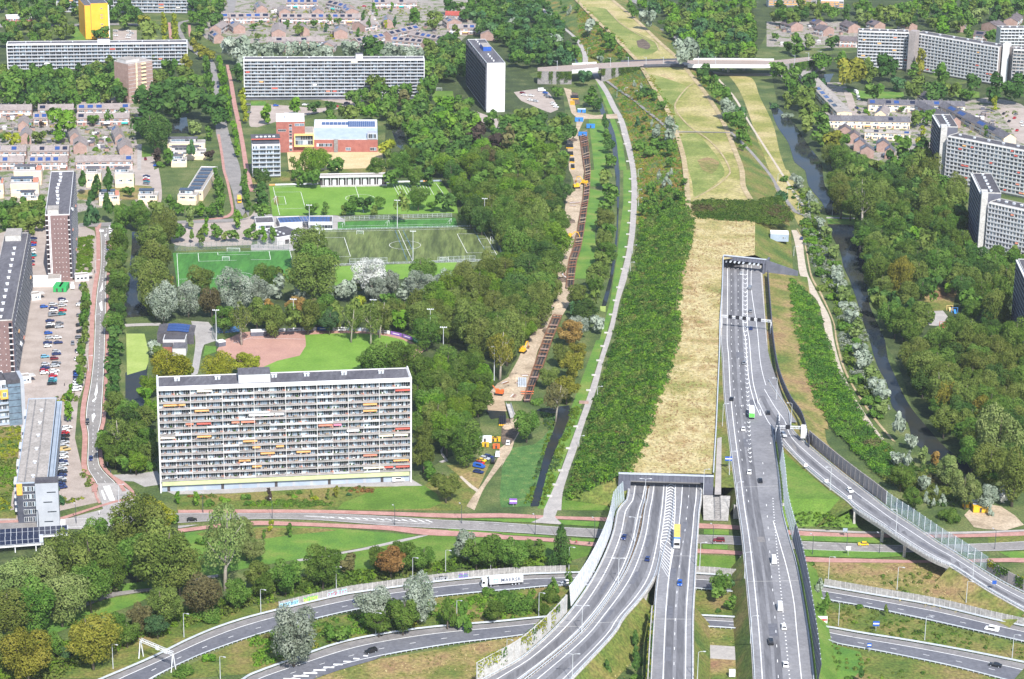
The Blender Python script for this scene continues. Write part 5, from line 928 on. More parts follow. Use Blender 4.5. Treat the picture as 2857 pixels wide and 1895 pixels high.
def terrace(label,A,B,ze=5.4,Dp=9.0,rh=2.9,axis='x',n=6,wall='brick_pink',roof='roof_tile',solar=0.35,seed=0,band='white_wall',Lg=18.0,flat=False,cat='houses',solm='solar_blue'):
 (a,),(b,)=L(A,ze),L(B,ze);o,rz,W=place(a,b);root=empty('terraced_houses' if n>1 else 'house',o,label,'house',None,rz);r=random.Random(seed+7)
 if axis=='y':Dp=Lg
 mb=MB();mb.box(0,W,0,Dp,0,ze)
 if axis=='y':mb.face([(0,0,ze),(W,0,ze),(W/2,0,ze+rh)]);mb.face([(0,Dp,ze),(W/2,Dp,ze+rh),(W,Dp,ze)])
 else:mb.face([(0,0,ze),(0,Dp,ze),(0,Dp/2,ze+rh)]);mb.face([(W,0,ze),(W,Dp/2,ze+rh),(W,Dp,ze)])
 mb.build('wall',wall,root);e=0.35;t=0.16
 ends=((0,1),(1,0))
 for k in range(2):
  mb=MB()
  if axis=='x':y0=-e if k==0 else Dp+e;q=[(-0.2,y0,ze-0.2),(W+0.2,y0,ze-0.2),(W+0.2,Dp/2,ze+rh+0.06),(-0.2,Dp/2,ze+rh+0.06)]
  else:x0=-e if k==0 else W+e;q=[(x0,-0.2,ze-0.2),(x0,Dp+0.2,ze-0.2),(W/2,Dp+0.2,ze+rh+0.06),(W/2,-0.2,ze+rh+0.06)]
  mb.face(q);mb.face([(p[0],p[1],p[2]+t)for p in q])
  for i in range(4):p,p2=q[i],q[(i+1)%4];mb.face([p,p2,(p2[0],p2[1],p2[2]+t),(p[0],p[1],p[2]+t)])
  mb.build('roof',roof,root)
 S={k:Side(root,k,W,Dp)for k in 'frlb'}
 fronts=['f']if axis=='x' else['r','l']
 for fs in fronts:
  s_=S[fs];bw=s_.len/n
  if band:s_.box('facade_band',0.2,s_.len-0.2,0.0,0.08,ze*0.47,ze*0.60,band)
  for k in range(n):
   s_.put('window',window_mesh(bw*0.62,1.25,3,r.randrange(6)),bw*(k+0.5),0.09,ze*0.63)
   s_.put('window',window_mesh(bw*0.5,1.4,3,r.randrange(6)),bw*(k+0.38),0.09,0.8);s_.box('door',bw*(k+0.74),bw*(k+0.74)+0.95,0,0.08,0.05,2.15,r.choice(['door_dark','white_metal','slate_panel','brick_red']))
   if r.random()<0.12:s_.put('awning',awning_mesh(bw*0.7,r.choice(['cream_cloth','teal_cloth','orange_cloth','white_cloth'])),bw*(k+0.45),0.1,2.6)
 for k in range(n):
  fr=(k+0.95)/n
  if axis=='x':put('chimney',box_mesh('chimney',0.7,0.7,1.0,'concrete_dark'),root,(W*min(fr,.97),Dp/2,ze+rh-0.1))
  else:put('chimney',box_mesh('chimney',0.7,0.7,1.0,'concrete_dark'),root,(W/2,Dp*min(fr,.97),ze+rh-0.1))
  if r.random()<solar:
   sl=math.atan2(rh+0.26,(Dp/2 if axis=='x' else W/2)+e);w_=((W if axis=='x' else Dp)/n)*0.62;L_=3.0;m_=solm if r.random()<0.7 else('solar' if solm=='solar_blue' else 'solar_blue')
   o2=put('solar_panel',box_mesh('solar_panel',w_,L_,0.1,m_),root)
   tt_=0.5;zz=ze-0.2+(rh+0.26)*tt_+t+0.06
   if axis=='x':o2.location=(W*(k+0.5)/n,(Dp/2+e)*tt_-e,zz);o2.rotation_euler=(sl,0,0)
   else:o2.location=((W/2+e)*tt_-e,Dp*(k+0.5)/n,zz);o2.rotation_euler=(sl,0,-math.pi/2)
 return root
def rows(prefix,items,**kw):
 for i,it in enumerate(items):terrace(*it[:3],**{**kw,**(it[3]if len(it)>3 else{}),'seed':hash(it[1])%1000})
rows('',[('terrace row at the left edge below the wood, orange awnings','A1:-60,1014','A1:290,1012',dict(n=5)),('short terrace row between two gaps below the wood','A1:350,1012','A1:676,1008',dict(n=4)),('long terrace row below the wood beside the car park','A1:710,1008','A1:1195,1000',dict(n=6)),('terrace row behind the round garden tree','A1:705,1092','A1:1190,1088',dict(n=6)),('short terrace tucked behind the gabled pair','A1:305,1092','A1:440,1090',dict(n=2)),('upper of two terrace rows at the lower left edge','A1:-60,1396','A1:240,1392',dict(n=4)),('terrace row with blue and black solar panels in second tier','A1:280,1396','A1:632,1392',dict(n=5,solar=.5)),('lower of two terrace rows at the lower left edge','A1:-60,1496','A1:220,1492',dict(n=4)),('terrace row with one blue panel in the lowest tier','A1:262,1496','A1:620,1491',dict(n=5)),('long terrace row in the lowest tier beside the footpath','A1:695,1490','A1:1222,1482',dict(n=7))])
rows('',[('gabled house pair, back one, left of the round garden tree','A1:165,1150','A1:260,1148',dict(Lg=20)),('gabled house pair, front one, left of the round garden tree','A1:185,1260','A1:285,1258',dict(Lg=20)),('gabled terrace, back one of the middle pair','A1:645,1262','A1:735,1258',dict(Lg=26)),('gabled terrace, front one of the middle pair','A1:675,1348','A1:800,1345',dict(Lg=20)),('gabled terrace, back one beside the footpath','A1:1060,1270','A1:1150,1266',dict(Lg=28)),('gabled terrace, front one beside the footpath','A1:1100,1375','A1:1222,1370',dict(Lg=24))],axis='y',n=3,solar=0.1)
rows('',[('terrace row at upper left of the estate with black panels','B1:-280,160','B1:172,158',dict(n=6,solar=.9)),('long terrace row with black panels across the estate','B1:280,165','B1:1010,165',dict(n=11,solar=.75)),('white-fronted terrace at the top edge of the estate','B1:325,28','B1:618,28',dict(n=5,solar=.9)),('slanting terrace with four panels near the top edge','B1:690,30','B1:880,78',dict(n=4,solar=.9)),('terrace with solar roofs near the top edge centre','B1:1130,30','B1:1530,25',dict(n=7,solar=.6)),('terrace with wide tiled roof in front of the estate','B1:145,385','B1:680,380',dict(n=7,solar=.2,Dp=11)),('fan terrace, leftmost of the slanting solar rows','B1:990,390','B1:1240,340',dict(n=5,solar=.95)),('fan terrace, uppermost of the slanting solar rows','B1:1290,325','B1:1560,262',dict(n=5,solar=.95)),('fan terrace, nearest of the slanting solar rows','B1:1290,372','B1:1570,398',dict(n=5,solar=.95)),('fan terrace, rightmost of the slanting solar rows','B1:1445,318','B1:1745,370',dict(n=6,solar=.95)),('terrace with black panels left of the wood','B1:1825,262','B1:2190,265',dict(n=6,solar=.6)),('red-roofed terrace with four dormers','B1:1790,140','B1:2000,145',dict(n=4,solar=0,roof='roof_tile_red')),('terrace at the top edge left of the estate street','A1:2115,165','A1:2330,160',dict(n=3,solar=.6))],solm='solar')
rows('',[('gabled house with blue solar roof at the estate edge','A1:1930,260','A1:2035,265',dict(Lg=22,solar=1)),('gabled house beside the silver trees','A1:1970,345','A1:2060,340',dict(Lg=20,solar=1)),('gabled house pair at estate upper left','A1:2150,255','A1:2260,250',dict(Lg=20)),('gabled house near the top left of the estate','B1:50,80','B1:150,78',dict(Lg=24,solar=1)),('gabled house with two small panels','B1:260,110','B1:365,108',dict(Lg=20,solar=.6)),('gabled house in the middle row with panels','B1:565,110','B1:670,108',dict(Lg=18,solar=1)),('gabled house with long blue panels','B1:870,110','B1:995,105',dict(Lg=18,solar=1)),('gabled house left in the estate','B1:190,300','B1:320,300',dict(Lg=34)),('gabled house behind two conifers','B1:455,280','B1:540,278',dict(Lg=20)),('gabled house with sunny gable in estate centre','B1:765,300','B1:890,300',dict(Lg=20,solar=.8)),('gabled house behind dark conical trees','B1:930,220','B1:1050,240',dict(Lg=16)),('gabled house right of the estate street','B1:1220,205','B1:1320,205',dict(Lg=24,solar=1)),('house with large solar roof beside red terrace','B1:1805,210','B1:1945,205',dict(Lg=16,solar=1)),('gabled house at the wood edge','B1:2115,315','B1:2250,320',dict(Lg=14)),('small gabled house behind the mid slab, left','B1:315,430','B1:410,425',dict(Lg=12)),('small gabled house behind the mid slab, right','B1:635,420','B1:765,425',dict(Lg=12,solar=1))],axis='y',n=2,solar=0.3,solm='solar_blue')
rows('',[('dark gabled house, first from left behind the canal','D1:165,240','D1:275,230',dict(Lg=16)),('dark gabled house, second from left behind the canal','D1:400,225','D1:500,220',dict(Lg=14)),('dark gabled house half hidden behind a pale tree','D1:465,280','D1:565,265',dict(Lg=12)),('dark gabled house left of the bent block','D1:695,250','D1:805,245',dict(Lg=18)),('dark gabled house behind the bent block, first','D1:935,235','D1:1035,225',dict(Lg=12)),('dark gabled house behind the bent block, second','D1:1220,245','D1:1330,235',dict(Lg=12)),('dark gabled house behind the bent block, third','D1:1700,240','D1:1770,245',dict(Lg=12)),('dark gabled house behind the bent block, fourth','D1:1920,220','D1:2060,245',dict(Lg=14)),('dark-roofed stepped house at the upper right edge','D1:2125,190','D1:2250,200',dict(Lg=30)),('dark gabled house right of the mound, upper','C1:2050,225','C1:2170,225',dict(Lg=14)),('dark gabled house right of the mound, middle','C1:2130,290','C1:2250,290',dict(Lg=12)),('dark gabled house right of the mound, lower','C1:2200,345','C1:2330,345',dict(Lg=12,wall='brick_red'))],axis='y',n=2,wall='brick_pink',roof='roof_tile_dark',solar=.3)
rows('',[('white-windowed terrace left of the bent block','D1:610,375','D1:775,380',dict(n=4)),('terrace with white dormers behind the canal gardens','D1:490,1110','D1:1262,1125',dict(n=11,roof='roof_felt',wall='cream_house')),('long terrace with white dormer boxes below the lawn','D1:880,960','D1:1768,980',dict(n=12,roof='roof_felt',wall='cream_house')),('cream front row with dark garage doors','D1:845,1215','D1:1265,1235',dict(n=6,roof='roof_gravel',wall='cream_house',rh=0.8)),('white house at the upper right among trees','D1:1845,320','D1:1950,330',dict(n=1))],roof='roof_tile_dark',solar=.2)
rows('',[('long flat-gabled row running away beside the estate lane','D1:590,1035','D1:725,1035',dict(Lg=150,n=10,roof='roof_gravel',wall='cream_house',rh=0.7,solar=.6)),('grey-roofed row running away at the right edge car park','D1:2125,1275','D1:2240,1270',dict(Lg=150,n=9,roof='roof_felt',wall='cream_house')),('grey-roofed row behind the upper angled block','D1:1640,1120','D1:1730,1115',dict(Lg=60,n=5,roof='roof_felt')),('gabled cream house with blue solar roof','D1:935,1050','D1:1045,1058',dict(Lg=22,n=2,wall='cream_house',solar=1)),('brown stepped house beside the tall trees, back','D1:605,1200','D1:720,1205',dict(Lg=10,n=1,roof='roof_tile_dark')),('brown stepped house beside the tall trees, front','D1:690,1255','D1:800,1260',dict(Lg=10,n=1,roof='roof_tile_dark')),('split-gable house with blue glass, left','D1:745,1320','D1:850,1325',dict(Lg=10,n=1,roof='roof_felt',solar=1)),('split-gable house with blue glass, lower','D1:805,1385','D1:930,1390',dict(Lg=10,n=1,roof='roof_felt',solar=1)),('split-gable house with blue glass, right','D1:955,1330','D1:1070,1335',dict(Lg=10,n=1,roof='roof_felt',solar=1)),('split-gable house with blue glass, lowest right','D1:1030,1395','D1:1120,1400',dict(Lg=10,n=1,roof='roof_felt',solar=1))],axis='y',solar=.2)
for k,(a_,b_,h_,lab)in enumerate((('C1:2050,500','C1:2051,500',0,''),)):pass
def flat_home(label,A,B,H=8.6,Dp=9,n=2,wall='cream_house',orange=True,seed=0):
 root,W,Dp,S=tower('house',label,A,B,H,Dp,wall,'roof_gravel',None,'offwhite_wall');root['category']='house';r=random.Random(seed)
 for k in range(n):
  for z in(0.8,3.4):S['f'].put('window',window_mesh(W/n*0.6,1.4,3,r.randrange(6)),W*(k+0.5)/n,0.03,z)
  if r.random()<.7:S['f'].put('awning',awning_mesh(W/n*0.7,'white_cloth'),W*(k+0.5)/n,0.1,2.7)
 mb=MB();mb.box(0.4,W*0.75,Dp*0.35,Dp-0.4,H+0.02,H+2.4);o=mb.build('roof_room','offwhite_wall',root);S['f'].put('window',window_mesh(W*0.6,1.5,5,1),W*0.4,-Dp*0.35+0.03,H+0.5)
 mb=MB();mb.box(0.2,W*0.8,Dp*0.3,Dp-0.2,H+2.41,H+2.6);mb.build('roof_room_roof','solar' if seed%2 else 'roof_felt',o)
 if orange:mb=MB();mb.box(W*0.8,W-0.3,Dp*0.3,Dp-0.4,H+0.02,H+1.6);mb.build('orange_box','coral_cloth',root)
 S['f'].box('terrace_wall',0.1,W-0.1,0.0,2.4,0,2.6,wall)
 return root
flat_home('cream flat-roofed home with orange box, front left','A2:95,125','A2:355,120',seed=1);flat_home('cream flat-roofed home behind it at the left','A2:125,10','A2:380,8',seed=2);flat_home('cream flat-roofed home cut by the left edge','A2:-80,130','A2:30,128',seed=3);flat_home('low home with solar strips left of the tower','A2:180,250','A2:350,248',H=4,seed=5,orange=False)
flat_home('cream home with orange box right of the tower','A2:910,245','A2:1100,240',H=5,seed=7);flat_home('solar-roofed cream home facing the canal end','A2:1270,235','A2:1448,235',H=5,seed=9,orange=False);flat_home('solar-roofed cream home beside the avenue bend','A2:1635,230','A2:1810,235',H=5.5,seed=11,orange=False);flat_home('cream home right of the tower, back row left','A2:790,30','A2:930,28',seed=4,orange=False);flat_home('cream home right of the tower, back row right','A2:1055,35','A2:1230,30',seed=6,orange=False)
flat_home('white house with black solar strips beside the avenue','A1:1540,1320','A1:1888,1318',H=6.5,n=4,seed=8,orange=False);flat_home('white stepped house in front of the solar strip house','A1:1575,1400','A1:1895,1398',H=5,n=4,seed=10,orange=False);flat_home('low white house with black roof beside copper tree','A1:1575,1480','A1:1720,1478',H=4,n=2,seed=12,orange=False)
root,W,Dp,S=tower('house_row','narrow row with black solar roofs beside the avenue','A2:1715,185','A2:1870,188',6.5,62,'cream_house','roof_gravel');root['category']='house'
for k in range(6):put('solar_panel',box_mesh('solar_panel',W*0.7,7.0,0.3,'solar'),root,(W*0.45,6+k*9.6,6.6))
for k in range(3):S['f'].put('window',window_mesh(W*0.2,1.4,2,k),W*(0.2+0.3*k),0.03,3.4)
face_slab('apartment_block','low block with rows of orange awnings at the top edge','D1:-40,-20','D1:400,-20',9,10,3,10,61,awn=0.8,awncol=['orange_cloth'])
face_slab('apartment_block','second low block with orange awnings at the top edge','D1:440,0','D1:650,5',8,10,3,5,62,awn=0.8,awncol=['orange_cloth'])
for k,(a_,b_,lab)in enumerate((('A4:-60,260','A4:630,215','upper black solar canopy behind the lower left trees'),('A4:-60,335','A4:400,300','lower black solar canopy with white frame at the left edge'))):
 (a,),(b,)=L(a_,4.0),L(b_,4.0);o,rz,W=place(a,b);root=empty('solar_canopy',o,lab,'canopy',None,rz)
 mb=MB();mb.face([(0,0,3.6),(W,0,3.6),(W,6,4.6),(0,6,4.6)]);mb.face([(0,0,3.4),(W,0,3.4),(W,6,4.4),(0,6,4.4)]);mb.build('canopy_deck','steel',root)
 for i in range(int(W/2.2)):
  for j in range(2):o2=put('solar_panel',box_mesh('solar_panel',2.0,2.7,0.08,'solar'),root,(1.2+i*2.2,1.5+j*3.0,3.9+j*0.5));o2.rotation_euler=(0.165,0,0)
 for i in range(int(W/8)+1):mb=MB();mb.box(i*8,i*8+0.35,0.2,0.55,0,3.5);mb.build('post','white_metal',root)
 mb=MB();mb.box(0,W,-0.15,0.1,2.6,3.2);mb.build('beam','white_metal',root)
SH=[]
for q,m_ in enumerate(('timber','offwhite_wall','roof_tile','brick_pink','slate_panel')):
 mb=MB();mb.box(-1.4,1.4,-1.1,1.1,0,2.1,0);mb.face([(-1.6,-1.3,2.1),(1.6,-1.3,2.1),(1.6,1.3,2.5),(-1.6,1.3,2.5)],1);mb.face([(-1.4,1.1,2.1),(1.4,1.1,2.1),(1.6,1.3,2.5),(-1.6,1.3,2.5)],0);SH.append(mb.mesh('garden_shed',[m_,['roof_felt','roof_white','roof_tile','roof_dark','roof_gravel'][q]]))
def ptin(s,n,seed):
 poly=N(s);r=random.Random(seed);xs=[p[0]for p in poly];ys_=[p[1]for p in poly];out=[]
 while len(out)<n:
  p=(r.uniform(min(xs),max(xs)),r.uniform(min(ys_),max(ys_)));c=False;j=len(poly)-1
  for i in range(len(poly)):
   a,b=poly[i],poly[j]
   if(a[1]>p[1])!=(b[1]>p[1])and p[0]<(b[0]-a[0])*(p[1]-a[1])/(b[1]-a[1])+a[0]:c=not c
   j=i
  if c:out.append(p)
 return out
for lab,s_,n_ in(('small flat garden shed between the left terraces','A1:0,1060 300,1060 640,1110 700,1200 640,1330 300,1330 0,1330',34),('small flat garden shed between the gabled left terraces','A1:790,1170 1060,1170 1060,1400 820,1400',22),('small garden shed in the upper estate gardens','B1:150,90 1000,90 1000,120 960,330 700,330 180,250',40),('small garden shed behind the fan terraces','B1:1100,330 1800,230 1800,300 1500,420 1100,420',14),('small garden shed in the right-hand terrace gardens','D1:1050,1000 1700,1010 1500,1060 1250,1060',14),('small garden shed behind the upper angled block','D1:1760,1000 1950,1000 2080,1260 1900,1240',24),('small garden shed among the dark gabled houses','D1:20,250 700,260 600,400 60,420',24)):
 for k,p in enumerate(sorted(ptin(s_,n_,len(lab)))):o=put('garden_shed',SH[k%5],None,G(p[0],p[1],.1));o.rotation_euler=(0,0,(k%4)*.4-.6);tag(o,'%s %s, %s from left'%(['wooden','pale','tile-roofed','brick','dark'][k%5],lab.replace('small ',''),ordinal(k+1)),'shed',lab)
def leaf_quads(P,Nn,size,rng,long=1.5):
 n=len(P);r=rng.normal(size=(n,3));t=np.cross(Nn,r);t /= np.linalg.norm(t,axis=1,keepdims=True)+1e-9;b=np.cross(Nn,t)
 s=(size*rng.uniform(0.65,1.35,n))[:,None];a=t*s*0.5*long;c=b*s*0.5
 return np.stack([P-a,P-c*0.9,P+a,P+c*0.9],1).reshape(-1,3)
def crown_pts(shape,n,rng,lobes):
 """points and outward normals on a heap of foliage lobes filling a unit crown"""
 C_=[];
 for k in range(lobes):
  while True:
   q=rng.uniform(-1,1,3)
   if np.linalg.norm(q)<1:break
  q=q/np.linalg.norm(q)*rng.uniform(0.35,0.82)
  if shape=='cone':zz=rng.uniform(-0.85,0.85);rr=(0.9-zz)/1.8*0.82*math.sqrt(rng.uniform(0.2,1));an=rng.uniform(0,6.28);q=np.array([rr*math.cos(an),rr*math.sin(an),zz])
  elif shape=='dome':q[2]=abs(q[2])*0.95-0.35
  elif shape=='column':q[:2]*=0.75;q[2]=rng.uniform(-0.8,0.8)
  C_.append(q)
 C_=np.array(C_);R_=rng.uniform(0.26,0.46,lobes)*(1.0 if lobes<20 else 0.85)
 if shape=='cone':R_=np.clip(0.12+0.30*(0.95-C_[:,2])/1.9,0.1,0.4)*rng.uniform(0.8,1.2,lobes)
 w_=R_**2;k=rng.choice(lobes,n,p=w_/w_.sum());d=rng.normal(size=(n,3));d[:,2]+=0.35;d /= np.linalg.norm(d,axis=1,keepdims=True)
 P=C_[k]+d*R_[k][:,None]*rng.uniform(0.72,1.1,n)[:,None]
 inside=np.zeros(n,bool)
 for j in range(lobes):inside |=(np.linalg.norm(P-C_[j],axis=1)<R_[j]*0.68)&(k!=j)
 P,d,k=P[~inside],d[~inside],k[~inside]
 return P,d,k,C_
CROWNS={}
def crown_mesh(shape,res,var):
 key=(shape,res,var)
 if key in CROWNS:return CROWNS[key]
 rng=np.random.default_rng(abs(hash(key))%99991 if False else(sum(map(ord,shape))*31+res*7+var*101));n,size,lobes={-1:(300,0.3,9),0:(600,0.21,11),1:(2200,0.12,18),2:(4600,0.083,28),3:(7600,0.062,40)}[res]
 if shape=='sparse':n=int(n*0.42);lobes=int(lobes*0.8)
 P,d,k,C_=crown_pts('round' if shape=='sparse' else shape,int(n*1.5),rng,lobes);P,d,k=P[:n],d[:n],k[:n]
 nn=d*0.95+rng.normal(size=d.shape)*0.42+np.array([0,0,0.25]);nn /= np.linalg.norm(nn,axis=1,keepdims=True)
 V=leaf_quads(P,nn,size,rng,1.7 if shape=='weep' else 1.4);m=len(P)
 me=D.meshes.new('crown');me.from_pydata(V.tolist(),[],np.arange(4*m).reshape(-1,4).tolist())
 lob=rng.uniform(0,1,lobes+1);v=np.clip(0.55*lob[k]+0.45*rng.uniform(0,1,m),0,1)
 at=me.attributes.new('v','FLOAT','FACE');at.data.foreach_set('value',v.astype(np.float32));me.materials.append(MATS['leaf_mid'])
 CROWNS[key]=(me,V,v);return CROWNS[key]
TRUNKS={}
def trunk_mesh(var,bark,limbs=True):
 key=(var,bark,limbs)
 if key not in TRUNKS:
  r=random.Random(var*13+5);mb=MB();lean=(r.uniform(-.1,.1),r.uniform(-.1,.1))
  mb.tube([(0,0,-0.02),(lean[0]*0.3,lean[1]*0.3,0.3),(lean[0],lean[1],0.75),(lean[0]*1.3,lean[1]*1.3,0.97)],[0.034,0.025,0.016,0.005],7)
  for k in range(7 if limbs else 3):
   a=6.28*k/7+r.uniform(-.4,.4);z=r.uniform(0.26,0.6);L_=r.uniform(0.16,0.3);b=(lean[0]*z,lean[1]*z,z)
   mb.tube([b,(b[0]+math.cos(a)*L_*0.5,b[1]+math.sin(a)*L_*0.5,z+L_*0.45),(b[0]+math.cos(a)*L_,b[1]+math.sin(a)*L_,z+L_*1.1)],[0.014,0.009,0.003],5,cap=False)
  TRUNKS[key]=mb.mesh('trunk',bark,True)
 return TRUNKS[key]
KIND={'o':('round',1.0,0.16,'round broadleaf tree','broadleaf_tree'),'t':('round',1.35,0.14,'tall broadleaf tree','broadleaf_tree'),'p':('column',2.1,0.10,'columnar poplar','poplar_tree'),'s':('round',1.15,0.12,'silvery willow','willow_tree'),'c':('cone',1.7,0.07,'conical tree','conical_tree'),'k':('column',1.5,0.2,'street tree','street_tree'),'b':('dome',0.85,0.0,'rounded bush','bush'),'x':('sparse',1.4,0.25,'thin-crowned tree with visible limbs','broadleaf_tree'),'w':('round',0.95,0.1,'weeping willow','willow_tree')}
COLN={'m':('leaf_mid','green'),'d':('leaf_dark','dark green'),'g':('leaf_bluegreen','blue-green'),'o':('leaf_olive','olive'),'b':('leaf_bright','bright green'),'y':('leaf_yellow','yellow-green'),'l':('leaf_gold','golden'),'r':('leaf_rust','rust-brown'),'n':('leaf_brown','brown-green'),'p':('leaf_purple','purple-leaved'),'s':('leaf_silver','silver-grey'),'h':('leaf_white','white-leaved'),'w':('leaf_willow','pale green')}
TREES=[]
def add_tree(px,py,wpx,kind,col,place,ground=0.0):
 sh,asp,clear,_,_=KIND[kind];r=4.0
 for _ in range(4):
  hz=r*asp;h=2*hz/(1-clear);zc=h-hz if kind!='b' else hz*0.5
  g=GD(px,py,zc)+np.array([0,0,zc])if ground=='m' else G(px,py,ground+zc);dist=float((g-_cam)@_fw);r=wpx*0.585*dist/F
 TREES.append(dict(px=px,py=py,r=r,kind=kind,col=col,place=place,pos=(g[0],g[1],g[2]-zc),h=h,hz=hz,s=wpx))
SMALL={'in the big lower left grove':1.22,'in the thicket above the link road':1.3,'between the two link roads':1.2,'in the clump left of the main slab':1.18,'in the silver willow row below the pitches':1.1,'in the silver belt on the near bank of the right canal':.92,'among the estate gardens':0.8,'among the left terraces':0.85,'among the right-hand terraces':0.85,'behind the right-hand houses':0.8}
def T(place,s,ground=0.0):
 """'A1: ko 10,20,30 ...' : zone, then kind+colour, then x,y,width in survey tile units"""
 zn=None;kc='om'
 for t in s.split():
  if t.endswith(':'):zn=t[:-1]
  elif ',' in t:
   x,y,w_=map(float,t.split(','))
   if zn=='W':k=1/1.20854;px,py=x/k,y/k
   else:k=3.3014;px,py=ZC[zn[0]]+x/k,ZR[zn[1]]+y/k
   add_tree(px,py,w_/k*SMALL.get(place,1),kc[0],kc[1],place,ground)
  else:kc=t
FILL=[]
def inside(p,poly):
 c=False;j=len(poly)-1
 for i in range(len(poly)):
  a,b=poly[i],poly[j]
  if(a[1]>p[1])!=(b[1]>p[1])and p[0]<(b[0]-a[0])*(p[1]-a[1])/(b[1]-a[1])+a[0]:c=not c
  j=i
 return c
def grove(place,s,kinds,wm=(9,13),spacing=0.8,n=60,ground=0.0,seed=1,avoid=True):
 """fill a photo region with trees (diameters in metres)"""
 poly=N(s);r_=random.Random(seed);xs=[p[0]for p in poly];ys_=[p[1]for p in poly];got=[];tries=0
 while len(got)<n and tries<n*60:
  tries+=1;p=(r_.uniform(min(xs),max(xs)),r_.uniform(min(ys_),max(ys_)))
  if not inside(p,poly):continue
  g=G(p[0],p[1],6.0);dist=float((g-_cam)@_fw);dm=r_.uniform(*wm);w_=dm*F/dist
  if any(math.hypot(g[0]-q[0],(g[1]-q[1]))<spacing*(dm+q[2])/2 for q in got):continue
  if avoid and any(abs(p[0]-t['px'])<0.3*(w_+t['s'])and abs(p[1]-t['py'])<0.25*(w_+t['s'])for t in TREES if t['place']!=place and t['s']>8):continue
  got.append((g[0],g[1],dm));k=r_.choice(kinds.split());add_tree(p[0],p[1],w_,k[0],k[1],place,ground)
T('around the pond beside the avenue','A1: od 1330,930,240 1500,890,250 1750,890,260 1950,950,240 1330,1080,260 1430,1190,300 1610,1000,190 2020,1060,170 1560,850,200 ww 1790,1170,120')
T('among the left terraces','A1: ob 565,1090,270 om 855,1095,110 xm 1000,1075,110 om 1115,1050,115 oo 360,1250,130 ob 545,1245,120 cd 265,1290,50 op 380,1140,60 oy 110,1270,150 om 30,1260,90 op 770,1120,50 bm 1000,1290,70 bb 850,1260,80 bb 880,1375,70')
T('beside the white solar houses','A1: op 1455,1430,115 om 1540,1430,130 cg 1760,1375,110 op 1930,1420,85 om 1915,1220,100 bm 1480,1520,90 by 1440,1340,60')
T('in the row along the northern avenue','A1: kb 2030,580,75 2040,680,85 2060,780,85 2080,865,85 2100,950,80 2110,1040,80 kb 2155,1180,75 2170,1270,70 2190,1360,75 km 1890,580,80 1905,660,80 1925,760,95 1945,830,90 ky 2240,880,80 2240,960,70 2250,1040,80 A2: km 2000,60,95 2010,150,105 2030,230,110 2045,315,105 2250,60,80 2255,130,80 2265,210,80 2275,290,80')
T('in the paired rows behind the left slab','A1: ky 1510,170,65 1510,240,70 1520,310,80 1605,190,65 1615,260,70 1615,330,70 km 1705,250,50')
T('around the orange gable','A1: wo 1380,280,230 ol 1325,185,120 to 570,240,140 om 950,300,110 om 880,310,90 to 650,270,90')
T('right of the left slab','A1: ol 1790,410,100 1870,470,110 1940,500,90 oo 1800,330,110 om 1860,240,120 oo 1440,520,130 sm 1560,610,150 oo 1480,700,140 ol 1720,570,120 oo 1700,680,160 om 1810,740,140 om 1630,760,150 on 1410,800,130 od 1580,820,150')
T('at the corner of the estate','A1: ss 2170,430,220 2260,520,190 od 2200,660,130')
grove('in the wood below the left slab','A1:0,650 400,640 640,660 850,610 1050,560 1160,540 1175,870 700,930 300,930 0,900','od om oo od tm om',(9,14),0.85,64,seed=3)
grove('behind the left slab','A1:0,230 250,190 480,240 500,345 0,355','oo om od',(8,12),0.85,12,seed=4)
grove('in the wood at the top left edge','A1:330,0 780,20 780,190 400,190 0,90 0,0','od om oo',(9,13),0.85,22,seed=5);grove('left of the top slab','A1:1000,30 1290,30 1290,190 1010,190','om od',(9,12),0.85,11,seed=6);grove('right of the top slab','A1:1770,0 2090,0 2000,180 1780,170','om od oo',(9,13),0.85,14,seed=7)
T('in the silver row behind the mid slab','B1: ss 40,450,120 150,470,130 250,450,130 390,450,140 500,460,130 600,460,130 700,470,120 900,440,150 1010,480,110 1250,480,130 1350,470,120 1480,485,120 1570,515,110 od 1120,430,200')
T('among the estate gardens','B1: om 470,230,90 om 580,210,80 sg 690,250,70 om 330,220,80 om 800,190,80 oo 440,270,110 xo 720,170,70 cd 1040,130,70 1085,220,75 990,285,60 kb 1130,60,50 1155,110,40 1300,60,50 ky 1245,220,50 cg 1330,220,85 om 1500,140,170 oo 1690,150,150 1680,215,130 oo 1880,290,130 ky 650,230,35 om 30,240,80 oo 60,330,70 by 740,330,60 by 1260,340,60 om 90,200,50')
grove('in the wood left of the white tower','B1:1600,430 1850,360 1985,450 1985,640 1700,690 1610,570','om od oo',(9,13),0.85,34,seed=8)
grove('in the wood behind the white tower','B1:1820,40 2311,0 C1:400,0 520,180 560,330 690,510 600,560 250,555 40,540 B1:2311,320 2050,200','od om og od',(9,14),0.85,90,seed=9)
T('at the edge of the wood behind the white tower','C1: ss 130,220,110 ss 460,200,100 ss 330,170,80 ss 480,365,120 om 680,360,65 300,400,140 od 150,450,160')
T('in front of the mid slab','B1: om 960,880,140 to 1150,770,150 to 1340,745,130 on 1400,900,150 om 1510,800,110 tm 1640,780,160 om 1240,860,130 om 1060,870,110 od 590,980,110 od 730,975,100 ob 150,1040,140 ob 400,965,140 wo 880,1035,180 ob 1090,1020,140 om 1180,980,130 om 740,1080,130')
grove('in the front wood beside the mid slab','B1:900,890 1000,790 1350,720 1600,690 1690,720 1680,900 1640,950 1250,1000 950,960','to om om tm',(8,11),0.8,22,seed=10)
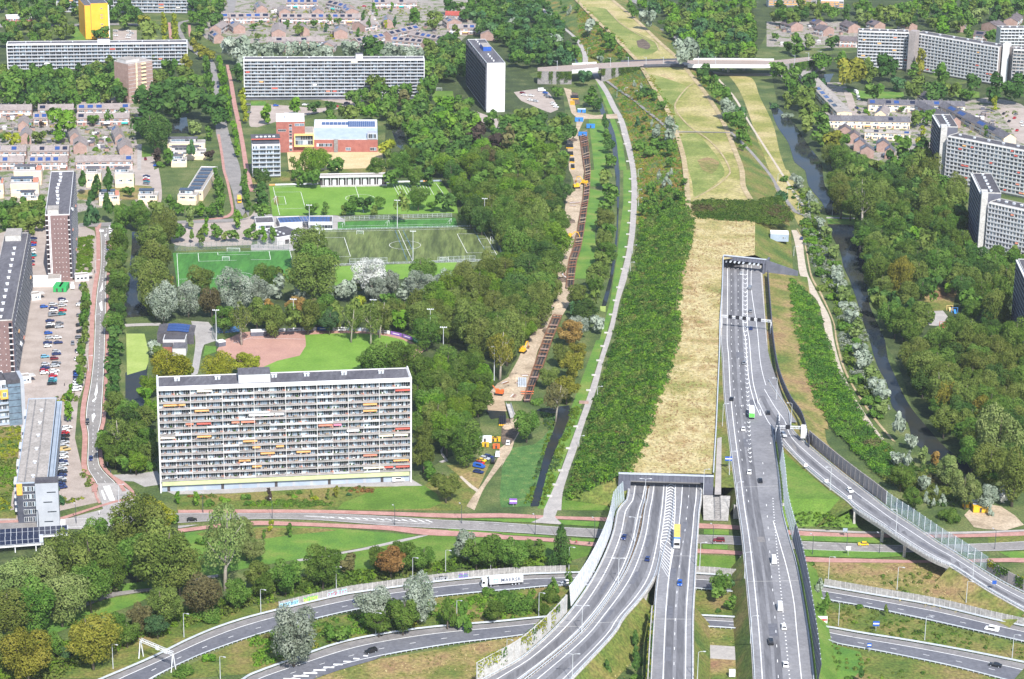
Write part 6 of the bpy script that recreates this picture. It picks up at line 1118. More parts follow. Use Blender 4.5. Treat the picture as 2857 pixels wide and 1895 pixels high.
grove('in the upper part of the central wood','B1:1240,1010 1600,935 2040,930 2100,1060 2290,1120 C1:250,1050 620,1080 680,1200 540,1290 580,1560 C2:600,60 590,240 0,0 B2:2300,0 2080,400 1930,160 1800,-10 1300,-30 B1:1240,1400 1330,1390 1500,1420 1530,1360 1430,1150 1250,1100','om od oo ob om om wo',(9,15),0.85,120,seed=11)
T('near the central pond','B1: cb 1470,1210,120 ob 1620,1250,140 oy 1270,1350,150 ob 1560,1320,130 op 2100,1250,220 op 2230,1330,200 wb 1770,1110,230 on 2160,1450,180')
T('at the edge of the central wood','C1: xn 60,1270,170 ky 160,1450,50')
grove('in the middle of the central wood','C2:0,30 580,40 570,250 540,560 490,800 490,1150 320,1280 250,1480 0,1540 B2:2280,1540 1600,1480 1500,1330 1880,960 2330,900 2290,560 2100,430','om ob oo od to om wo',(10,16),0.85,120,seed=12)
T('at the front of the central wood','C2: ob 120,200,260 oo 250,330,260 ob 360,400,180 xo 480,450,130 om 120,560,260 om 60,420,220 om 300,560,220 tm 130,700,260 od 320,760,240 od 250,920,260 oo 340,1020,200 od 130,1080,260 oo 60,1280,250 od 230,1220,200 or 40,1520,150 B3: ol 2230,60,110 W: xl 1155,800,60')
T('in the tree row between the pitches','B2: om 560,345,110 680,345,90 om 930,320,140 od 1050,300,140 om 1185,290,100 xo 1380,300,160 om 1540,230,190 od 1790,270,160 om 1670,320,90 oo 850,370,80 oo 1140,375,90 od 2030,370,220')
T('at the left end of the grass pitch','B2: od 95,60,170 100,190,150 100,265,150 om 85,360,140 om 560,60,150 450,50,140 400,40,80 om 1330,50,160 om 1500,40,170 od 1650,40,150')
T('beside the school sand court','B1: ob 560,1480,250 om 640,1460,160 om 780,1520,150 om 1140,1530,170 xo 400,1490,90')
T('around the clubhouses','B2: om 65,590,90 kb 125,590,80 km 195,590,75 om 20,520,60 A2: kw 1760,430,100 kb 1890,510,85 ko 1860,610,90 om 2000,560,120 oo 2080,600,80 om 2150,590,100 kb 2180,440,90 om 2280,580,90 cm 1765,600,70')
T('in the silver willow row below the pitches','A2: ss 1500,1190,250 1730,1170,210 sn 1950,1200,190 ss 2160,1110,260 B2: ss 70,1110,190 255,1060,150 470,1090,170 700,1090,150 905,1090,140 1140,1080,170 1290,1030,170 1560,1050,190 1780,1030,180 ss 1420,1090,130 820,1110,110 oh 1090,950,250')
T('between the canal and the left turf pitch','A2: oo 1510,500,240 1400,640,280 1430,800,300 1350,930,250 to 1430,1080,290 oo 1840,1000,220 or 1560,1030,90 on 1540,500,160 om 1640,560,140')
T('between the two turf pitches','B2: oo 540,690,330 om 600,830,360 oo 580,970,380 om 130,970,220 oo 250,980,150 om 1600,930,260 oo 1000,1050,140')
grove('in the belt behind the ball field','A2:1900,1350 2311,1310 B2:300,1290 900,1270 1500,1230 1850,1190 1820,1340 1500,1380 1100,1370 600,1370 0,1370 A2:2100,1390','om oo od ob to xo om',(8,12),0.68,66,seed=13)
T('in the autumn-tinted belt behind the ball field','B2: or 165,1270,140 430,1250,180 oy 1000,1230,160 om 1280,1200,160 om 720,1250,200 on 550,1260,150 oy 450,1370,100 og 720,1380,180')
T('in the tree belt along the left canal','A2: om 1110,440,150 1100,560,150 tm 1090,680,170 om 1080,800,180 oo 1080,900,180 om 1080,1000,180 od 1070,1100,180 om 1075,1200,180 od 1070,1300,170 om 1060,1400,170 od 1060,1500,160 A3: od 1060,50,150 1050,150,150 1040,250,150 1040,360,150 1040,460,140')
T('north of the left canal','A2: om 1290,420,200 om 1150,410,180 cd 760,100,120 890,130,130 1000,120,150 cg 830,345,140 cd 990,330,150 om 1280,330,120 om 1570,290,110 om 1650,350,100 oo 1440,340,140 om 1770,370,110 ob 1850,360,100 om 1950,365,110 om 1190,190,90 bo 1150,180,80')
grove('left of the purple gable tower','A2:0,320 410,290 410,480 250,510 60,500 0,460','om oo od',(7,11),0.8,24,seed=14)
T('along the left car park','A2: ko 790,1130,110 km 785,1220,110 ko 780,1300,110 km 780,1390,110 ko 780,1480,100 A3: ko 760,40,90 km 750,130,90 ko 745,240,110 km 740,310,100 kb 620,640,95 cg 540,1410,95 bm 630,510,90 kb 640,470,80')
T('in the clump left of the main slab','A3: oo 1035,580,170 om 1190,650,170 od 1180,720,180 xo 1100,860,180 om 1010,950,180 om 1250,830,180 oo 1330,700,170 ob 1380,640,150 om 1330,900,170 om 1200,980,180 om 950,900,130 oo 1380,1010,150 om 1060,1060,150 ob 1250,1110,150 om 1130,1130,130 bm 1280,1160,120 bm 1390,1160,110')
T('behind the main slab','A3: oo 1480,120,140 ss 1420,60,130 oy 1560,230,290 oy 1690,250,200 ob 1370,400,190 ob 1330,490,150 oy 2010,240,270 oy 2230,200,170 B3: om 1200,150,320 om 1400,170,280 om 1060,180,170 om 1560,260,260 oy 40,200,100')
grove('right of the main slab','B3:1500,300 1750,200 2000,150 2180,250 2130,420 2100,600 2000,640 1800,900 1560,900 1500,600','om oo om ob to',(9,14),0.85,40,seed=15)
T('beside the main slab lawn','B3: to 1590,1030,200 oo 1800,1320,240 om 1990,930,320 om 1640,560,230 oo 1880,620,180 om 1600,760,200 sm 1960,500,200 om 1650,1190,140 bo 1690,1290,130')
T('on the lawn in front of the main slab','B3: kp 175,1415,65 bo 360,1410,80 bm 440,1400,60 bb 400,1430,60 ko 705,1410,50 kl 790,1385,55 bg 905,1420,50 by 585,1450,70 ko 560,1410,40 A3: kb 1800,1450,70 bm 1920,1500,100 bb 2070,1460,90 bm 2260,1440,90 kb 1640,1440,60 bm 2290,1500,80')
T('beside the pipeline strip','C2: oo 960,60,150 om 1000,180,150 om 990,290,160 oo 940,440,180 om 985,550,150 oo 940,640,170 om 950,750,180 oo 930,830,150 oo 890,960,200 om 860,1050,180 oo 720,1150,200 xo 850,1180,150 od 760,1300,200 og 700,1270,140 or 620,1480,190 ss 720,1430,170 ss 880,1400,130 C1: sg 760,700,120 om 820,880,140 od 880,960,100 cd 950,1130,100 od 990,1330,110 om 970,1250,100 om 1000,1470,110 om 510,840,100')
T('at the lower end of the pipeline strip','C3: ol 650,220,220 ol 600,420,230 oo 430,330,170 xn 500,510,190 oo 560,120,180 ol 680,110,180 om 230,760,240 bm 340,560,110 bo 600,540,110')
T('on the young plantation beside the mound','C1: ss 1540,1190,170 ss 1430,1210,100 cs 1220,780,50 1285,800,50 bd 1330,850,150 om 1400,870,80 om 1260,870,70 om 1480,960,80 bm 1130,960,60 bg 1080,840,50 od 1320,1090,50 cg 1250,1110,60 cs 1385,1150,50 om 1300,1180,60 bm 1290,1330,150 bm 1450,1330,170 bm 1380,1400,160 om 1560,1350,120 bm 1560,1470,100 om 1540,1500,60 C2: cs 1450,60,70 1530,70,80 cs 1560,20,50 om 1380,150,90 om 1370,240,100 om 1480,220,70 om 1540,160,60 om 1620,220,80 om 1310,350,90 cm 1430,330,70 om 1500,310,80 om 1680,100,60 om 1600,100,40 om 1555,290,80','m')
T('on the far plantation beside the mound','C1: ss 820,230,120 cs 630,80,50 om 700,70,60 om 575,80,50 cd 545,30,40 om 905,280,50 od 930,330,60 om 1000,390,120 om 1090,450,70 om 990,340,110 om 1100,510,60 om 910,500,70 ss 905,545,70 cs 980,350,50 om 1160,520,50 bd 985,570,90 om 880,210,30 om 960,260,40 bo 850,520,80 bm 540,250,50','m')
T('along the right flank of the mound','C1: ss 1340,160,150 ss 1710,460,220 om 1190,60,90 om 1220,110,80 bm 1480,200,70 om 1800,470,50 bg 1590,400,60 od 1860,660,130 om 1920,740,130 om 1990,830,150 om 2080,890,140 ss 2070,990,150 sg 2180,1030,120 om 2130,1090,170 om 2200,1190,170 bm 2250,1270,110 om 2220,1350,60 D2: sg 80,240,100 ss 20,290,80 bm 100,80,90 bm 160,160,60 bd 190,250,45','m')
grove('in the wood right of the mound','C1:1280,0 2311,0 2311,540 1950,540 1830,520 1820,420 1640,330 1480,230 1330,110','om od ob oo wo og',(9,15),0.85,95,seed=16)
T('along the far bank of the right canal','D1: om 60,640,170 om 200,700,180 od 330,740,150 om 170,800,180 oo 300,880,190 wo 130,920,130 oo 330,1000,200 oo 330,1130,170 om 440,1090,150 om 460,1220,180 ol 540,1290,170 oo 540,1420,170 om 660,1280,110 om 620,1450,200 bg 20,980,90 bs 130,1060,90 bg 440,760,110 bm 700,1450,150 om 800,1500,170 oo 950,1530,150')
T('in front of the bent block','D1: ol 740,650,260 oo 880,640,180 od 1050,600,200 wg 1150,760,130 pl 1360,560,90 om 1290,640,120 oo 1310,800,180 om 930,830,160 od 1500,840,200 om 1560,680,170 od 1840,750,140 wm 1740,850,100 wm 1800,870,100 od 2040,800,220 od 2240,800,220 oo 1640,820,150 om 450,560,160 om 640,560,150 bn 330,610,120 ky 2040,950,65')
T('behind the right-hand houses','D1: om 100,130,180 om 210,110,120 od 300,120,130 po 420,100,80 om 540,110,150 od 680,110,150 ww 790,140,150 oo 1040,110,220 om 1200,80,200 od 1480,130,200 ob 1570,240,220 ww 1910,130,190 om 1380,130,120 od 1760,90,180 od 2050,110,150 om 1790,300,110 om 2010,320,140 om 210,400,200 ww 340,380,160 od 560,380,150 om 20,330,80 od 1300,200,130 om 2280,330,110 om 130,420,120')
grove('in the wood at the top right edge','D1:0,40 700,60 1400,10 2311,0 2311,120 1700,230 1100,190 500,160 0,180','om od oo ob',(9,14),0.85,50,seed=17)
T('among the right-hand terraces','D1: oo 1310,1080,150 om 1400,1070,150 om 1450,1040,100 oy 1375,1200,90 bb 860,1030,80 om 1190,1000,60 ob 1150,1280,90 om 1220,1370,230 om 1100,1340,60 bg 945,1310,50 bb 1840,1150,90 om 1960,1200,90 ko 1030,1230,50 oy 1360,1290,90 by 885,1130,50 bm 500,980,130 bm 490,1000,120')
grove('below the upper right angled block','D1:700,1440 1000,1470 1400,1330 1420,1420 1470,1540 D2:1520,100 1780,130 1760,520 1560,560 1150,440 800,420 600,250 560,60 700,20','om od oo om to',(9,15),0.85,80,seed=18)
T('by the playground across the right canal','D2: wg 620,150,130 xo 840,230,260 wo 1520,420,150 kb 1400,440,110 oy 1520,560,140 ob 1310,590,150 tl 1180,990,250 to 1350,950,180 ob 1620,1080,100 xm 1490,1130,110 om 1460,1350,90 tm 1780,1180,140 cb 1190,1500,60 om 1690,1450,220 oo 1880,640..'.replace(' oo 1880,640..',''))
grove('in the park wood across the right canal','D2:820,520 1200,480 1400,620 1560,600 1800,620 1900,760 2240,780 2180,1100 2110,1400 1900,1350 1700,1060 1600,1040 1400,1070 1250,1220 1380,1400 1300,1540 1010,1450 900,1050 870,850','om od oo to od om tm',(9,14),0.85,78,seed=19)
grove('in the wood at the right edge','D2:1700,1500 1950,1420 2250,1500 D3:2311,0 2311,1250 1950,1200 1780,950 1560,720 1500,450 1260,300 1200,60 1400,30','om od oo to om oo',(10,16),0.85,80,seed=20)
T('over the right canal bend','D3: oo 1400,250,320 tl 1640,540,230 tl 1930,650,200 sw 2080,900,420 ss 2230,780,200 om 1230,120,110')
T('in the silver belt on the near bank of the right canal','D2: ss 230,100,120 bw 290,190,110 ss 345,270,125 ow 390,340,110 ss 440,480,100 sw 485,560,115 om 505,650,100 sw 555,745,110 bm 560,850,120 ss 595,930,120 ss 615,1030,150 sw 650,1130,130 bs 685,1240,150 ss 715,1340,135 sw 765,1450,155 D3: bm 770,20,120 ss 800,80,140 ss 840,165,165 bw 860,240,130 sw 905,320,165 ss 955,410,165 ss 1000,500,145 om 960,580,130 ow 1010,620,140')
T('on the green side of the silver belt','D2: bm 330,560,130 bb 350,650,130 bm 380,740,130 bm 420,830,140 bo 470,1080,110 bm 450,940,130 bb 540,1170,110 bo 600,1310,100 bm 640,1430,140 bm 300,480,110 D3: bo 690,180,120 bm 690,80,120 bm 790,350,150 bo 840,470,140 bm 880,560,150 bm 950,680,150')
T('in the scrub above the exit ramp','D3: cs 1160,780,160 ss 1270,920,110 sw 1390,1050,120 sr 1490,1080,110 sw 1620,1200,220 sw 1780,1370,240 ss 1960,1430,180 sh 2130,1420,120 bs 1040,1130,100 ss 1150,1090,130 cs 1250,1120,110 om 1180,1240,210 ss 1380,1300,120 cs 1410,1430,65 1500,1400,70 1560,1450,70 1480,1500,60 bn 1500,1290,160 om 1300,1440,180 bo 1620,1340,110 D4: bm 1640,60,200 cs 2000,0,60')
T('in the big lower left grove','A4: ow 150,660,340 ow 400,580,340 oo 640,480,380 oo 870,420,320 om 300,880,340 ow 560,800,320 om 830,690,300 oo 90,930,330 om 1010,560,250 om 900,200,200 oo 1290,140,380 oy 1420,60,260 oo 1480,430,430 om 1260,400,300 oo 1650,540,300 oo 1100,280,220 xw 2060,260,320 ow 2240,190,190 ow 2270,340,150 bm 1870,300,90 bm 1580,100,120')
T('in the thicket above the link road','A4: ol 850,1180,320 ol 250,1330,300 oo 60,1300,240 oo 1520,870,250 on 1870,770,270 om 1070,1050,150 on 1290,990,180 og 1450,1060,150 om 1170,1140,150 bg 600,1330,130 om 2190,770,180 om 500,1240,140 bm 1900,960,200 B4: oo 60,600,180 om 320,610,210 om 660,500,250 on 900,500,120 or 1290,480,190 om 1180,450,150 om 1400,430,190 om 1580,440,170 ss 1970,330,170 om 2080,390,190 om 2220,360,200 ow 20,370,150 om 130,700,150 bm 480,680,170 bp 740,630,60 ky 185,150,45 km 355,195,50 km 118,225,35')
T('between the two link roads','B4: ss 390,1140,340 ss 1130,880,240 ss 1530,820,260 om 1400,960,240 om 1180,1040,170 om 1060,1000,130 cm 1810,940,140 cm 1960,950,130 om 2230,920,150 om 740,1140,110 om 870,1150,110 bm 2190,770,100 bm 450,1290,150 C4: om 90,400,210 om 320,350,140 cd 550,310,180 om 560,440,120 cm 470,680,75 xm 620,650,80 bm 150,880,220 bm 330,900,160 bm 60,820,180 bm 450,800,160 A4: bb 1920,1370,100 bm 1700,1500,150 B4: bn 160,1170,60')
T('under and beside the raised carriageways','C4: om 1990,740,150 sg 2110,680,80 om 2120,850,120 bd 1990,940,60 cd 1230,1200,110 1235,1330,105 1230,1460,110 960,1450,105 bm 1240,1550,90 D4: cs 430,700,100 cm 490,880,120 om 430,930,110 co 1040,930,65 bm 340,510,70 cd 810,1530,90 bm 800,900,80 bm 700,1560,70 W: om 1665,1345,50')
CAP=470
order=sorted(range(len(TREES)),key=lambda i:-TREES[i]['s']*(1.6 if TREES[i]['py']>420 else 1.0));keep=set(order[:CAP])
byplace={}
SIZE=lambda t:'small' if t['r']<2.6 else 'large' if t['r']>6.3 else 'mid-sized'
cnt=0
VV,FM,VA=[],[],[];WMATS=[]
for i,t in enumerate(TREES):
 if t['px']<-60 or t['px']>2920 or t['py']<-70 or t['py']>1960:continue
 sh,asp,clear,phrase,nm=KIND[t['kind']];r,h,hz=t['r'],t['h'],t['hz'];var=i%4;rz=(i*2.399)%6.28
 zc=(h-hz if t['kind']!='b' else hz*0.5)
 if i in keep:
  res=0 if r<2.2 else 1 if r<4.2 else 2 if r<7.0 else 3
  if t['py']<330:res=min(res,1)
  me=crown_mesh(sh,res,var)[0];j=0.88+0.24*((i*37%100)/100)
  if t['kind']=='b':
   o=put('bush',me,None,(t['pos'][0],t['pos'][1],t['pos'][2]+zc));cr=o
  else:
   nm='young_tree' if r<2.6 and nm=='broadleaf_tree' else 'tall_tree' if t['kind']in 'tx' else 'dense_tree' if t['col']in 'dg' and nm=='broadleaf_tree' else nm
   o=D.objects.new(nm,None);o.empty_display_size=0.3;COL.objects.link(o);o.location=tuple(map(float,t['pos']))
   cr=put('crown',me,o,(0,0,zc));tr_=put('trunk',trunk_mesh(i%3,'pale_bark' if t['kind']in 'xp' else 'trunk_bark'),o);tr_.scale=(h*0.75,h*0.75,h*0.92);tr_.rotation_euler=(0,0,rz)
  cr.scale=(r*j,r/j*1.02,hz*(0.88+0.26*((i*53%100)/100)));cr.rotation_euler=(0,0,rz);cr.material_slots[0].link='OBJECT';cr.material_slots[0].material=MATS[COLN[t['col']][0]]
  byplace.setdefault(t['place'],[]).append((t,o,phrase));cnt+=1
 else:
  me,V,v=crown_mesh(sh,-1,var);c_,s_=math.cos(rz),math.sin(rz);Q=V*np.array([r,r,hz])
  Q=np.stack([Q[:,0]*c_-Q[:,1]*s_,Q[:,0]*s_+Q[:,1]*c_,Q[:,2]],1)+np.array([t['pos'][0],t['pos'][1],t['pos'][2]+zc]);VV.append(Q);VA.append(np.clip(v*0.9+RNG.uniform(-.1,.15),0,1))
  ml=COLN[t['col']][0]
  if ml not in WMATS:WMATS.append(ml)
  FM.append(np.full(len(Q)//4,WMATS.index(ml),np.int32))
for pl,lst in byplace.items():
 lst.sort(key=lambda q:q[0]['px'])
 for k,(t,o,phrase)in enumerate(lst):
  lab='%s %s %s, %s from left %s'%(SIZE(t),COLN[t['col']][1],phrase,ordinal(k+1),pl)
  tag(o,' '.join(lab.split()[:16]),'bush' if t['kind']=='b' else 'tree','trees '+pl)
def mass(name,VV,FM,VA,mats,label,cat):
 V=np.concatenate(VV).astype(np.float32);n=len(V)//4;me=D.meshes.new(name);me.vertices.add(len(V));me.vertices.foreach_set('co',V.ravel());me.loops.add(n*4);me.loops.foreach_set('vertex_index',np.arange(n*4,dtype=np.int32));me.polygons.add(n);me.polygons.foreach_set('loop_start',np.arange(0,n*4,4,dtype=np.int32));me.polygons.foreach_set('loop_total',np.full(n,4,np.int32))
 for m_ in mats:me.materials.append(MATS[m_])
 me.polygons.foreach_set('material_index',np.concatenate(FM).astype(np.int32));at=me.attributes.new('v','FLOAT','FACE');at.data.foreach_set('value',np.concatenate(VA).astype(np.float32));me.update(calc_edges=True);me.validate()
 return tag(put(name,me),label,cat,kind='stuff')
if VV:mass('woodland',VV,FM,VA,WMATS,'mixed green trees filling the woods behind the nearer trees','woodland')
print('TREES',len(TREES),'things',cnt,'mass',len(VV))
def shrub_mass(name,label,pts,rr,mats,cat='shrubs',quads=60,size=0.55,flat=0.9,patch=0.035,seed=1):
 """pts: (x, y, z) of each shrub on the ground"""
 rng=np.random.default_rng(seed);VV,FM,VA=[],[],[]
 from mathutils import noise as mn
 for p in pts:
  r=rng.uniform(*rr);d=rng.normal(size=(quads,3));d[:,2]=np.abs(d[:,2])+0.15;d /= np.linalg.norm(d,axis=1,keepdims=True);P=d*r*rng.uniform(0.7,1.05,quads)[:,None]*np.array([1,1,flat])+np.array(p)
  nn=d+rng.normal(size=d.shape)*0.32;nn /= np.linalg.norm(nn,axis=1,keepdims=True);VV.append(leaf_quads(P,nn,size*(0.7+0.3*r),rng,1.3))
  q=mn.noise((p[0]*patch,p[1]*patch,seed*3.1))*0.5+0.5+rng.uniform(-.12,.12);FM.append(np.full(quads,int(np.clip(q*len(mats),0,len(mats)-1)),np.int32));VA.append(np.clip(rng.uniform(0,0.6,quads)+rng.uniform(0,0.4),0,1))
 return mass(name,VV,FM,VA,mats,label,cat)
def scatter(s,dens,z=0.0,seed=1):
 poly=[(p[0],p[1])for p in L(s,z)];r_=random.Random(seed);xs=[p[0]for p in poly];ys_=[p[1]for p in poly];A=0.5*abs(sum(poly[i-1][0]*poly[i][1]-poly[i][0]*poly[i-1][1]for i in range(len(poly))));out=[];n=int(A*dens)
 while len(out)<n:
  p=(r_.uniform(min(xs),max(xs)),r_.uniform(min(ys_),max(ys_)))
  if inside(p,poly):out.append((p[0],p[1],z(p[1])if callable(z)else max(z,hgt(p[0],p[1]))))
 return out
pts=[];r_=random.Random(5);Al,Bl=FLANKL
for k in range(len(Al)-1):
 y=Al[k][1];w_=Bl[k][0]-Al[k][0];px,py=PX(Bl[k])
 full=1.0 if y<1300 else max(0.0,1-(y-1300)/90)
 if py>1320 or y>1480:continue
 for _ in range(int(w_*8*0.27*full)):
  t=r_.uniform(0.03,1.0)if full<1 else r_.uniform(0.01,1.06);pts.append((Al[k][0]+w_*t,y+r_.uniform(0,8),max(0.1,Bl[k][2]*min(t,1))))
shrub_mass('shrubs','dense green shrubs covering the left flank of the tunnel mound',pts,(0.9,3.0),['leaf_dark','leaf_ivy','leaf_mid','leaf_bright','leaf_ivy','leaf_olive','leaf_mid','leaf_ivy'],quads=56,size=0.46,patch=0.09)
shrub_mass('shrubs','band of dense shrubs crossing the tunnel roof',scatter('C2:1765,290 2000,275 2330,290 D2:60,240 180,420 170,470 0,500 C2:2330,480 2000,460 1760,450',0.27,zroof,3),(1.3,2.6),['leaf_dark','leaf_ivy','leaf_mid','leaf_brown'],quads=60,size=0.42)
shrub_mass('shrubs','shrub belt between the gravel road and the noise wall',scatter('D2:160,1000 270,1090 390,1230 450,1400 480,1568 D3:500,0 590,250 730,520 830,720 990,930 1080,1000 1150,1250 1000,1260 850,1110 520,780 400,600 330,400 250,250 230,0 D2:170,1400 165,1200',0.26,0.8,4),(1.3,2.6),['leaf_dark','leaf_mid','leaf_ivy','leaf_bright','leaf_mid','leaf_brown'],quads=60,size=0.42,patch=0.09)
shrub_mass('shrubs','green shrubs along the near bank of the right canal',scatter('D2:150,20 230,40 330,260 450,330 420,480 600,900 830,1400 D3:900,200 1080,550 1060,640 900,620 760,400 660,180 620,0 D2:560,1200 440,1000 330,800 270,540 200,250',0.10,0.2,5),(1.1,2.4),['leaf_mid','leaf_silver','leaf_bright','leaf_dark'],quads=42)
shrub_mass('shrubs','undergrowth above the upper link road and noise wall',scatter('A4:0,1330 420,1250 800,1200 1000,1100 1700,950 2311,780 B4:600,640 1500,540 2311,440 C4:400,470 330,530 0,540 B4:2000,560 1500,610 700,755 0,890 A4:2000,1020 1600,1130 1300,1200 900,1380 700,1450 500,1568 0,1568',0.2,0.0,6),(1.2,3.2),['leaf_bright','leaf_mid','leaf_bright','leaf_olive','leaf_dark'],quads=44)
shrub_mass('shrubs','scrub on the strip between the two link roads',scatter('B4:20,1200 180,1140 650,1045 1000,960 1700,850 2311,795 C4:530,740 420,900 330,990 0,1020 B4:1600,1070 1000,1170 600,1270 0,1480',0.16,0.0,7),(0.8,2.0),['leaf_olive','leaf_bright','leaf_mid','leaf_gold'],quads=40)
shrub_mass('shrubs','scrub and brambles above the exit ramp at right',scatter('D3:860,1090 1100,1000 1300,1150 1500,1180 1650,1400 1750,1520 1480,1530 1200,1400 1000,1270',0.2,0.4,8),(1.0,2.2),['leaf_mid','leaf_olive','leaf_dark','leaf_gold'],quads=42)
shrub_mass('shrubs','low bushes on the embankment between carriageway and ramp',scatter('D3:80,1180 250,1230 450,1350 700,1500 D4:760,100 600,170 220,130 180,0 D3:110,1400',0.14,3.2,9),(0.5,1.3),['leaf_bright','leaf_mid','leaf_olive'],quads=30)
shrub_mass('shrubs','weeds on the right-hand verges below the ramp',scatter('D4:430,870 720,900 1600,1090 2330,1270 2330,1400 1800,1300 800,1130 430,1070',0.10,0.0,10)+scatter('D4:900,620 1400,560 1900,800 2311,950 1900,900 1200,780',0.06,0.5,11)+scatter('D4:460,1230 650,1300 850,1360 1200,1450 1500,1560 500,1560',0.06,0.2,12),(0.5,1.2),['leaf_bright','leaf_olive','leaf_mid','leaf_gold'],quads=26)
shrub_mass('reeds','tall green reeds along the lower ditch',scatter('C3:350,670 500,690 480,800 400,1030 330,1280 265,1530 200,1530 300,1250 380,1000 430,850',0.5,0.0,13)+scatter('C3:625,640 700,620 730,640 600,950 480,1300 380,1530 345,1530 420,1230 510,980 600,790',0.5,0.0,14),(0.5,1.0),['leaf_bluegreen','leaf_bright','leaf_mid'],cat='reeds',quads=14,flat=1.5)
shrub_mass('hedge','long clipped hedge in front of the main slab',scatter('B3:0,1490 200,1478 500,1478 745,1500 740,1530 400,1540 0,1530',0.6,0.0,15),(0.8,1.2),['leaf_mid','leaf_bright'],cat='hedge',quads=26)
shrub_mass('shrubs','low shrub bed at the corner of the main slab lawn',scatter('B3:820,1370 1000,1355 1150,1375 1140,1410 1000,1410 860,1385',0.5,0.0,16)+scatter('A3:1700,1440 1990,1430 1990,1450 1750,1470',0.5,0,17),(0.7,1.2),['leaf_mid','leaf_rust','leaf_bright'],quads=26)
shrub_mass('shrubs','planted bed beside the purple gable tower',scatter('A2:725,625 860,610 850,760 835,950 700,960 715,780',0.45,0.0,18),(0.8,1.6),['leaf_mid','leaf_bright','leaf_olive'],quads=34)
shrub_mass('shrubs','planted bed left of the long low block',scatter('A3:0,800 60,800 200,800 190,950 120,1400 100,1568 0,1568',0.25,0.0,19)+scatter('A3:740,1190 780,1190 860,1300 870,1360 780,1350',0.3,0,20)+scatter('A3:590,1460 780,1450 700,1500 520,1530',0.3,0,21)+scatter('A3:520,520 720,500 720,560 530,570',0.4,0,22),(0.6,1.4),['leaf_bright','leaf_olive','leaf_yellow','leaf_mid'],quads=30)
def scatter_m(s,n,seed):
 return[tuple(GD(x,y))for x,y in ptin(s,n,seed)]
shrub_mass('shrubs','low golden and green scrub over the mound flank',scatter_m('C1:1010,730 1270,660 1440,900 1550,1100 1620,1330 C2:1690,330 1260,480 1250,100 C1:1200,1300 1100,1010',1500,61)+scatter_m('C1:680,40 900,230 1130,470 1200,540 820,540 720,400',700,62)+scatter_m('C1:1760,680 2000,960 2200,1250 2300,1400 2300,1300 2050,860 1900,640',500,63),(0.5,1.5),['leaf_mid','leaf_gold','leaf_bright','leaf_rust','leaf_yellow','leaf_ivy'],quads=22,size=.4,patch=.12)
shrub_mass('shrubs','wild low scrub on the young plantation',scatter('C1:1020,740 1300,660 1560,1090 1640,1330 C2:1690,350 1260,480 1250,100 C1:1200,1300 1090,1000',0.07,0.0,23)+scatter('C1:680,70 1130,490 1200,540 800,540 720,400',0.05,0.0,24)+scatter('C1:650,420 700,440 735,570 690,560',0.1,0,25),(0.6,1.6),['leaf_mid','leaf_gold','leaf_bright','leaf_rust'],quads=24)
shrub_mass('shrubs','garden bushes scattered through the left estate',scatter('A1:0,1060 1230,1060 1240,1560 0,1560',0.022,0.0,26)+scatter('B1:0,60 1750,60 1750,380 0,380',0.016,0.0,27)+scatter('D1:500,1000 2250,1000 2250,1250 1300,1450 1000,1450',0.012,0,28),(0.8,1.8),['leaf_mid','leaf_bright','leaf_olive','leaf_yellow','leaf_dark'],quads=26)
def tufts(name,label,P,mats,seed,rr=(0.3,0.8),patch=0.05):shrub_mass(name,label,P,rr,mats,'dry grass',12,0.3,1.2,patch,seed)
P=[];r_=random.Random(31)
for a,b in zip(ROOFA,ROOFB):
 if a[1]>1330:break
 P+=[(a[0]+(b[0]-a[0])*r_.uniform(-0.03,1.0),a[1]+r_.uniform(0,8),a[2]-0.05)for _ in range(int(abs(b[0]-a[0])*8*0.32))]
tufts('dry_grass','dry straw-coloured grass tufts on the tunnel roof',P,['tuft_green','tuft_straw','tuft_straw','tuft_brown','tuft_straw','tuft_green','tuft_green'],41,patch=0.03)
tufts('rough_grass_tufts','rough grass tufts on the lower motorway verges',scatter('B4:500,1568 1100,1420 2300,1220 C4:200,1200 -100,1540',.12,.1,51)+scatter('D4:380,520 1400,520 2300,960 2300,1040 1500,930 900,800 380,660',.1,.3,52)+scatter('C4:1000,1250 1200,1100 1320,1100 1300,1560 820,1560',.12,.5,53)+scatter('C4:1770,1100 2220,1120 2230,1250 1760,1240',.12,.2,54),['tuft_green','leaf_olive','tuft_straw','tuft_green','tuft_brown'],42)
def wall(name,label,P,h,m,step=3.0,th=0.25,post=None,cat='noise wall',mats=None,ph=0.15,pw=0.28,lean=0.0):
 P=resample(P,step);root=empty(name,P[0],label,cat);inv=-np.array(P[0]);n=len(P);nn=normals2(P);bl=0
 for k in range(n-1):
  a,b=P[k]+inv,P[k+1]+inv;u=b-a;q=nn[k]*th;mk=mats[min(len(mats)-1,int(k/(n-1)*len(mats)))]if mats else m;mb=MB()
  mb.frame_box(a-q/2+u*0.01,u*0.98,q,np.array([0,0,h])+nn[k]*lean);mb.build('panel',mk,root)
  if post:
   mb=MB();e=u/np.linalg.norm(u);mb.frame_box(a-q*0.9-e*pw/2,e*pw,q*1.8,np.array([0,0,h+ph])+nn[k]*lean);mb.build('post',post,root)
 return root,P
def sub(P,p0,p1,z=0.0):
 P=np.array(P);g0,g1=G(*N(p0)[0],z),G(*N(p1)[0],z);i=int(np.argmin(np.linalg.norm(P[:,:2]-g0[:2],axis=1)));j=int(np.argmin(np.linalg.norm(P[:,:2]-g1[:2],axis=1)))
 return[P[k]for k in range(min(i,j),max(i,j)+1)]
s1=L1[3];base=offset(L1[1],-1.6*s1)
cut=int(0.67*len(base))
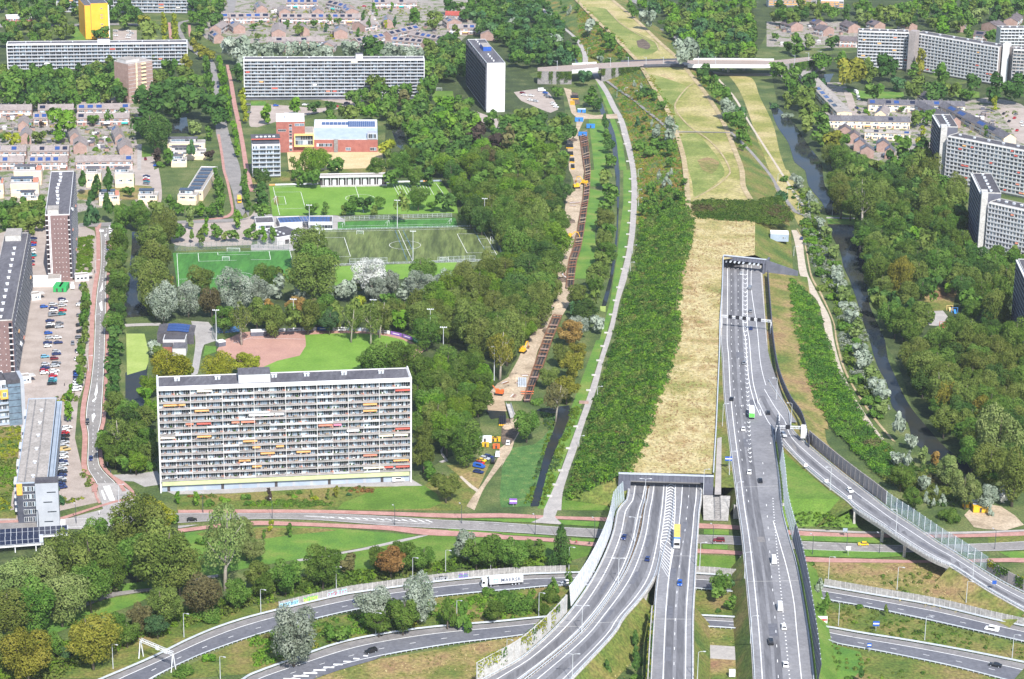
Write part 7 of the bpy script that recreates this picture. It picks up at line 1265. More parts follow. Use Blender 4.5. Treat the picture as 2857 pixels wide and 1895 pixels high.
wall('noise_wall','tall white noise wall curving along the outer carriageway',base[3:cut],8.0,'screen_white',3.0,0.15,'steel',mats=['screen_glass','screen_white','screen_white','screen_white'],lean=-0.8*s1)
nwv,Pv=wall('noise_wall','vine-grown concrete noise wall at the foot of the outer carriageway',base[cut:],7.0,'concrete_light',4.0,0.4,'concrete')
s2=RR[3];base=offset(RR[2],1.7*s2);i0=tt(RR,2180,1420);i0=int(i0*(len(base)-1));ia=int(0.45*len(base))
P=[base[k]for k in range(len(base))if base[k][1]<G(2150,1195,6)[1]]
wall('noise_wall','tall dark noise wall right of the straight carriageway',P,7.5,'slate_panel',4.0,0.2,'steel',mats=['slate_panel','screen_glass','screen_glass','slate_panel','slate_panel','dark_panel'],lean=0.8*s2)  # slate and dark panels carry the shade of the inner face as colour
s3=XX[3];base=offset(XX[2],2.2*s3);g0,g1,g2=(G(*N(q)[0],7.4)[0]for q in('D3:330,985','D4:1050,0','D4:1960,560'))
wall('noise_wall','grey cassette noise wall beside the exit ramp',[p for p in base if g0<=p[0]<=g1+2],5.8,'wall_cassette',4.0,0.35,'concrete_dark');wall('noise_wall','transparent glass noise wall on the exit ramp bridge',[p for p in base if g1<=p[0]<=g2+2],5.8,'screen_glass',4.0,0.12,'white_metal');nwx,Px=wall('noise_wall','ivy-covered noise wall at the lower end of the exit ramp',[p for p in base if p[0]>=g2],4.6,'wall_cassette',4.0,0.35,'concrete_dark')
wall('noise_wall','dark noise wall beside the slip lane near the upper portal',smooth_line(L('W:1772,640 1778,720 1785,800 1797,868 1822,930 1850,972 D3:330,985',zright),4),4.2,'dark_panel',4.0,0.3,'slate_panel')
o,A,B=LINK[0];nA=normals2(A);up_=1 if nA[len(A)//2][1]>0 else-1;base=offset(A,1.0*up_);xL0,xL1,xR0,xR1=(G(*N(q)[0])[0]for q in('B4:190,960','C4:745,600','D4:345,712','D4:2330,1105'))
nw4,P4=wall('noise_wall','concrete noise wall with graffiti above the upper link road',[p for p in base if xL0<=p[0]<=xL1],3.2,'wall_concrete',2.0,0.25,'concrete_light',pw=0.2,ph=0.05);wall('noise_wall','concrete panel noise wall below the exit ramp',[p for p in base if p[0]>=xR0],3.2,'wall_concrete',2.0,0.25,'concrete_light',pw=0.2,ph=0.05);wall('noise_wall','short concrete noise wall between the raised carriageways',[p for p in base if xL1+12<=p[0]<=xR0-8],3.2,'wall_concrete',2.0,0.25,'concrete_light',pw=0.2,ph=0.05)
wall('noise_wall','vine-topped wall left of the straight middle carriageway',offset(M_[1],-1.4*M_[3])[int(.68*len(M_[1])):],2.6,'concrete',3.0,0.4)
for lo,hi,c1,c2,sd in(('B4:215,900','B4:440,900','sky_logo','navy',1),('B4:475,870','B4:630,870','cargo_green','yellow_frame',2),('B4:690,820','B4:900,820','sky_logo','cloth_red',3),('B4:1650,660','B4:1820,660','sign_black','light_rail',4),('B4:1870,640','B4:2010,640','sign_purple','container_green',5)):
 x0,x1=G(*N(lo)[0])[0],G(*N(hi)[0])[0];r=random.Random(sd);Pg=[p for p in P4 if x0<=p[0]<=x1];inv=-np.array(nw4.location)
 if len(Pg)<3:continue
 a,b=Pg[0],Pg[-1];u=(b-a);u=u/np.linalg.norm(u);n_=np.array([u[1],-u[0],0]);n_=n_ if n_[1]<0 else-n_;Lg=np.linalg.norm(b-a);o_=a+inv+n_*0.22;K=7
 mb=MB();top=[(t*Lg,1.9+r.uniform(0,.7))for t in np.linspace(0,1,14)];bot=[(t*Lg,0.35+r.uniform(0,.5))for t in np.linspace(1,0,14)]
 f3=lambda q,e:tuple(o_+u*q[0]+np.array([0,0,q[1]])+n_*e)
 mb.strip([f3(q,0)for q in top],[f3(q,0)for q in bot[::-1]]);mb.build('graffiti',c1,nw4)
 for k in range(K):
  x=Lg*(k+0.2)/K;w_=Lg/K*0.75;mb=MB();z0_=0.75+r.uniform(-.1,.1);sk=r.uniform(-.3,.3)
  for q in([(x,z0_),(x+w_*0.3,z0_),(x+w_*0.3+sk,z0_+1.2),(x+sk,z0_+1.2)],[(x,z0_+1.25),(x+w_,z0_+1.15),(x+w_,z0_+0.9),(x,z0_+0.95)],[(x+w_*0.6,z0_+0.8),(x+w_*0.95,z0_+0.8),(x+w_*0.8-sk,z0_-0.05),(x+w_*0.5,z0_-0.05)])[:2+r.randrange(2)]:mb.face([f3(p,0.03)for p in q])
  mb.build('graffiti_letter',c2,nw4)
def vines(label,P,h,cols,seed,dens=10):
 rng=np.random.default_rng(seed);VV,FM,VA=[],[],[]
 for k in range(len(P)-1):
  if rng.uniform()<0.25:continue
  u=P[k+1]-P[k];d=np.array([u[1],-u[0],0]);d /= np.linalg.norm(d)+1e-9;n=int(dens*rng.uniform(4,10));t=rng.uniform(0,1,n);z=h*(1-rng.uniform(0,1,n)**1.6*rng.uniform(0.3,1))
  for sg_ in(-1,1):
   Q=P[k]+u*t[:,None]+np.array([0,0,1])*z[:,None]+d*sg_*(0.35+rng.uniform(0,.35,n))[:,None];nn=d*sg_+rng.normal(size=(n,3))*0.5;nn /= np.linalg.norm(nn,axis=1,keepdims=True);VV.append(leaf_quads(Q,nn,0.5,rng));FM.append(np.full(n,rng.integers(0,len(cols)),np.int32));VA.append(rng.uniform(0,1,n))
 mass('vines',VV,FM,VA,cols,label,'vines')
vines('yellow-green vines hanging over the lower noise wall',Pv,7.1,['leaf_yellow','leaf_yellow','leaf_ivy'],3);vines('yellow and green ivy on the wall at the lower right',Px,4.8,['leaf_ivy','leaf_yellow','leaf_ivy'],4,16)
vines('yellow vines on the low wall left of the middle carriageway',resample(offset(M_[1],-1.4*M_[3])[int(.68*len(M_[1])):],3),2.7,['leaf_yellow','leaf_ivy'],5,7)
def guardrail(label,P,double=False):
 P=resample(P,2.0);root=empty('guardrail',P[0],label,'guardrail');inv=-np.array(P[0]);Q=[p+inv for p in P]
 for nm,off in(('beam',0.0),)+((('beam',0.6),)if double else()):
  R_=offset(Q,off);mb=MB();a,b=offset(R_,-0.09),offset(R_,0.09)
  for A_,B_,z0_,z1_ in((a,b,0.82,0.82),(a,a,0.5,0.82),(b,b,0.5,0.82)):mb.strip(lift(A_,z0_),lift(B_,z1_))
  mb.build(nm,'galv',root)
 mb=MB()
 for k in range(0,len(Q),1):mb.box(Q[k][0]-.09,Q[k][0]+.09,Q[k][1]-.09,Q[k][1]+.09,Q[k][2]-0.05,Q[k][2]+0.78)
 o=mb.build('post_line','steel',root);o['kind']='stuff';return root
for d,nm,k0 in((L1,'outer curved carriageway',1),(L2,'inner curved carriageway',1),(M_,'straight middle carriageway',1)):
 guardrail('guardrail on the left edge of the '+nm,offset(d[1],-0.35*d[3])[k0:]);guardrail('guardrail on the right edge of the '+nm,offset(d[2],0.35*d[3])[k0 if d is not L2 else 12:])
guardrail('guardrail on the left edge of the right carriageway',offset(RR[1],-0.3*RR[3])[int(.28*len(RR[1])):]);guardrail('guardrail inside the dark noise wall of the right carriageway',[p for p in offset(RR[2],0.4*RR[3])if p[1]<G(2150,1195,6)[1]])
guardrail('guardrail on the lower edge of the exit ramp',offset(XX[1],-0.3*XX[3])[8:]);guardrail('guardrail on the upper edge of the exit ramp',offset(XX[2],0.5*XX[3]))
for i,nm in((0,'upper'),(1,'lower')):
 o,A,B=LINK[i];n_=1 if normals2(A)[len(A)//2][1]>0 else-1
 guardrail('guardrail along the far edge of the %s link road'%nm,offset(A,0.5*n_),True);guardrail('guardrail along the near edge of the %s link road'%nm,[p for p in offset(B,-0.6*n_)if i==0 or p[0]>G(*N('B4:1230,1360')[0])[0]])
P=[p for p in offset(XX[1],-0.8*XX[3])if G(*N('D4:770,0')[0],7.4)[0]<=p[0]<=G(*N('D4:1640,520')[0],7.4)[0]];root=empty('bridge_railing',P[0],'white railing along the exit ramp bridge','railing');inv=-np.array(P[0]);Q=resample([p+inv for p in P],2.0)
for z_ in(0.45,0.8,1.15):mb=MB();mb.tube(lift(Q,z_),0.06,4);mb.build('rail','white_metal',root)
for q in Q:put('baluster',box_mesh('baluster',0.12,0.12,1.2,'white_metal'),root,q)
LAMPS={}
def lamp_mesh(h,arms,m):
 key=(h,arms,m)
 if key not in LAMPS:
  mb=MB();mb.tube([(0,0,0),(0,0,h*0.5),(0,0,h)],[0.16,0.12,0.09],6);LAMPS[key]=[mb.mesh('pole',m)]
  mb=MB();mb.tube([(0,0,h-0.05),(0.5,0,h+0.25),(1.7,0,h+0.35)],0.07,5);LAMPS[key].append(mb.mesh('arm',m));mb=MB();mb.box(1.6,2.5,-0.2,0.2,h+0.25,h+0.45);LAMPS[key].append(mb.mesh('lamp_head','light_rail'))
 return LAMPS[key]
LN={}
def lamps(place,s,h,z=0.0,arms=1,m='pole_grey',rz=0.0):
 items=sorted(N(s))
 for k,(x,y)in enumerate(items):
  g=G(x,y,z);p,a,hd=lamp_mesh(h,arms,m);root=empty('lamp_post',g,'%s %s lamp post, %s from left %s'%('dark' if 'dark' in m else 'grey','double-armed' if arms==2 else 'single-armed',ordinal(k+1),place)if len(items)>1 else '%s lamp post %s'%('double-armed' if arms==2 else 'single-armed grey',place),'lamp post','lamp posts '+place,rz)
  put('pole',p,root)
  for q in range(arms):a_=put('arm',a,root);a_.rotation_euler=(0,0,math.pi*q);h_=put('lamp_head',hd,a_)
lamps('on the motorway median','C3:1318,1500 C4:1222,310 1072,700 737,1145 648,1600',10.5,ZD,2)
lamps('beside the straight middle carriageway','C3:1855,1420 C4:1822,560 1800,1590',11,ZD)
lamps('along the left edge of the right carriageway','C3:2032,790 2095,1240 2162,1530 C4:2235,640 2290,1240',10.5,zright);lamps('along the exit ramp','D3:30,540 165,775 525,1380 D4:1130,225 1838,645',10,ZD,rz=math.pi)
lamps('above the upper link road','A4:1042,1475 1695,1185 B4:92,960 787,745 1490,660 1793,590 2208,560 C4:618,560 D4:508,650 1140,748 1775,882',9.5,rz=-0.5);lamps('between the two link roads','A4:2030,1590 B4:422,1375 1150,1178 1895,1062 C4:340,990 D4:600,1078 1395,1212 2200,1382 C4:45,1430',9.5,rz=-0.5)
lamps('along the local road','B4:197,95 1325,155 1940,138 C4:307,240 853,272 1943,330 D4:362,425 675,400 978,412 A4:360,200 703,140 1870,40 D4:2040,375',8.0,0.0,1,'pole_dark',2.0);lamps('along the left avenue','A2:880,1470 885,960 A3:815,290 A3:990,1160 1205,1215 1095,1500',8.0,rz=0.2)
lamps('beside the mound cycle path','C1:1130,870 1220,900 1300,980 1385,1050 1060,900 790,500 C2:1255,250 1258,330 1255,60 1205,770 1183,930 C3:880,520 710,980',5.0);lamps('beside the gravel road','D2:190,790 130,250 42,110 545,420 228,380',5.5)
def flood(place,s,h):
 for k,(x,y)in enumerate(sorted(N(s))):
  g=G(x,y);root=empty('floodlight_mast',g,'tall floodlight mast, %s from left %s'%(ordinal(k+1),place),'floodlight','floodlight masts '+place);mb=MB();mb.tube([(0,0,0),(0,0,h)],[0.28,0.14],6);mb.build('mast','pole_grey',root)
  mb=MB();mb.box(-1.7,1.7,-0.08,0.08,h,h+0.15);mb.build('crossarm','galv',root)
  for q in(-1.4,-0.5,0.5,1.4):put('lamp_head',box_mesh('lamp_head',0.6,0.5,0.4,'white_metal'),root,(q,-0.1,h+0.16))
flood('at the ball field','B2:395,1485 1127,1490 B3:1772,185 B2:1652,1580 A2:1995,1590 B3:2240,370',17);flood('at the football pitches','B2:1493,832 1349,535 540,582 2150,518 632,760',17)
def gantry(label,s,z,h,signs,asym=False):
 a,b=L(s,z);o,rz,W=place(a,b);o[2]=a[2];root=empty('sign_gantry',o,label,'gantry',None,rz)
 for x in(0,W):
  for dy in(-1.1,1.1):mb=MB();mb.tube([(x,dy,0),(x,dy*0.15,h)],0.2,6);mb.build('leg','white_metal',root)
 mb=MB()
 for dy,dz in((-.45,0),(.45,0),(-.45,.9),(.45,.9)):mb.box(0,W,dy-.08,dy+.08,h+dz-.08,h+dz+.08)
 n=int(W/1.3)
 for k in range(n):
  x0,x1=W*k/n,W*(k+1)/n
  for dy in(-.45,.45):mb.tube([(x0,dy,h if k%2 else h+.9),(x1,dy,h+.9 if k%2 else h)],0.05,4,cap=False)
 mb.build('truss','white_metal',root)
 for f,w_,hh,m_ in signs:mb=MB();mb.box(W*f-w_/2,W*f+w_/2,-0.75,-0.5,h-0.3,h-0.3+hh);mb.build('sign_panel',m_,root)
 return root
gantry('white portal gantry over the lower left link road','A4:1300,1372 1598,1500',0.0,6.6,[(0.55,1.4,1.5,'white_metal'),(0.8,1.4,1.5,'white_metal')])
gantry('white gantry with black matrix signs over the right carriageway','N:2013,915 2150,930',4.0,6.0,[(f,1.9,1.9,'sign_black')for f in(0.17,0.32,0.46,0.62,0.76)])
gantry('white gantry with one sign and a white panel over the exit ramp','D3:22,925 300,935',6.3,6.2,[(0.38,2.0,2.0,'sign_black')]);a=L('D3:300,935',6.3)[0];mb=MB();mb.box(-1.0,1.0,-0.15,0.15,2.2,8.5);tag(mb.build('tall_sign','white_metal',loc=a+np.array([-1.5,-1.2,0])),'tall white back of a sign beside the ramp gantry','sign')
def sign(label,s,z,h,w_,hh,m_,n2=None):
 g=L(s,z)[0];root=empty('road_sign',g,label,'sign');mb=MB();mb.tube([(0,0.06,0),(0,0.06,h)],0.07,5);mb.build('post','pole_grey',root);mb=MB();mb.box(-w_/2,w_/2,-0.04,0.03,h-hh,h);mb.build('sign_face',m_,root)
 if n2:mb=MB();mb.box(-w_/2+0.12,w_/2-0.12,-0.06,-0.045,h-hh*0.62,h-hh*0.38);mb.build('sign_marking',n2,root)
for k,(s,m_,n2)in enumerate((('D3:300,1180','sign_white','sign_red'),('D3:490,1325','sign_white','sign_red'),('D3:705,1475','sign_white','sign_red'))):sign('red and white curve marker board, %s down the exit ramp'%ordinal(k+1),s,ZD,2.2,1.5,1.3,m_,n2)
sign('blue direction sign between the link roads','D4:945,1130',0,4.2,2.4,2.0,'sign_blue','sign_white');sign('blue sign at the right end of the lower link road','D4:882,1320',0,3.6,1.6,1.6,'sign_blue','sign_white');sign('white board with red lettering beside the lower link road','D4:452,1070',0,3.6,3.6,3.0,'sign_white','sign_red');sign('purple and white notice board beside the ditch','C3:105,1530',0,3.6,3.2,2.4,'sign_purple','sign_white');sign('blue sign on the exit ramp verge','D4:2035,715',ZD,2.4,1.6,1.4,'sign_blue');sign('white cabinet board on the middle verge','D4:690,435',0,4.2,1.8,1.6,'sign_white');sign('grey matrix board on the cycle path verge','D4:660,262',0,4.0,1.8,1.6,'blue_grey_panel');sign('small blue tunnel sign beside the right carriageway','C3:2085,1180',zright,5.5,3.0,2.0,'sign_blue','sign_white')
for k,(x,y)in enumerate(N('C4:2120,1540 1222,1160 775,1490')):tag(put('cabinet',box_mesh('cabinet',2.2,1.4,2.4,'white_metal'),None,G(x,y,0.5)),('white roadside cabinet %s'%['right of the middle carriageway','between the curved and straight carriageways','beside the lower curved carriageway'][k]),'cabinet')
ZT=10.2
SE=smooth_line(L('C1:330,655 655,655 905,632 1290,610 1720,603 2311,606 D1:0,602 300,562 500,525',ZT),8);NE=smooth_line(L('C1:330,622 600,602 870,585 1100,572 1680,552 2311,553 D1:0,556 300,528 500,505',ZT),8)
def cutx(P,x0,x1):return[p for p in resample(P,3)if x0<=p[0]<=x1]
X=lambda s:G(*N(s)[0],ZT)[0]
root=empty('tram_viaduct',SE[0]*np.array([1,1,0]),'white concrete tram viaduct crossing the tunnel mound','viaduct');inv=-np.array(root.location);lc=lambda P:[p+inv for p in P]
n=min(len(resample(SE,4)),len(resample(NE,4)));S_,N_=resample(SE,4)[:n],resample(NE,4)[:n]
mb=MB();mb.strip(lc(S_),lc(N_));mb.build('trackbed','ballast',root);mb=MB();mb.strip(lc(lift(S_,-1.3)),lc(lift(N_,-1.3)));mb.build('deck_soffit','concrete',root)
for f in(0.28,0.40,0.60,0.72):mb=MB();q=lerp_line(S_,N_,f);mb.strip(lc(lift(offset(q,-0.08),0.16)),lc(lift(offset(q,0.08),0.16)));mb.build('rail','steel',root)
def beam(P,z0,z1,m_,nm,th=0.6):
 P=lc(P);mb=MB();a,b=offset(P,-th/2),offset(P,th/2);mb.strip(lift(a,z1),lift(b,z1));mb.strip(lift(a,z0),lift(a,z1));mb.strip(lift(b,z0),lift(b,z1));mb.strip(lift(a,z0),lift(b,z0));return mb.build(nm,m_,root)
for x0,x1 in((X('C1:620,640'),X('C1:905,640')),(X('C1:1700,610'),X('D1:60,600'))):
 beam(cutx(SE,x0,x1),-1.9,0.9,'white_wall','edge_beam');beam(cutx(NE,x0,x1),-1.9,1.3,'white_wall','edge_beam')
x0,x1=X('C1:1290,610'),X('C1:1710,610');beam(cutx(SE,x0,x1),-0.6,1.3,'dark_panel','parapet',0.25);beam(cutx(NE,X('C1:1080,570'),x1),-0.6,1.3,'dark_panel','parapet',0.25)
for x0,x1 in((X('C1:330,655'),X('C1:655,655')),(X('C1:905,640'),X('C1:1290,610')),(X('D1:60,600'),X('D1:490,530'))):
 P=cutx(SE,x0,x1);Q=cutx(NE,x0,x1)
 if len(P)>1:mb=MB();mb.strip(lc(P),lc([np.array([p[0],p[1]-1.2,0])for p in P]));mb.build('retaining_wall','concrete_dark',root);vines('ivy on the tram retaining wall %s'%('left of the cycle underpass' if x0<X('C1:500,650')else 'between underpass and mound' if x0<X('C1:1000,640')else 'at the right end of the viaduct'),[np.array([p[0],p[1]-1.5,0])for p in P],10,['leaf_ivy','leaf_mid'],7,30)
for s in('C1:1850,680','C1:1895,665','C1:2085,665','C1:2230,650','C1:2040,650'):
 g=L(s,0)[0];mb=MB();mb.frame_box(np.array([g[0]-1,g[1]-1.2,0])+inv,(2.0,0,0),(0,2.4,0),(0,0,ZT-1.9));mb.build('pier','concrete_light',root)
for k,s in enumerate(('C1:510,640','C1:790,600','C1:1000,612','C1:1165,605','C1:1328,605','C1:1488,605','C1:1650,598','C1:1810,600','C1:1968,600','D1:198,585','D1:325,562','D1:438,548')):
 g=L(s,ZT)[0];o_=empty('catenary_mast',g,'slim catenary mast, %s from the left on the tram viaduct'%ordinal(k+1),'mast','catenary masts on the tram viaduct');mb=MB();mb.tube([(0,0,0),(0,0,7)],0.16,5);mb.build('mast','galv',o_);mb=MB();mb.tube([(0,0,6.2),(-2.6,2.0,6.5)],0.07,4);mb.build('bracket','galv',o_)
root=None
def lines(segs,w_=0.22,m_='white_paint'):
 for s in segs:
  P=L(s,0.0);P=smooth_line(P,2)if len(P)>2 else resample(P,3)
  struct(band(P,w_,'field_marking',m_,None,LAYER[0]+0.04))
def circ(s,r,m_='white_paint'):
 g=L(s)[0];P=[g+np.array([math.cos(a)*r,math.sin(a)*r,0])for a in np.linspace(0,2*math.pi,40)];struct(band(P,0.22,'field_marking',m_,None,LAYER[0]+0.04))
lines(['B2:205,160 265,418','B2:205,160 1705,125','B2:1705,125 1850,330','B2:222,207 460,205','B2:460,205 502,355','B2:502,355 250,362','B2:235,247 308,247','B2:308,247 325,318','B2:325,318 245,318','B2:958,140 1040,395']+['B2:%d,140 %d,230'%(1310+k*27,1360+k*27)for k in range(13)]);circ('B2:1006,262',9.15)
lines(['B2:585,575 2125,540','B2:2125,540 2285,820','B2:2285,820 770,870','B2:585,575 760,870','B2:1360,558 1490,845','B2:610,627 860,625','B2:860,625 917,800','B2:917,800 740,805','B2:1900,592 2150,590','B2:1900,592 1992,768','B2:1992,768 2250,762','B2:2095,637 2180,635','B2:2095,637 2142,713','B2:2142,713 2225,712']);circ('B2:1420,695',9.15)
lines(['B2:1330,560 1440,840','B2:1400,556 1500,760','B2:2050,545 2160,750'],0.13,'plastic_blue')
lines(['A2:1630,773 1650,1120','A2:1630,773 B2:358,745','B2:358,745 400,910','A2:1825,770 1832,845','A2:1832,845 2180,835','B2:168,752 182,828','B2:182,828 0,830','A2:2005,763 2008,787','A2:2008,787 2300,780','A2:1640,1010 2030,1000']);circ('A2:2185,990',9.15)
lines(['B2:0,1552 500,1562','A3:2150,30 2311,-20','B2:860,470 1830,455','B2:860,520 1840,500'])
def goal(label,s,rz,w_=7.3):
 g=L(s)[0];root=empty('football_goal',g,label,'goal',None,rz);mb=MB()
 for x in(-w_/2,w_/2):mb.tube([(x,0,0),(x,0,2.44)],0.1,5);mb.tube([(x,0,2.44),(x,1.0,2.3),(x,1.9,0)],0.05,4)
 mb.tube([(-w_/2,0,2.44),(w_/2,0,2.44)],0.1,5);mb.build('frame','white_metal',root);mb=MB();mb.face([(-w_/2,1.0,2.3),(w_/2,1.0,2.3),(w_/2,1.9,0),(-w_/2,1.9,0)]);mb.build('net','screen_glass',root)
for lab,s,rz,w_ in(('white goal at the left end of the grass pitch','B2:225,285',1.5,7.3),('white goal on the far line of the left turf pitch','A2:2150,755',0,7.3),('small goal on the left turf pitch','A2:2080,835',0,4),('small goal in the left turf centre circle','A2:2090,1000',0,4),('goal at the left of the narrow turf strip','B2:855,520',1.4,5),('goal in the middle of the narrow turf strip','B2:1265,505',1.4,5),('goal at the right of the narrow turf strip','B2:1840,490',1.4,5),('goal at the left end of the worn turf pitch','B2:590,610',1.4,7.3),('goal at the right end of the worn turf pitch','B2:2205,665',-1.6,7.3),('small goal stored on the far line of worn turf','B2:1005,595',0,4),('stored goal, left one on the near fence of worn turf','B2:1080,865',0,5),('stored goal, right one on the near fence of worn turf','B2:1780,845',0,5),('small goal on the lawn beside the tower','B1:1735,838',0,4)):goal(lab,s,rz,w_)
def fence(label,s,h,step=3.0,m_='fence_green',z=0.0):
 P=resample(smooth_line(L(s,z),3)if len(N(s))>2 else L(s,z),step);root=empty('mesh_fence',P[0],label,'fence');inv=-np.array(P[0])
 for k,p in enumerate(P):put('post',box_mesh('fence_post',0.12,0.12,h,m_),root,p+inv)
 for z_ in(0.08,h*0.5,h-0.06):mb=MB();mb.tube(lift([p+inv for p in P],z_),0.045,4);mb.build('rail',m_,root)
 mb=MB();mb.strip([p+inv+np.array([0,0,0.05])for p in P],[p+inv+np.array([0,0,h])for p in P]);mb.build('mesh','mesh_screen',root)
glassmat('mesh_screen',(0.3,0.34,0.36),0.7,0.16)
fence('tall mesh fence behind the left turf pitch','A2:1610,745 2311,715 B2:350,730',4.5);fence('tall ball-stop fence around home plate','A2:1960,1560 2050,1490 2110,1440 2180,1420 2311,1410',7.0);fence('low fence on the near line of the worn turf','B2:770,880 1400,860 2290,835',1.1,3,'galv');fence('tall cage on the near line of worn turf, left','B2:910,870 1255,860',3.6,3,'galv');fence('tall cage on the near line of worn turf, right','B2:1720,855 2065,842',3.6,3,'galv');fence('low fence between worn turf and narrow strip','B2:550,560 1350,538 2180,520',1.1,3,'galv');fence('mesh fence behind the narrow turf strip','B2:820,460 1850,430',2.4,3,'galv');fence('fence along the right side of the worn turf','B2:2190,520 2250,640 2310,800',3,3);fence('fence along the dry roof edge of the mound','C2:1735,440 1700,750 1640,960 1612,1200 1588,1540',1.3,3,'timber',zroof)
root=empty('hoarding',L('B2:165,150')[0],'white advertising hoarding along the far side of the grass pitch','hoarding');P=resample(L('B2:168,142 640,130 1250,116 1755,102'),4);inv=-np.array(root.location)
for k in range(len(P)-1):mb=MB();mb.frame_box(P[k]+inv,(P[k+1]-P[k])*0.99,(0,0.12,0),(0,0,1.0));mb.build('board',random.Random(k).choice(['white_metal','white_metal','white_metal','orange_cloth','light_rail','blue_grey_panel']),root)
root=empty('hoarding',L('B2:190,1480')[0],'curved row of sponsor boards around the ball field fence','hoarding');P=resample(smooth_line(L('B2:190,1490 390,1488 600,1478 900,1478 1130,1495 1300,1515 1400,1540 1480,1565 B3:1560,40'),3),8);inv=-np.array(root.location)
for k in range(len(P)-1):
 mb=MB();u=P[k+1]-P[k];mb.frame_box(P[k]+inv+u*0.03,u*0.94,(0,0.15,0),(0,0,1.9));mb.build('board',['white_metal','white_metal','white_metal','sign_blue','white_metal','blue_grey_panel','light_rail','white_metal','sign_purple','sign_purple','container_green','white_metal'][k%12],root)
 mb=MB();mb.frame_box(P[k]+inv+u*0.2-np.array([0,0.02,0]),u*0.55,(0,0.01,0),(0,0,0.4));ob=mb.build('board_print','sign_white' if k%12 in(3,5,8,9,10)else 'navy',root);ob.location.z=0.8
root=empty('bleacher',L('A2:2110,1500')[0],'small blue-seated bleacher beside the ball-stop fence','bleacher',None,0.25)
for k in range(5):mb=MB();mb.box(-6,6,k*0.8,k*0.8+0.6,0.4+k*0.45,0.55+k*0.45);mb.build('seat_row','seat_blue',root);mb=MB();mb.box(-6,6,k*0.8+0.6,k*0.8+0.75,0,0.35+k*0.45);mb.build('riser','galv',root)
for lab,a_,b_ in(('long dugout shed left of the sponsor boards','B2:0,1490','B2:145,1485'),('white dugout beside the infield','A3:2015,20','A3:2080,8')):
 root,W,Dp,S=tower('dugout',lab,a_,b_,2.6,3.5,'slate_panel','white_metal');root['category']='dugout'
VM={}
def profile_body(prof,w0,w1,m=0,mb=None):
 """extrude a side profile [(x, z)], narrowing to the roof"""
 mb=mb or MB();zmax=max(z for _,z in prof);zmin=min(z for _,z in prof)
 def hw(z):return(w0+(w1-w0)*max(0,(z-0.85)/(zmax-0.85)))/2
 Lf=[(x,hw(z),z)for x,z in prof];Rt=[(x,-hw(z),z)for x,z in prof];n=len(prof)
 for k in range(n):k2=(k+1)%n;mb.face([Lf[k],Lf[k2],Rt[k2],Rt[k]],m)
 i=len(mb.v)
 for side in(Lf,Rt):
  i=len(mb.v);mb.v+=side
  for t in tessellate_polygon([[Vector((p[0],p[2],0))for p in side]]):mb.f.append(tuple(i+q for q in t));mb.m.append(m)
 return mb
TYPES={'hatchback':(4.1,1.5,[(-2.05,.35),(2.05,.35),(2.05,.72),(1.9,.86),(1.05,.98),(0.45,1.46),(-1.35,1.5),(-1.95,1.02),(-2.05,.8)],[(1.0,1.0),(0.45,1.42),(-1.3,1.46),(-1.85,1.05)]),'estate':(4.6,1.5,[(-2.3,.35),(2.3,.35),(2.3,.7),(2.15,.84),(1.05,.96),(0.4,1.44),(-1.75,1.46),(-2.2,1.0),(-2.3,.8)],[(1.0,.98),(0.4,1.4),(-1.7,1.42),(-2.1,1.02)]),'saloon':(4.6,1.45,[(-2.3,.35),(2.3,.35),(2.3,.7),(2.15,.82),(1.1,.94),(0.45,1.4),(-0.95,1.42),(-1.6,1.0),(-2.25,.95)],[(1.0,.97),(0.45,1.36),(-0.9,1.38),(-1.5,1.0)]),'off-roader':(4.7,1.8,[(-2.35,.45),(2.35,.45),(2.35,.9),(2.2,1.05),(1.1,1.15),(0.6,1.74),(-2.0,1.78),(-2.3,1.15)],[(1.0,1.18),(0.6,1.68),(-1.95,1.72),(-2.2,1.2)]),'van':(5.2,2.0,[(-2.6,.4),(2.6,.4),(2.6,.85),(2.45,1.05),(1.7,1.2),(1.05,1.9),(-2.5,1.98),(-2.6,1.2)],[(1.6,1.22),(1.05,1.82),(-1.2,1.86),(-1.2,1.25)]),'high van':(6.0,2.6,[(-3.0,.4),(3.0,.4),(3.0,.9),(2.85,1.1),(2.2,1.3),(1.5,2.4),(1.2,2.6),(-2.95,2.6),(-3.0,1.2)],[(2.1,1.35),(1.55,2.2),(0.9,2.25),(0.9,1.4)])}
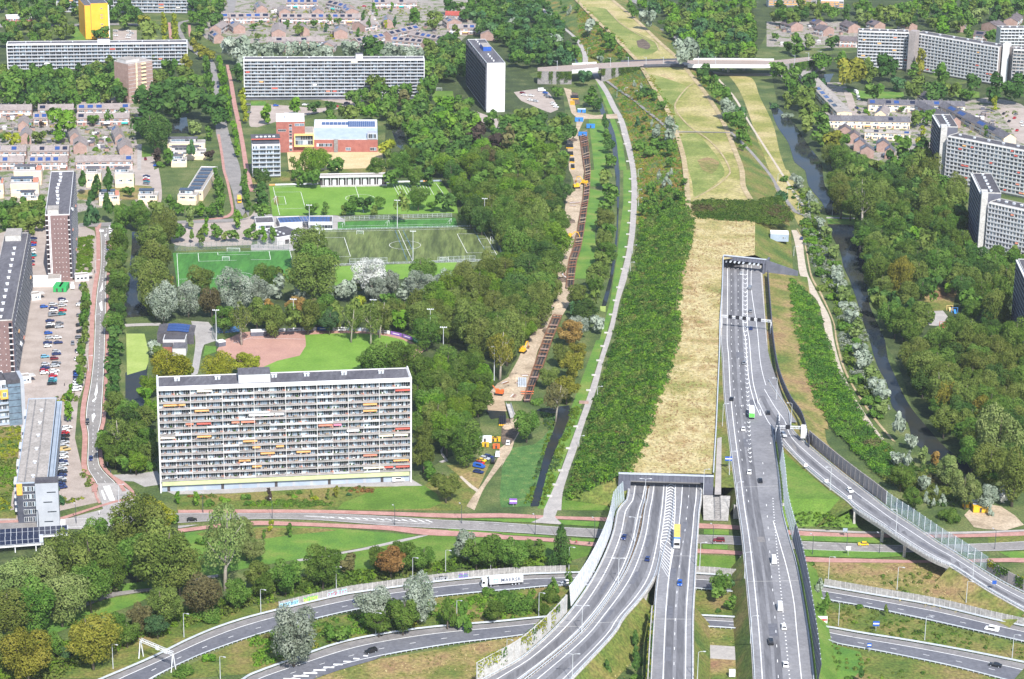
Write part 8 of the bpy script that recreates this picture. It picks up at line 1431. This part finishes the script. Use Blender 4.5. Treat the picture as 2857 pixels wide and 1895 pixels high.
def car_meshes(tp,col):
 key=(tp,col)
 if key in VM:return VM[key]
 L_,H_,prof,win=TYPES[tp];w0=1.8 if L_<5 else 2.0;mb=profile_body(prof,w0,w0*0.8);body=mb.mesh('body','car_'+col)
 key2=(tp,'glass')
 if key2 not in VM:
  mb=MB();zmax=max(z for _,z in prof)
  hw=lambda z:(w0+(w0*0.8-w0)*max(0,(z-0.85)/(zmax-0.85)))/2+0.012
  for s_ in(1,-1):mb.face([(x,s_*hw(z),z)for x,z in win])
  (x0,z0_),(x1,z1_)=win[0],win[1];e=0.03;mb.face([(x0+e,hw(z0_)-.12,z0_+e),(x1+e,hw(z1_)-.12,z1_+e),(x1+e,-hw(z1_)+.12,z1_+e),(x0+e,-hw(z0_)+.12,z0_+e)])
  (x0,z0_),(x1,z1_)=win[-1],win[-2]
  if 'van' not in tp:mb.face([(x0-.12,hw(z0_)-.12,z0_+.03),(x1-.12,hw(z1_)-.12,z1_+.03),(x1-.12,-hw(z1_)+.12,z1_+.03),(x0-.12,-hw(z0_)+.12,z0_+.03)])
  VM[key2]=mb.mesh('window','glass_black');mb=MB()
  for s_ in(.62,-.62):mb.box(L_/2-.06,L_/2+.02,s_-.2,s_+.2,.6,.75)
  VM[(tp,'lamp')]=mb.mesh('headlights','sign_white')
 VM[key]=(body,VM[key2]);return VM[key]
def wheel_mesh(r=0.33,w_=0.22):
 if('wheel',r)not in VM:
  mb=MB();mb.tube([(0,-w_/2,0),(0,w_/2,0)],r,12);VM[('wheel',r)]=mb.mesh('wheel','rubber');mb=MB();mb.tube([(0,-w_/2-.01,0),(0,w_/2+.01,0)],r*.58,8);VM[('rim',r)]=mb.mesh('rim','steel')
 return VM[('wheel',r)],VM[('rim',r)]
CARS={}
def car(zs,dirv,tp,col,place,z=0.27,wheels=True):
 (x,y),=N(zs);g=G(x,y,z);q=G(x+dirv[0],y+dirv[1],z);rz=math.atan2(q[1]-g[1],q[0]-g[0]);body,gl=car_meshes(tp,col)
 root=D.objects.new('car' if 'van' not in tp else 'van',None);root.empty_display_size=.3;COL.objects.link(root);root.location=tuple(g);root.rotation_euler=(0,0,rz)
 put('body',body,root);put('window',gl,root);L_=TYPES[tp][0];r=.33 if L_<5 else .38;wm,rm=wheel_mesh(r)
 if wheels:
  put('headlights',VM[(tp,'lamp')],root)
 for sx in(.31,-.31):
  for sy in(.8,-.8):w_=put('wheel',wm,root,(sx*L_,sy,r));put('rim',rm,w_)if wheels else None
 CARS.setdefault(place,[]).append((x,y,root,tp,col))
def cars(place,dirv,s,z=0.27,wheels=False):
 """'zone: colour-type x,y ...'"""
 zn='';col,tp='white','hatchback';CC={'w':'white','s':'silver','g':'grey','k':'black','n':'navy blue','b':'blue','r':'red','t':'teal','a':'tan','l':'light blue','y':'yellow','m':'maroon','d':'dark green'};TT={'h':'hatchback','e':'estate','s':'saloon','o':'off-roader','v':'van','V':'high van'}
 for t in s.split():
  if t.endswith(':'):zn=t[:-1]
  elif ',' in t:car(zn+':'+t,dirv,tp,col,place,z,wheels)
  else:col,tp=CC[t[0]],TT[t[1]]
cars('on the right motorway carriageway',(3,-30),'C2: sh 2205,960 gv 2285,1095 gh 2290,1305 ns 2295,1465 C3: gh 2230,215 ks 2117,548 wh 2225,825 ws 2280,1222',zright,True);cars('on the lower right motorway carriageway',(-6,-30),'W: ks 1773,955 ks 1755,1112 wV 1786,1297 wV 1800,1405 we 1809,1450 ko 1779,1485 wh 1813,1537',zright,True)
cars('on the curved carriageways',(-12,30),'C4: ns 1127,272',ZD+.05,True);cars('on the inner curved carriageway',(10,-30),'C4: nh 1345,470',ZD+.05,True);cars('on the straight middle carriageway',(-1,30),'C4: bh 1640,695',ZD+.05,True)
cars('on the exit ramp',(25,25),'D3: so 95,880 wh 705,1392',ZD+.02,True);cars('on the upper link road',(-30,5),'B4: ne 990,855 C4: wh 590,690',.27,True);cars('on the upper link road below the ramp',(-30,-6),'D4: wv 2015,1120',.27,True);cars('on the lower link road',(-30,8),'B4: ko 1105,1325',.27,True);cars('on the lower link road at right',(-30,-6),'D4: ks 2045,1450',.27,True)
cars('on the local road under the viaducts',(-30,-1),'C4: mo 2000,302',.27,True);cars('on the local road right of the viaducts',(-30,0),'D4: yh 828,335',.27,True);cars('on the local road at lower left',(30,-2),'A4: mh 500,118 kh 1768,112',.27,True)
cars('on the left avenue',(-2,30),'A3: ko 805,765 nh 837,1100 A2: mh 990,680 nh 993,732 wh 1017,538 wh 1018,583',.27,True);cars('on the northern avenue',(4,30),'A1: nh 2010,806');cars('in front of the main slab',(30,-1),'B3: wv 1355,1298',.27,True);cars('on the gravel road',(4,-30),'D2: nh 262,635');cars('on the site track',(4,-30),'C3: wo 57,955 B3: wv 2272,1062')
cars('in the left car park beside the avenue',(30,-3),'A2: se 490,1243 ns 490,1278 wh 490,1300 gv 490,1342 ns 460,1395 wh 465,1428 ks 460,1452 bh 445,1508 sh 455,1552 nh 570,1197 we 585,1218 se 575,1252 rh 578,1298 th 570,1333 gh 550,1418 se 545,1450 wh 530,1550 bh 405,1265 wh 735,1248 gh 740,1345 kh 735,1435 kh 740,1495 gh 730,1548')
cars('against the long left slab',(30,-4),'A2: nh 310,635 gh 308,660 rh 305,678 bh 303,698 wh 293,738 we 293,768 tv 295,795 rh 285,816 nh 287,848 rh 286,878')
cars('in the lower part of the left car park',(30,-3),'A3: ns 440,28 wh 440,60 ns 535,28 wh 745,22 sh 520,112 ns 520,132 lh 415,157 mh 500,175 sh 420,228 ns 415,260 ge 520,218 se 507,242 rh 405,288 wh 405,308 we 502,290 wh 490,320 rh 488,335 lh 487,365 th 483,383 ks 478,405 nh 728,103 we 742,113 wh 720,182 nh 712,302 bh 714,328 nh 712,350 wh 710,383 wh 710,408 wh 712,433 we 708,463');cars('nose-on in the left car park',(2,30),'A3: gh 670,35')
cars('in the row beside the long low block',(30,-5),'A3: we 617,812 wh 597,845 rh 597,862 ks 597,887 ks 590,922 se 592,950 se 590,985 av 597,1015 sh 585,1050 wh 585,1085 nh 580,1125 se 585,1152 se 570,1192 ks 572,1220 ns 568,1252 sh 568,1285 ks 562,1310 nh 560,1335 ns 570,1362')
cars('on the grass beside the site track',(30,6),'B3: ne 2190,1080 se 2155,1095 yh 2125,1115 rh 2110,1138 bv 2102,1170 ne 2095,1220');cars('nose-up on the grass beside the site track',(10,-30),'B3: ko 2232,1122')
cars('in the small car park beside the white tower',(30,4),'C1: mh 190,862 we 205,882 wh 260,928 se 310,938 we 270,888 bh 400,862 gh 410,886 ge 432,900 wh 470,958 we 482,972 wh 500,992');cars('parked tall beside the white tower',(30,-2),'C1: wV 368,840')
cars('in the car park below the left wood',(2,30),'A1: wv 745,905 wh 775,908 nh 900,908 wh 963,905 wv 995,908 wh 1065,903 wh 1100,903 wh 828,938 gh 860,938 ks 985,943 ks 1015,945');cars('beside the orange gable',(30,2),'A1: sh 1065,292 wh 1185,292 sh 1212,312 wh 1188,330 wh 1180,352 wh 1065,332')
cars('in the car park among cream homes',(30,2),'A2: ns 1350,62 wh 1350,80 rh 1347,95 th 1352,111 gh 1347,128');cars('beside the white solar houses',(8,30),'A1: mh 1340,1472');cars('under the copper tree',(30,0),'A1: bh 1440,1532');cars('beside the purple gable tower',(0,30),'A2: no 740,1088 wV 668,1085')
cars('beside the right-hand row homes',(10,6),'D1: wV 765,860 we 780,893 we 787,918 ns 770,1000 ks 792,1042');cars('in the right edge car park',(10,-8),'D1: ks 2125,1052 gh 2235,1057 rh 2225,1092 ks 2175,1122 rh 2248,1207 we 2290,1132 wh 2300,1162');cars('along the estate street',(8,30),'B1: sh 1120,132 wh 1140,182 sh 1163,226 sh 1122,262 gh 1180,252');cars('in front of the mid slab',(30,0),'B1: bh 230,978 we 500,972 wh 540,977 rh 800,988 ns 885,955 rh 1045,62 A1: gh 2290,1040 gh 2285,970')
for pl,lst in CARS.items():
 lst.sort(key=lambda q:(round(q[1]/6),q[0]))if len(lst)>8 else lst.sort(key=lambda q:q[1])
 for k,(x,y,o,tp,col)in enumerate(lst):
  lab='%s %s %s'%(col,tp,pl)if len(lst)==1 else '%s %s, %s from the top %s'%(col,tp,ordinal(k+1),pl);tag(o,' '.join(lab.split()[:16]),'van' if 'van' in tp else 'car','vehicles '+pl if len(lst)>1 else None)
def truck(label,s,dirv,z,cab,box,Lb=13.6,roof=None,rear=None,art=True):
 (x,y),=N(s);g=G(x,y,z);q=G(x+dirv[0],y+dirv[1],z);rz=math.atan2(q[1]-g[1],q[0]-g[0]);root=empty('truck',g,label,'truck',None,rz);f=Lb/2
 mb=MB();mb.box(-f,f,-1.25,1.25,1.2,3.9);bx=mb.build('cargo_box',box,root)
 if roof:mb=MB();mb.box(-f+.03,f-.03,-1.22,1.22,3.905,3.95);mb.build('cargo_roof',roof,bx)
 if rear:mb=MB();mb.box(-f-.05,-f-.003,-1.2,1.2,1.3,3.2);mb.build('rear_door',rear,bx)
 c0=f+0.75;mb=profile_body([(c0,.5),(c0+2.2,.5),(c0+2.25,1.6),(c0+2.0,2.9),(c0+1.5,3.5),(c0,3.55)],2.45,2.35);mb.build('cab',cab,root)
 mb=MB();mb.face([(c0+2.28,-1.1,1.65),(c0+2.28,1.1,1.65),(c0+2.06,1.05,2.75),(c0+2.06,-1.05,2.75)])
 for s_ in(1.24,-1.24):mb.face([(c0+1.0,s_,1.7),(c0+2.0,s_,1.7),(c0+1.85,s_,2.6),(c0+1.0,s_,2.6)])
 mb.build('window','glass_black',root);mb=MB();mb.box(-f+.2,c0+1.8,-.5,.5,.75,1.18);mb.build('chassis','rubber',root)
 wm,rm=wheel_mesh(.5,.35)
 for wx in[-f+1.6,-f+2.9,-f+4.2,f-.6,c0+1.6]:
  for sy in(1.0,-1.0):w_=put('wheel',wm,root,(wx,sy,.5));put('rim',rm,w_)
 return root,bx,f
root,bx,f=truck('white articulated truck with MAERSK trailer on the upper link road','C4:35,700',(-30,2.4),.27,'white_metal','white_metal',13.2)
for sy,rzz in((1.262,math.pi),(-1.262,0)):
 o=put('lettering',LETTERS,bx,(-1.8 if sy>0 else-1.8,sy,2.6));o.rotation_euler=(math.pi/2,0,rzz)
 mb=MB();mb.box(-0.9,0.9,-.008,.008,-0.9,0.9);o=mb.build('logo','sky_logo',bx);o.location=(4.2,sy,2.6);mb=MB()
 star=[(math.cos(a)*(.75 if k%2==0 else .28),-.02 if sy<0 else .02,math.sin(a)*(.75 if k%2==0 else .28))for k,a in enumerate(np.linspace(0,2*math.pi,15)[:-1])];mb.face(star);o2=mb.build('star','white_metal',bx);o2.location=(4.2,sy,2.6)
truck('truck with yellow cargo roof on the straight middle carriageway','C4:1612,285',(-.5,30),ZD,'white_metal','plastic_blue',13.2,roof='cargo_yellow')
truck('white and green truck on the right carriageway seen from behind','C3:2300,705',(-2,-30),zright,'white_metal','white_metal',8.0,rear='cargo_green')
truck('white lorry behind trees left of the purple tower','A2:350,505',(30,0),.27,'white_metal','white_metal',8.0,rear='container_green');truck('small yellow lorry on the northern avenue','A2:2205,290',(3,30),.27,'machine_yellow','cargo_yellow',4.0)
def bike(label,s,dirv,col,z=.27,motor=False):
 (x,y),=N(s);g=G(x,y,z);q=G(x+dirv[0],y+dirv[1],z);rz=math.atan2(q[1]-g[1],q[0]-g[0]);root=empty('motorcycle' if motor else 'bicycle',g,label,'motorcycle' if motor else 'bicycle',None,rz);th=.09 if motor else .025
 for wx in(-.52,.52):pts=[(wx+math.cos(a)*.33,0,.34+math.sin(a)*.33)for a in np.linspace(0,2*math.pi,15)];mb=MB();mb.tube(pts,th,5,cap=False);mb.build('wheel','rubber',root)
 mb=MB()
 for a,b in(((-.52,.34),(-.15,.35)),((-.15,.35),(-.22,.88)),((-.22,.85),(.38,.88)),((-.15,.35),(.38,.82)),((.52,.34),(.36,1.05)),((-.52,.34),(-.22,.85))):mb.tube([(a[0],0,a[1]),(b[0],0,b[1])],.1 if motor else .03,5)
 mb.build('frame','white_metal' if motor else 'pole_dark',root);mb=MB();mb.tube([(.36,-.28,1.05),(.36,.28,1.05)],.025,5);mb.build('handlebar','steel',root);mb=MB();mb.box(-.36,-.06,-.08,.08,.87,.93);mb.build('saddle','rubber',root)
 o=put('person',RM[col],None,g);o.rotation_euler=(0,0,rz);tag(o,'person riding the %s'%label,'person')
bike('bicycle left on the south cycle path','C4:685,320',(30,2),'cloth_red');bike('bicycle right on the south cycle path','C4:805,330',(30,2),'cloth_dark');bike('white scooter at the lower left junction','A4:915,50',(10,-10),'white_cloth',.27,True);bike('white motorcycle on the right carriageway','C3:2208,625',(3,-30),'white_cloth',zright,True)
for s,c,lab in(('A3:595,420','cloth_dark','person in dark clothes walking across the left car park'),('A3:470,1335','navy','person in blue standing beside the long low block'),('A3:1020,1225','navy','person on the avenue pavement left of the slab clump'),('A2:870,945','cloth_dark','person walking on the pavement near the purple tower')):tag(put('person',PM[c],None,L(s,.27)[0]),lab,'person')
root=empty('pipe_trench',L('C2:790,0')[0],'long open pipe trench braced with brown struts beside the sand track','trench')
inv=-np.array(root.location)
for lf,rt,n_ in(('C1:720,1230 740,1400 765,1568 C2:768,0 758,200 730,370 700,560 660,720 620,850 595,1085','C1:785,1210 805,1400 818,1568 C2:818,0 808,200 785,370 758,560 728,720 690,850 660,1085',62),('C2:475,1340 C3:385,0 330,160 290,270 240,420 205,560','C2:555,1345 C3:465,0 410,160 360,290 300,430 258,560',22)):
 A=resample(smooth_line(L(lf,.75),3),2);B=resample(smooth_line(L(rt,.75),3),2);n=min(len(A),len(B));A=[A[int(k*(len(A)-1)/(n_-1))]+inv for k in range(n_)];B=[B[int(k*(len(B)-1)/(n_-1))]+inv for k in range(n_)]
 mb=MB();mb.strip(lift(A,-.38),lift(B,-.38));mb.build('trench_floor','soil',root)
 for nm,P,s_ in(('sheet_pile',A,-1),('sheet_pile',B,1)):mb=MB();mb.strip(lift(P,-.5),lift(P,.7));mb.strip(lift(P,.7),lift(offset(P,.35),.7));mb.strip(lift(offset(P,.35),.7),lift(offset(P,.35),-.4));mb.build(nm,'rust_steel',root)
 rq=random.Random(n_)
 for k in range(n_):
  if rq.random()<.28:continue
  mb=MB();u=B[k]-A[k];L_=np.linalg.norm(u);u=u/L_;v=np.array([-u[1],u[0],0])*.45;jj=rq.uniform(-.9,.9);mb.frame_box(A[k]-v/2+np.array([0,jj,.45]),u*L_+np.array([0,rq.uniform(-.5,.5),0]),v*rq.uniform(.7,1.5),(0,0,.4));mb.build('strut',rq.choice(['rust_steel','rust_steel','timber','brick_pink']),root)
 for t in(.33,.67):mb=MB();mb.tube(lift(lerp_line(A,B,t),-.05),.32,6);mb.build('pipe','pipe_black',root)
for k,(s,n_,m_,lab)in enumerate((('C1:630,1350',6,'pipe_black','upper bundle of black pipes beside the sand track'),('C1:630,1420',6,'pipe_black','middle bundle of black pipes with yellow ends'),('C1:652,1480',4,'pipe_black','lower bundle of black pipes with yellow ends'),('C1:660,1540',3,'pipe_black','lowest bundle of black pipes beside the sand track'),('C1:675,900',7,'pipe_black','long bundle of black pipes on the upper site'),('C1:655,950',4,'machine_yellow','yellow pipe ends beside the black bundle'),('C3:195,390',5,'galv','grey steel pipes lying on the lower site'),('C3:15,745',4,'pipe_black','dark pipes beside the footbridge'))):
 g=L(s,.25)[0];rt_=empty('pipe_stack',g,lab,'pipes')
 for q in range(n_):mb=MB();x=(q-n_/2)*.85;mb.tube([(x,-6,.42),(x,6,.42)],.38,7);ob=mb.build('pipe',m_,rt_);mb=MB();mb.tube([(x,-6.3,.42),(x,-6.02,.42)],.42,7);mb.build('pipe_cap','machine_yellow' if m_=='pipe_black' else m_,ob)
def excavator(label,s,rz,m_='machine_yellow'):
 g=L(s,.27)[0];root=empty('excavator',g,label,'excavator',None,rz)
 for sy in(1.1,-1.1):mb=MB();mb.box(-2,2,sy-.3,sy+.3,0,.85);mb.build('track','rubber',root)
 mb=MB();mb.box(-2.2,1.4,-1.3,1.3,1.0,2.0);mb.box(-2.2,-.8,-1.25,1.25,2.0,2.5);mb.build('body',m_,root);mb=MB();mb.box(-.2,1.4,.2,1.25,2.0,3.1);o=mb.build('cab',m_,root);mb=MB();mb.box(1.405,1.45,.3,1.15,2.1,3.0);mb.build('window','glass_black',o)
 mb=MB();mb.tube([(1.2,-.4,1.7),(3.6,-.4,4.6),(5.6,-.4,4.2)],.28,6);mb.build('boom',m_,root);mb=MB();mb.tube([(5.6,-.4,4.2),(6.6,-.4,1.6)],.2,6);st=mb.build('stick',m_,root);mb=MB();mb.frame_box((6.1,-.9,.6),(1.0,0,0),(0,1.0,0),(-.2,0,1.0));mb.build('bucket','rust_steel',st)
for lab,s,rz,m_ in(('yellow excavator beside the middle of the trench','C2:618,630',-.2,'machine_yellow'),('yellow excavator in the upper machine group','C2:760,130',2.6,'machine_yellow'),('yellow excavator at the lower left of the machine group','C2:690,165',.3,'machine_yellow'),('orange excavator at the lower end of the sand track','B3:2285,500',2.9,'machine_orange'),('yellow digger half under trees near the lower track','C3:195,110',1.2,'machine_yellow')):excavator(lab,s,rz,m_)
def container(label,s,m_,w_=6.0,d_=2.4,h=2.5,rz=0.0,top=None,z=.25):
 g=L(s,z)[0];root=empty('site_container',g,label,'container',None,rz);mb=MB();mb.box(-w_/2,w_/2,-d_/2,d_/2,0,h);mb.build('shell',m_,root);mb=MB();mb.box(-w_/2-.06,w_/2+.06,-d_/2-.06,d_/2+.06,h+.003,h+.18);mb.build('roof',top or m_,root);mb=MB();mb.box(-.45,.45,-d_/2-.05,-d_/2-.003,.1,2.05);mb.build('door','door_dark',root)
 for k in range(5):mb=MB();x=-w_/2+w_*(k+.5)/5;mb.box(x-.06,x+.06,-d_/2-.03,-d_/2-.003,2.1,h-.1);mb.build('rib',m_,root)
for lab,s,m_,top in(('blue container, upper one on the pipeline site','C1:735,1035','plastic_blue','white_metal'),('blue container, middle one on the pipeline site','C1:712,1118','plastic_blue',None),('blue container on the grass beside the trench','C1:818,1178','plastic_blue',None),('small blue container at the trench head','C1:745,1252','plastic_blue',None),('yellow site hut with white roof, left at the lower right lot','D3:1810,1530','machine_yellow','white_metal'),('yellow site hut with white roof, right at the lower right lot','D3:1905,1560','machine_yellow','white_metal'),('yellow container at the edge of the sand lot','D4:1905,25','machine_yellow',None),('white site hut beside the lower track','B3:2155,935','white_metal',None),('small yellow skip beside the site hut','B3:2160,975','machine_yellow',None),('yellow skip, left one near the lower track','B3:2232,925','machine_yellow',None),('yellow skip, right one near the lower track','B3:2268,925','machine_yellow',None),('orange skip near the lower track','B3:2260,990','machine_orange',None)):container(lab,s,m_,6.0 if 'skip' not in lab else 3.0,2.4 if 'skip' not in lab else 2.0,2.5 if 'skip' not in lab else 1.5,top=top)
container('green storage container, left beside the purple tower','A2:540,1100','container_green',4.0,9.0,2.8);container('green storage container, right beside the purple tower','A2:592,1100','container_green',4.0,9.0,2.8)
a,b=L('C3:60,590 100,715',.8);root=empty('footbridge',a,'grey steel footbridge across the ditch at the lower site','bridge');u=(b-a)/np.linalg.norm(b-a);v=np.array([-u[1],u[0],0])*2.2;L_=np.linalg.norm(b-a);inv=-np.array(a)
mb=MB();mb.frame_box(-v/2,u*L_,v,(0,0,.3));mb.build('deck','concrete',root)
for s_ in(-.5,.5):
 for z_ in(.7,1.2):mb=MB();mb.tube([v*s_+np.array([0,0,z_]),v*s_+u*L_+np.array([0,0,z_])],.07,4);mb.build('rail','galv',root)
root=empty('timber_mat',L('C3:-80,560')[0],'timber logs laid as a work platform at the lower end of the sand track','timber');inv=-np.array(root.location)
for k in range(9):a,b=L('C3:%d,%d %d,%d'%(-150+k*3,535+k*13,20+k*3,545+k*13),.2);mb=MB();mb.tube([a+inv,b+inv],.4,6);mb.build('log','timber',root)
root=empty('barrier_row',L('C3:170,470')[0],'orange barrier frame across the lower end of the trench','barrier');inv=-np.array(root.location)
for s in('C3:175,470 295,470','C3:180,490 290,490'):a,b=L(s,1.0);mb=MB();mb.tube([a+inv,b+inv],.25,5);mb.build('bar','machine_orange',root)
for k,s in enumerate(('C1:1080,1130','C1:1118,1240','C1:1135,1330','C1:1160,1490','C2:1185,85','C2:1182,200','C2:1180,300','C2:1178,380','C2:1170,490','C2:1162,595','C2:1148,712','C2:1130,805','C2:1112,915','C2:1072,1085','C2:1040,1205','C2:1005,1335','C2:962,1503','C3:928,58','C3:890,190','C3:848,325','C3:798,465','C3:680,798','C3:612,1000','C3:542,1205','C3:492,1335','C3:440,1440')):
 tag(put('concrete_block',box_mesh('concrete_block',2.2,.8,.7,'concrete_light'),None,L(s,.05)[0]),'pale concrete block, %s down the left edge of the cycle path'%ordinal(k+1),'block','concrete blocks along the cycle path')
tag(put('brick_bench',box_mesh('brick_bench',4.5,2.2,.9,'brick_pink'),None,L('C3:755,578',.05)[0]),'pink brick seat block beside the cycle path','bench')
for lab,s,m_ in(('red slide structure at the playground edge','D2:1560,1440','red_cloth'),('yellow swing frame in the park','D2:1625,1290','yellow_frame'),('blue climbing post in the park','D2:1670,1310','plastic_blue')):
 g=L(s)[0];root=empty('play_equipment',g,lab,'play equipment');mb=MB()
 for x in(-1.6,1.6):mb.tube([(x,-1,0),(x,0,2.6)],.12,5);mb.tube([(x,1,0),(x,0,2.6)],.12,5)
 mb.tube([(-1.8,0,2.6),(1.8,0,2.6)],.12,5);mb.build('frame',m_,root);mb=MB();mb.frame_box((-.6,-.2,1.6),(1.2,0,0),(0,-2.6,-1.4),(0,.1,.15));mb.build('slide',m_,root)
for k,(s,rr_)in enumerate((('C2:640,260',3.5),('C2:620,470',4),('C2:580,720',4.5),('C2:545,880',4),('C2:560,1010',3.5),('C2:520,1240',4),('C2:400,1330',4),('C2:420,1480',3.2),('C3:130,330',4),('C3:60,440',3.6),('C1:660,1290',3.2),('C3:60,790',3),('C3:130,740',3))):
 g=L(s,.2)[0];r=random.Random(k);mb=MB();n=12;rings=[]
 for q,(f,z_)in enumerate(((1,0),(.72,.45),(.4,.85),(.1,1.05))):rings.append([(math.cos(6.283*j/n)*rr_*f*r.uniform(.8,1.15),math.sin(6.283*j/n)*rr_*1.5*f*r.uniform(.8,1.15),z_*rr_*.34)for j in range(n+1)]);rings[-1][-1]=rings[-1][0]
 for a,b in zip(rings,rings[1:]):mb.strip(a,b)
 tag(mb.build('spoil_heap',['sand','soil','sand'][k%3],smooth=True,loc=g),'low %s spoil heap, %s down the pipeline site'%(['sandy','dark earth','sandy'][k%3],ordinal(k+1)),'spoil heap','spoil heaps on the pipeline site')
for k,s in enumerate(('C2:655,330','C2:690,300','C2:640,300','C2:600,640','C2:575,960','C2:590,985','C2:410,1265','C2:430,1270','C3:215,320','C3:165,390','C3:30,390','C3:110,510')):
 g=L(s,.25)[0];root=empty('pallet_stack',g,'stack of planks, %s down the pipeline site'%ordinal(k+1),'planks','plank stacks on the pipeline site',.4*k)
 for j in range(4):put('plank',box_mesh('plank',4.0,.5,.18,['timber','rust_steel','brick_pink','white_metal'][(k+j)%4]),root,((k%3)*.1*j,j*.55-.8,.05+.02*j))
m=D.materials.new('haze');m.use_nodes=True;nt=m.node_tree;nt.nodes.clear();vp=nt.nodes.new('ShaderNodeVolumePrincipled');out=nt.nodes.new('ShaderNodeOutputMaterial')
vp.inputs['Color'].default_value=(0.80,0.88,1.0,1);vp.inputs['Density'].default_value=2.8e-5;vp.inputs['Anisotropy'].default_value=0.0;nt.links.new(vp.outputs[0],out.inputs['Volume']);MATS['haze']=m
mb=MB();mb.box(-3600,3600,-500,5300,-1.0,362.0);tag(mb.build('haze','haze'),'thin pale blue summer haze over the whole city','haze',kind='stuff')
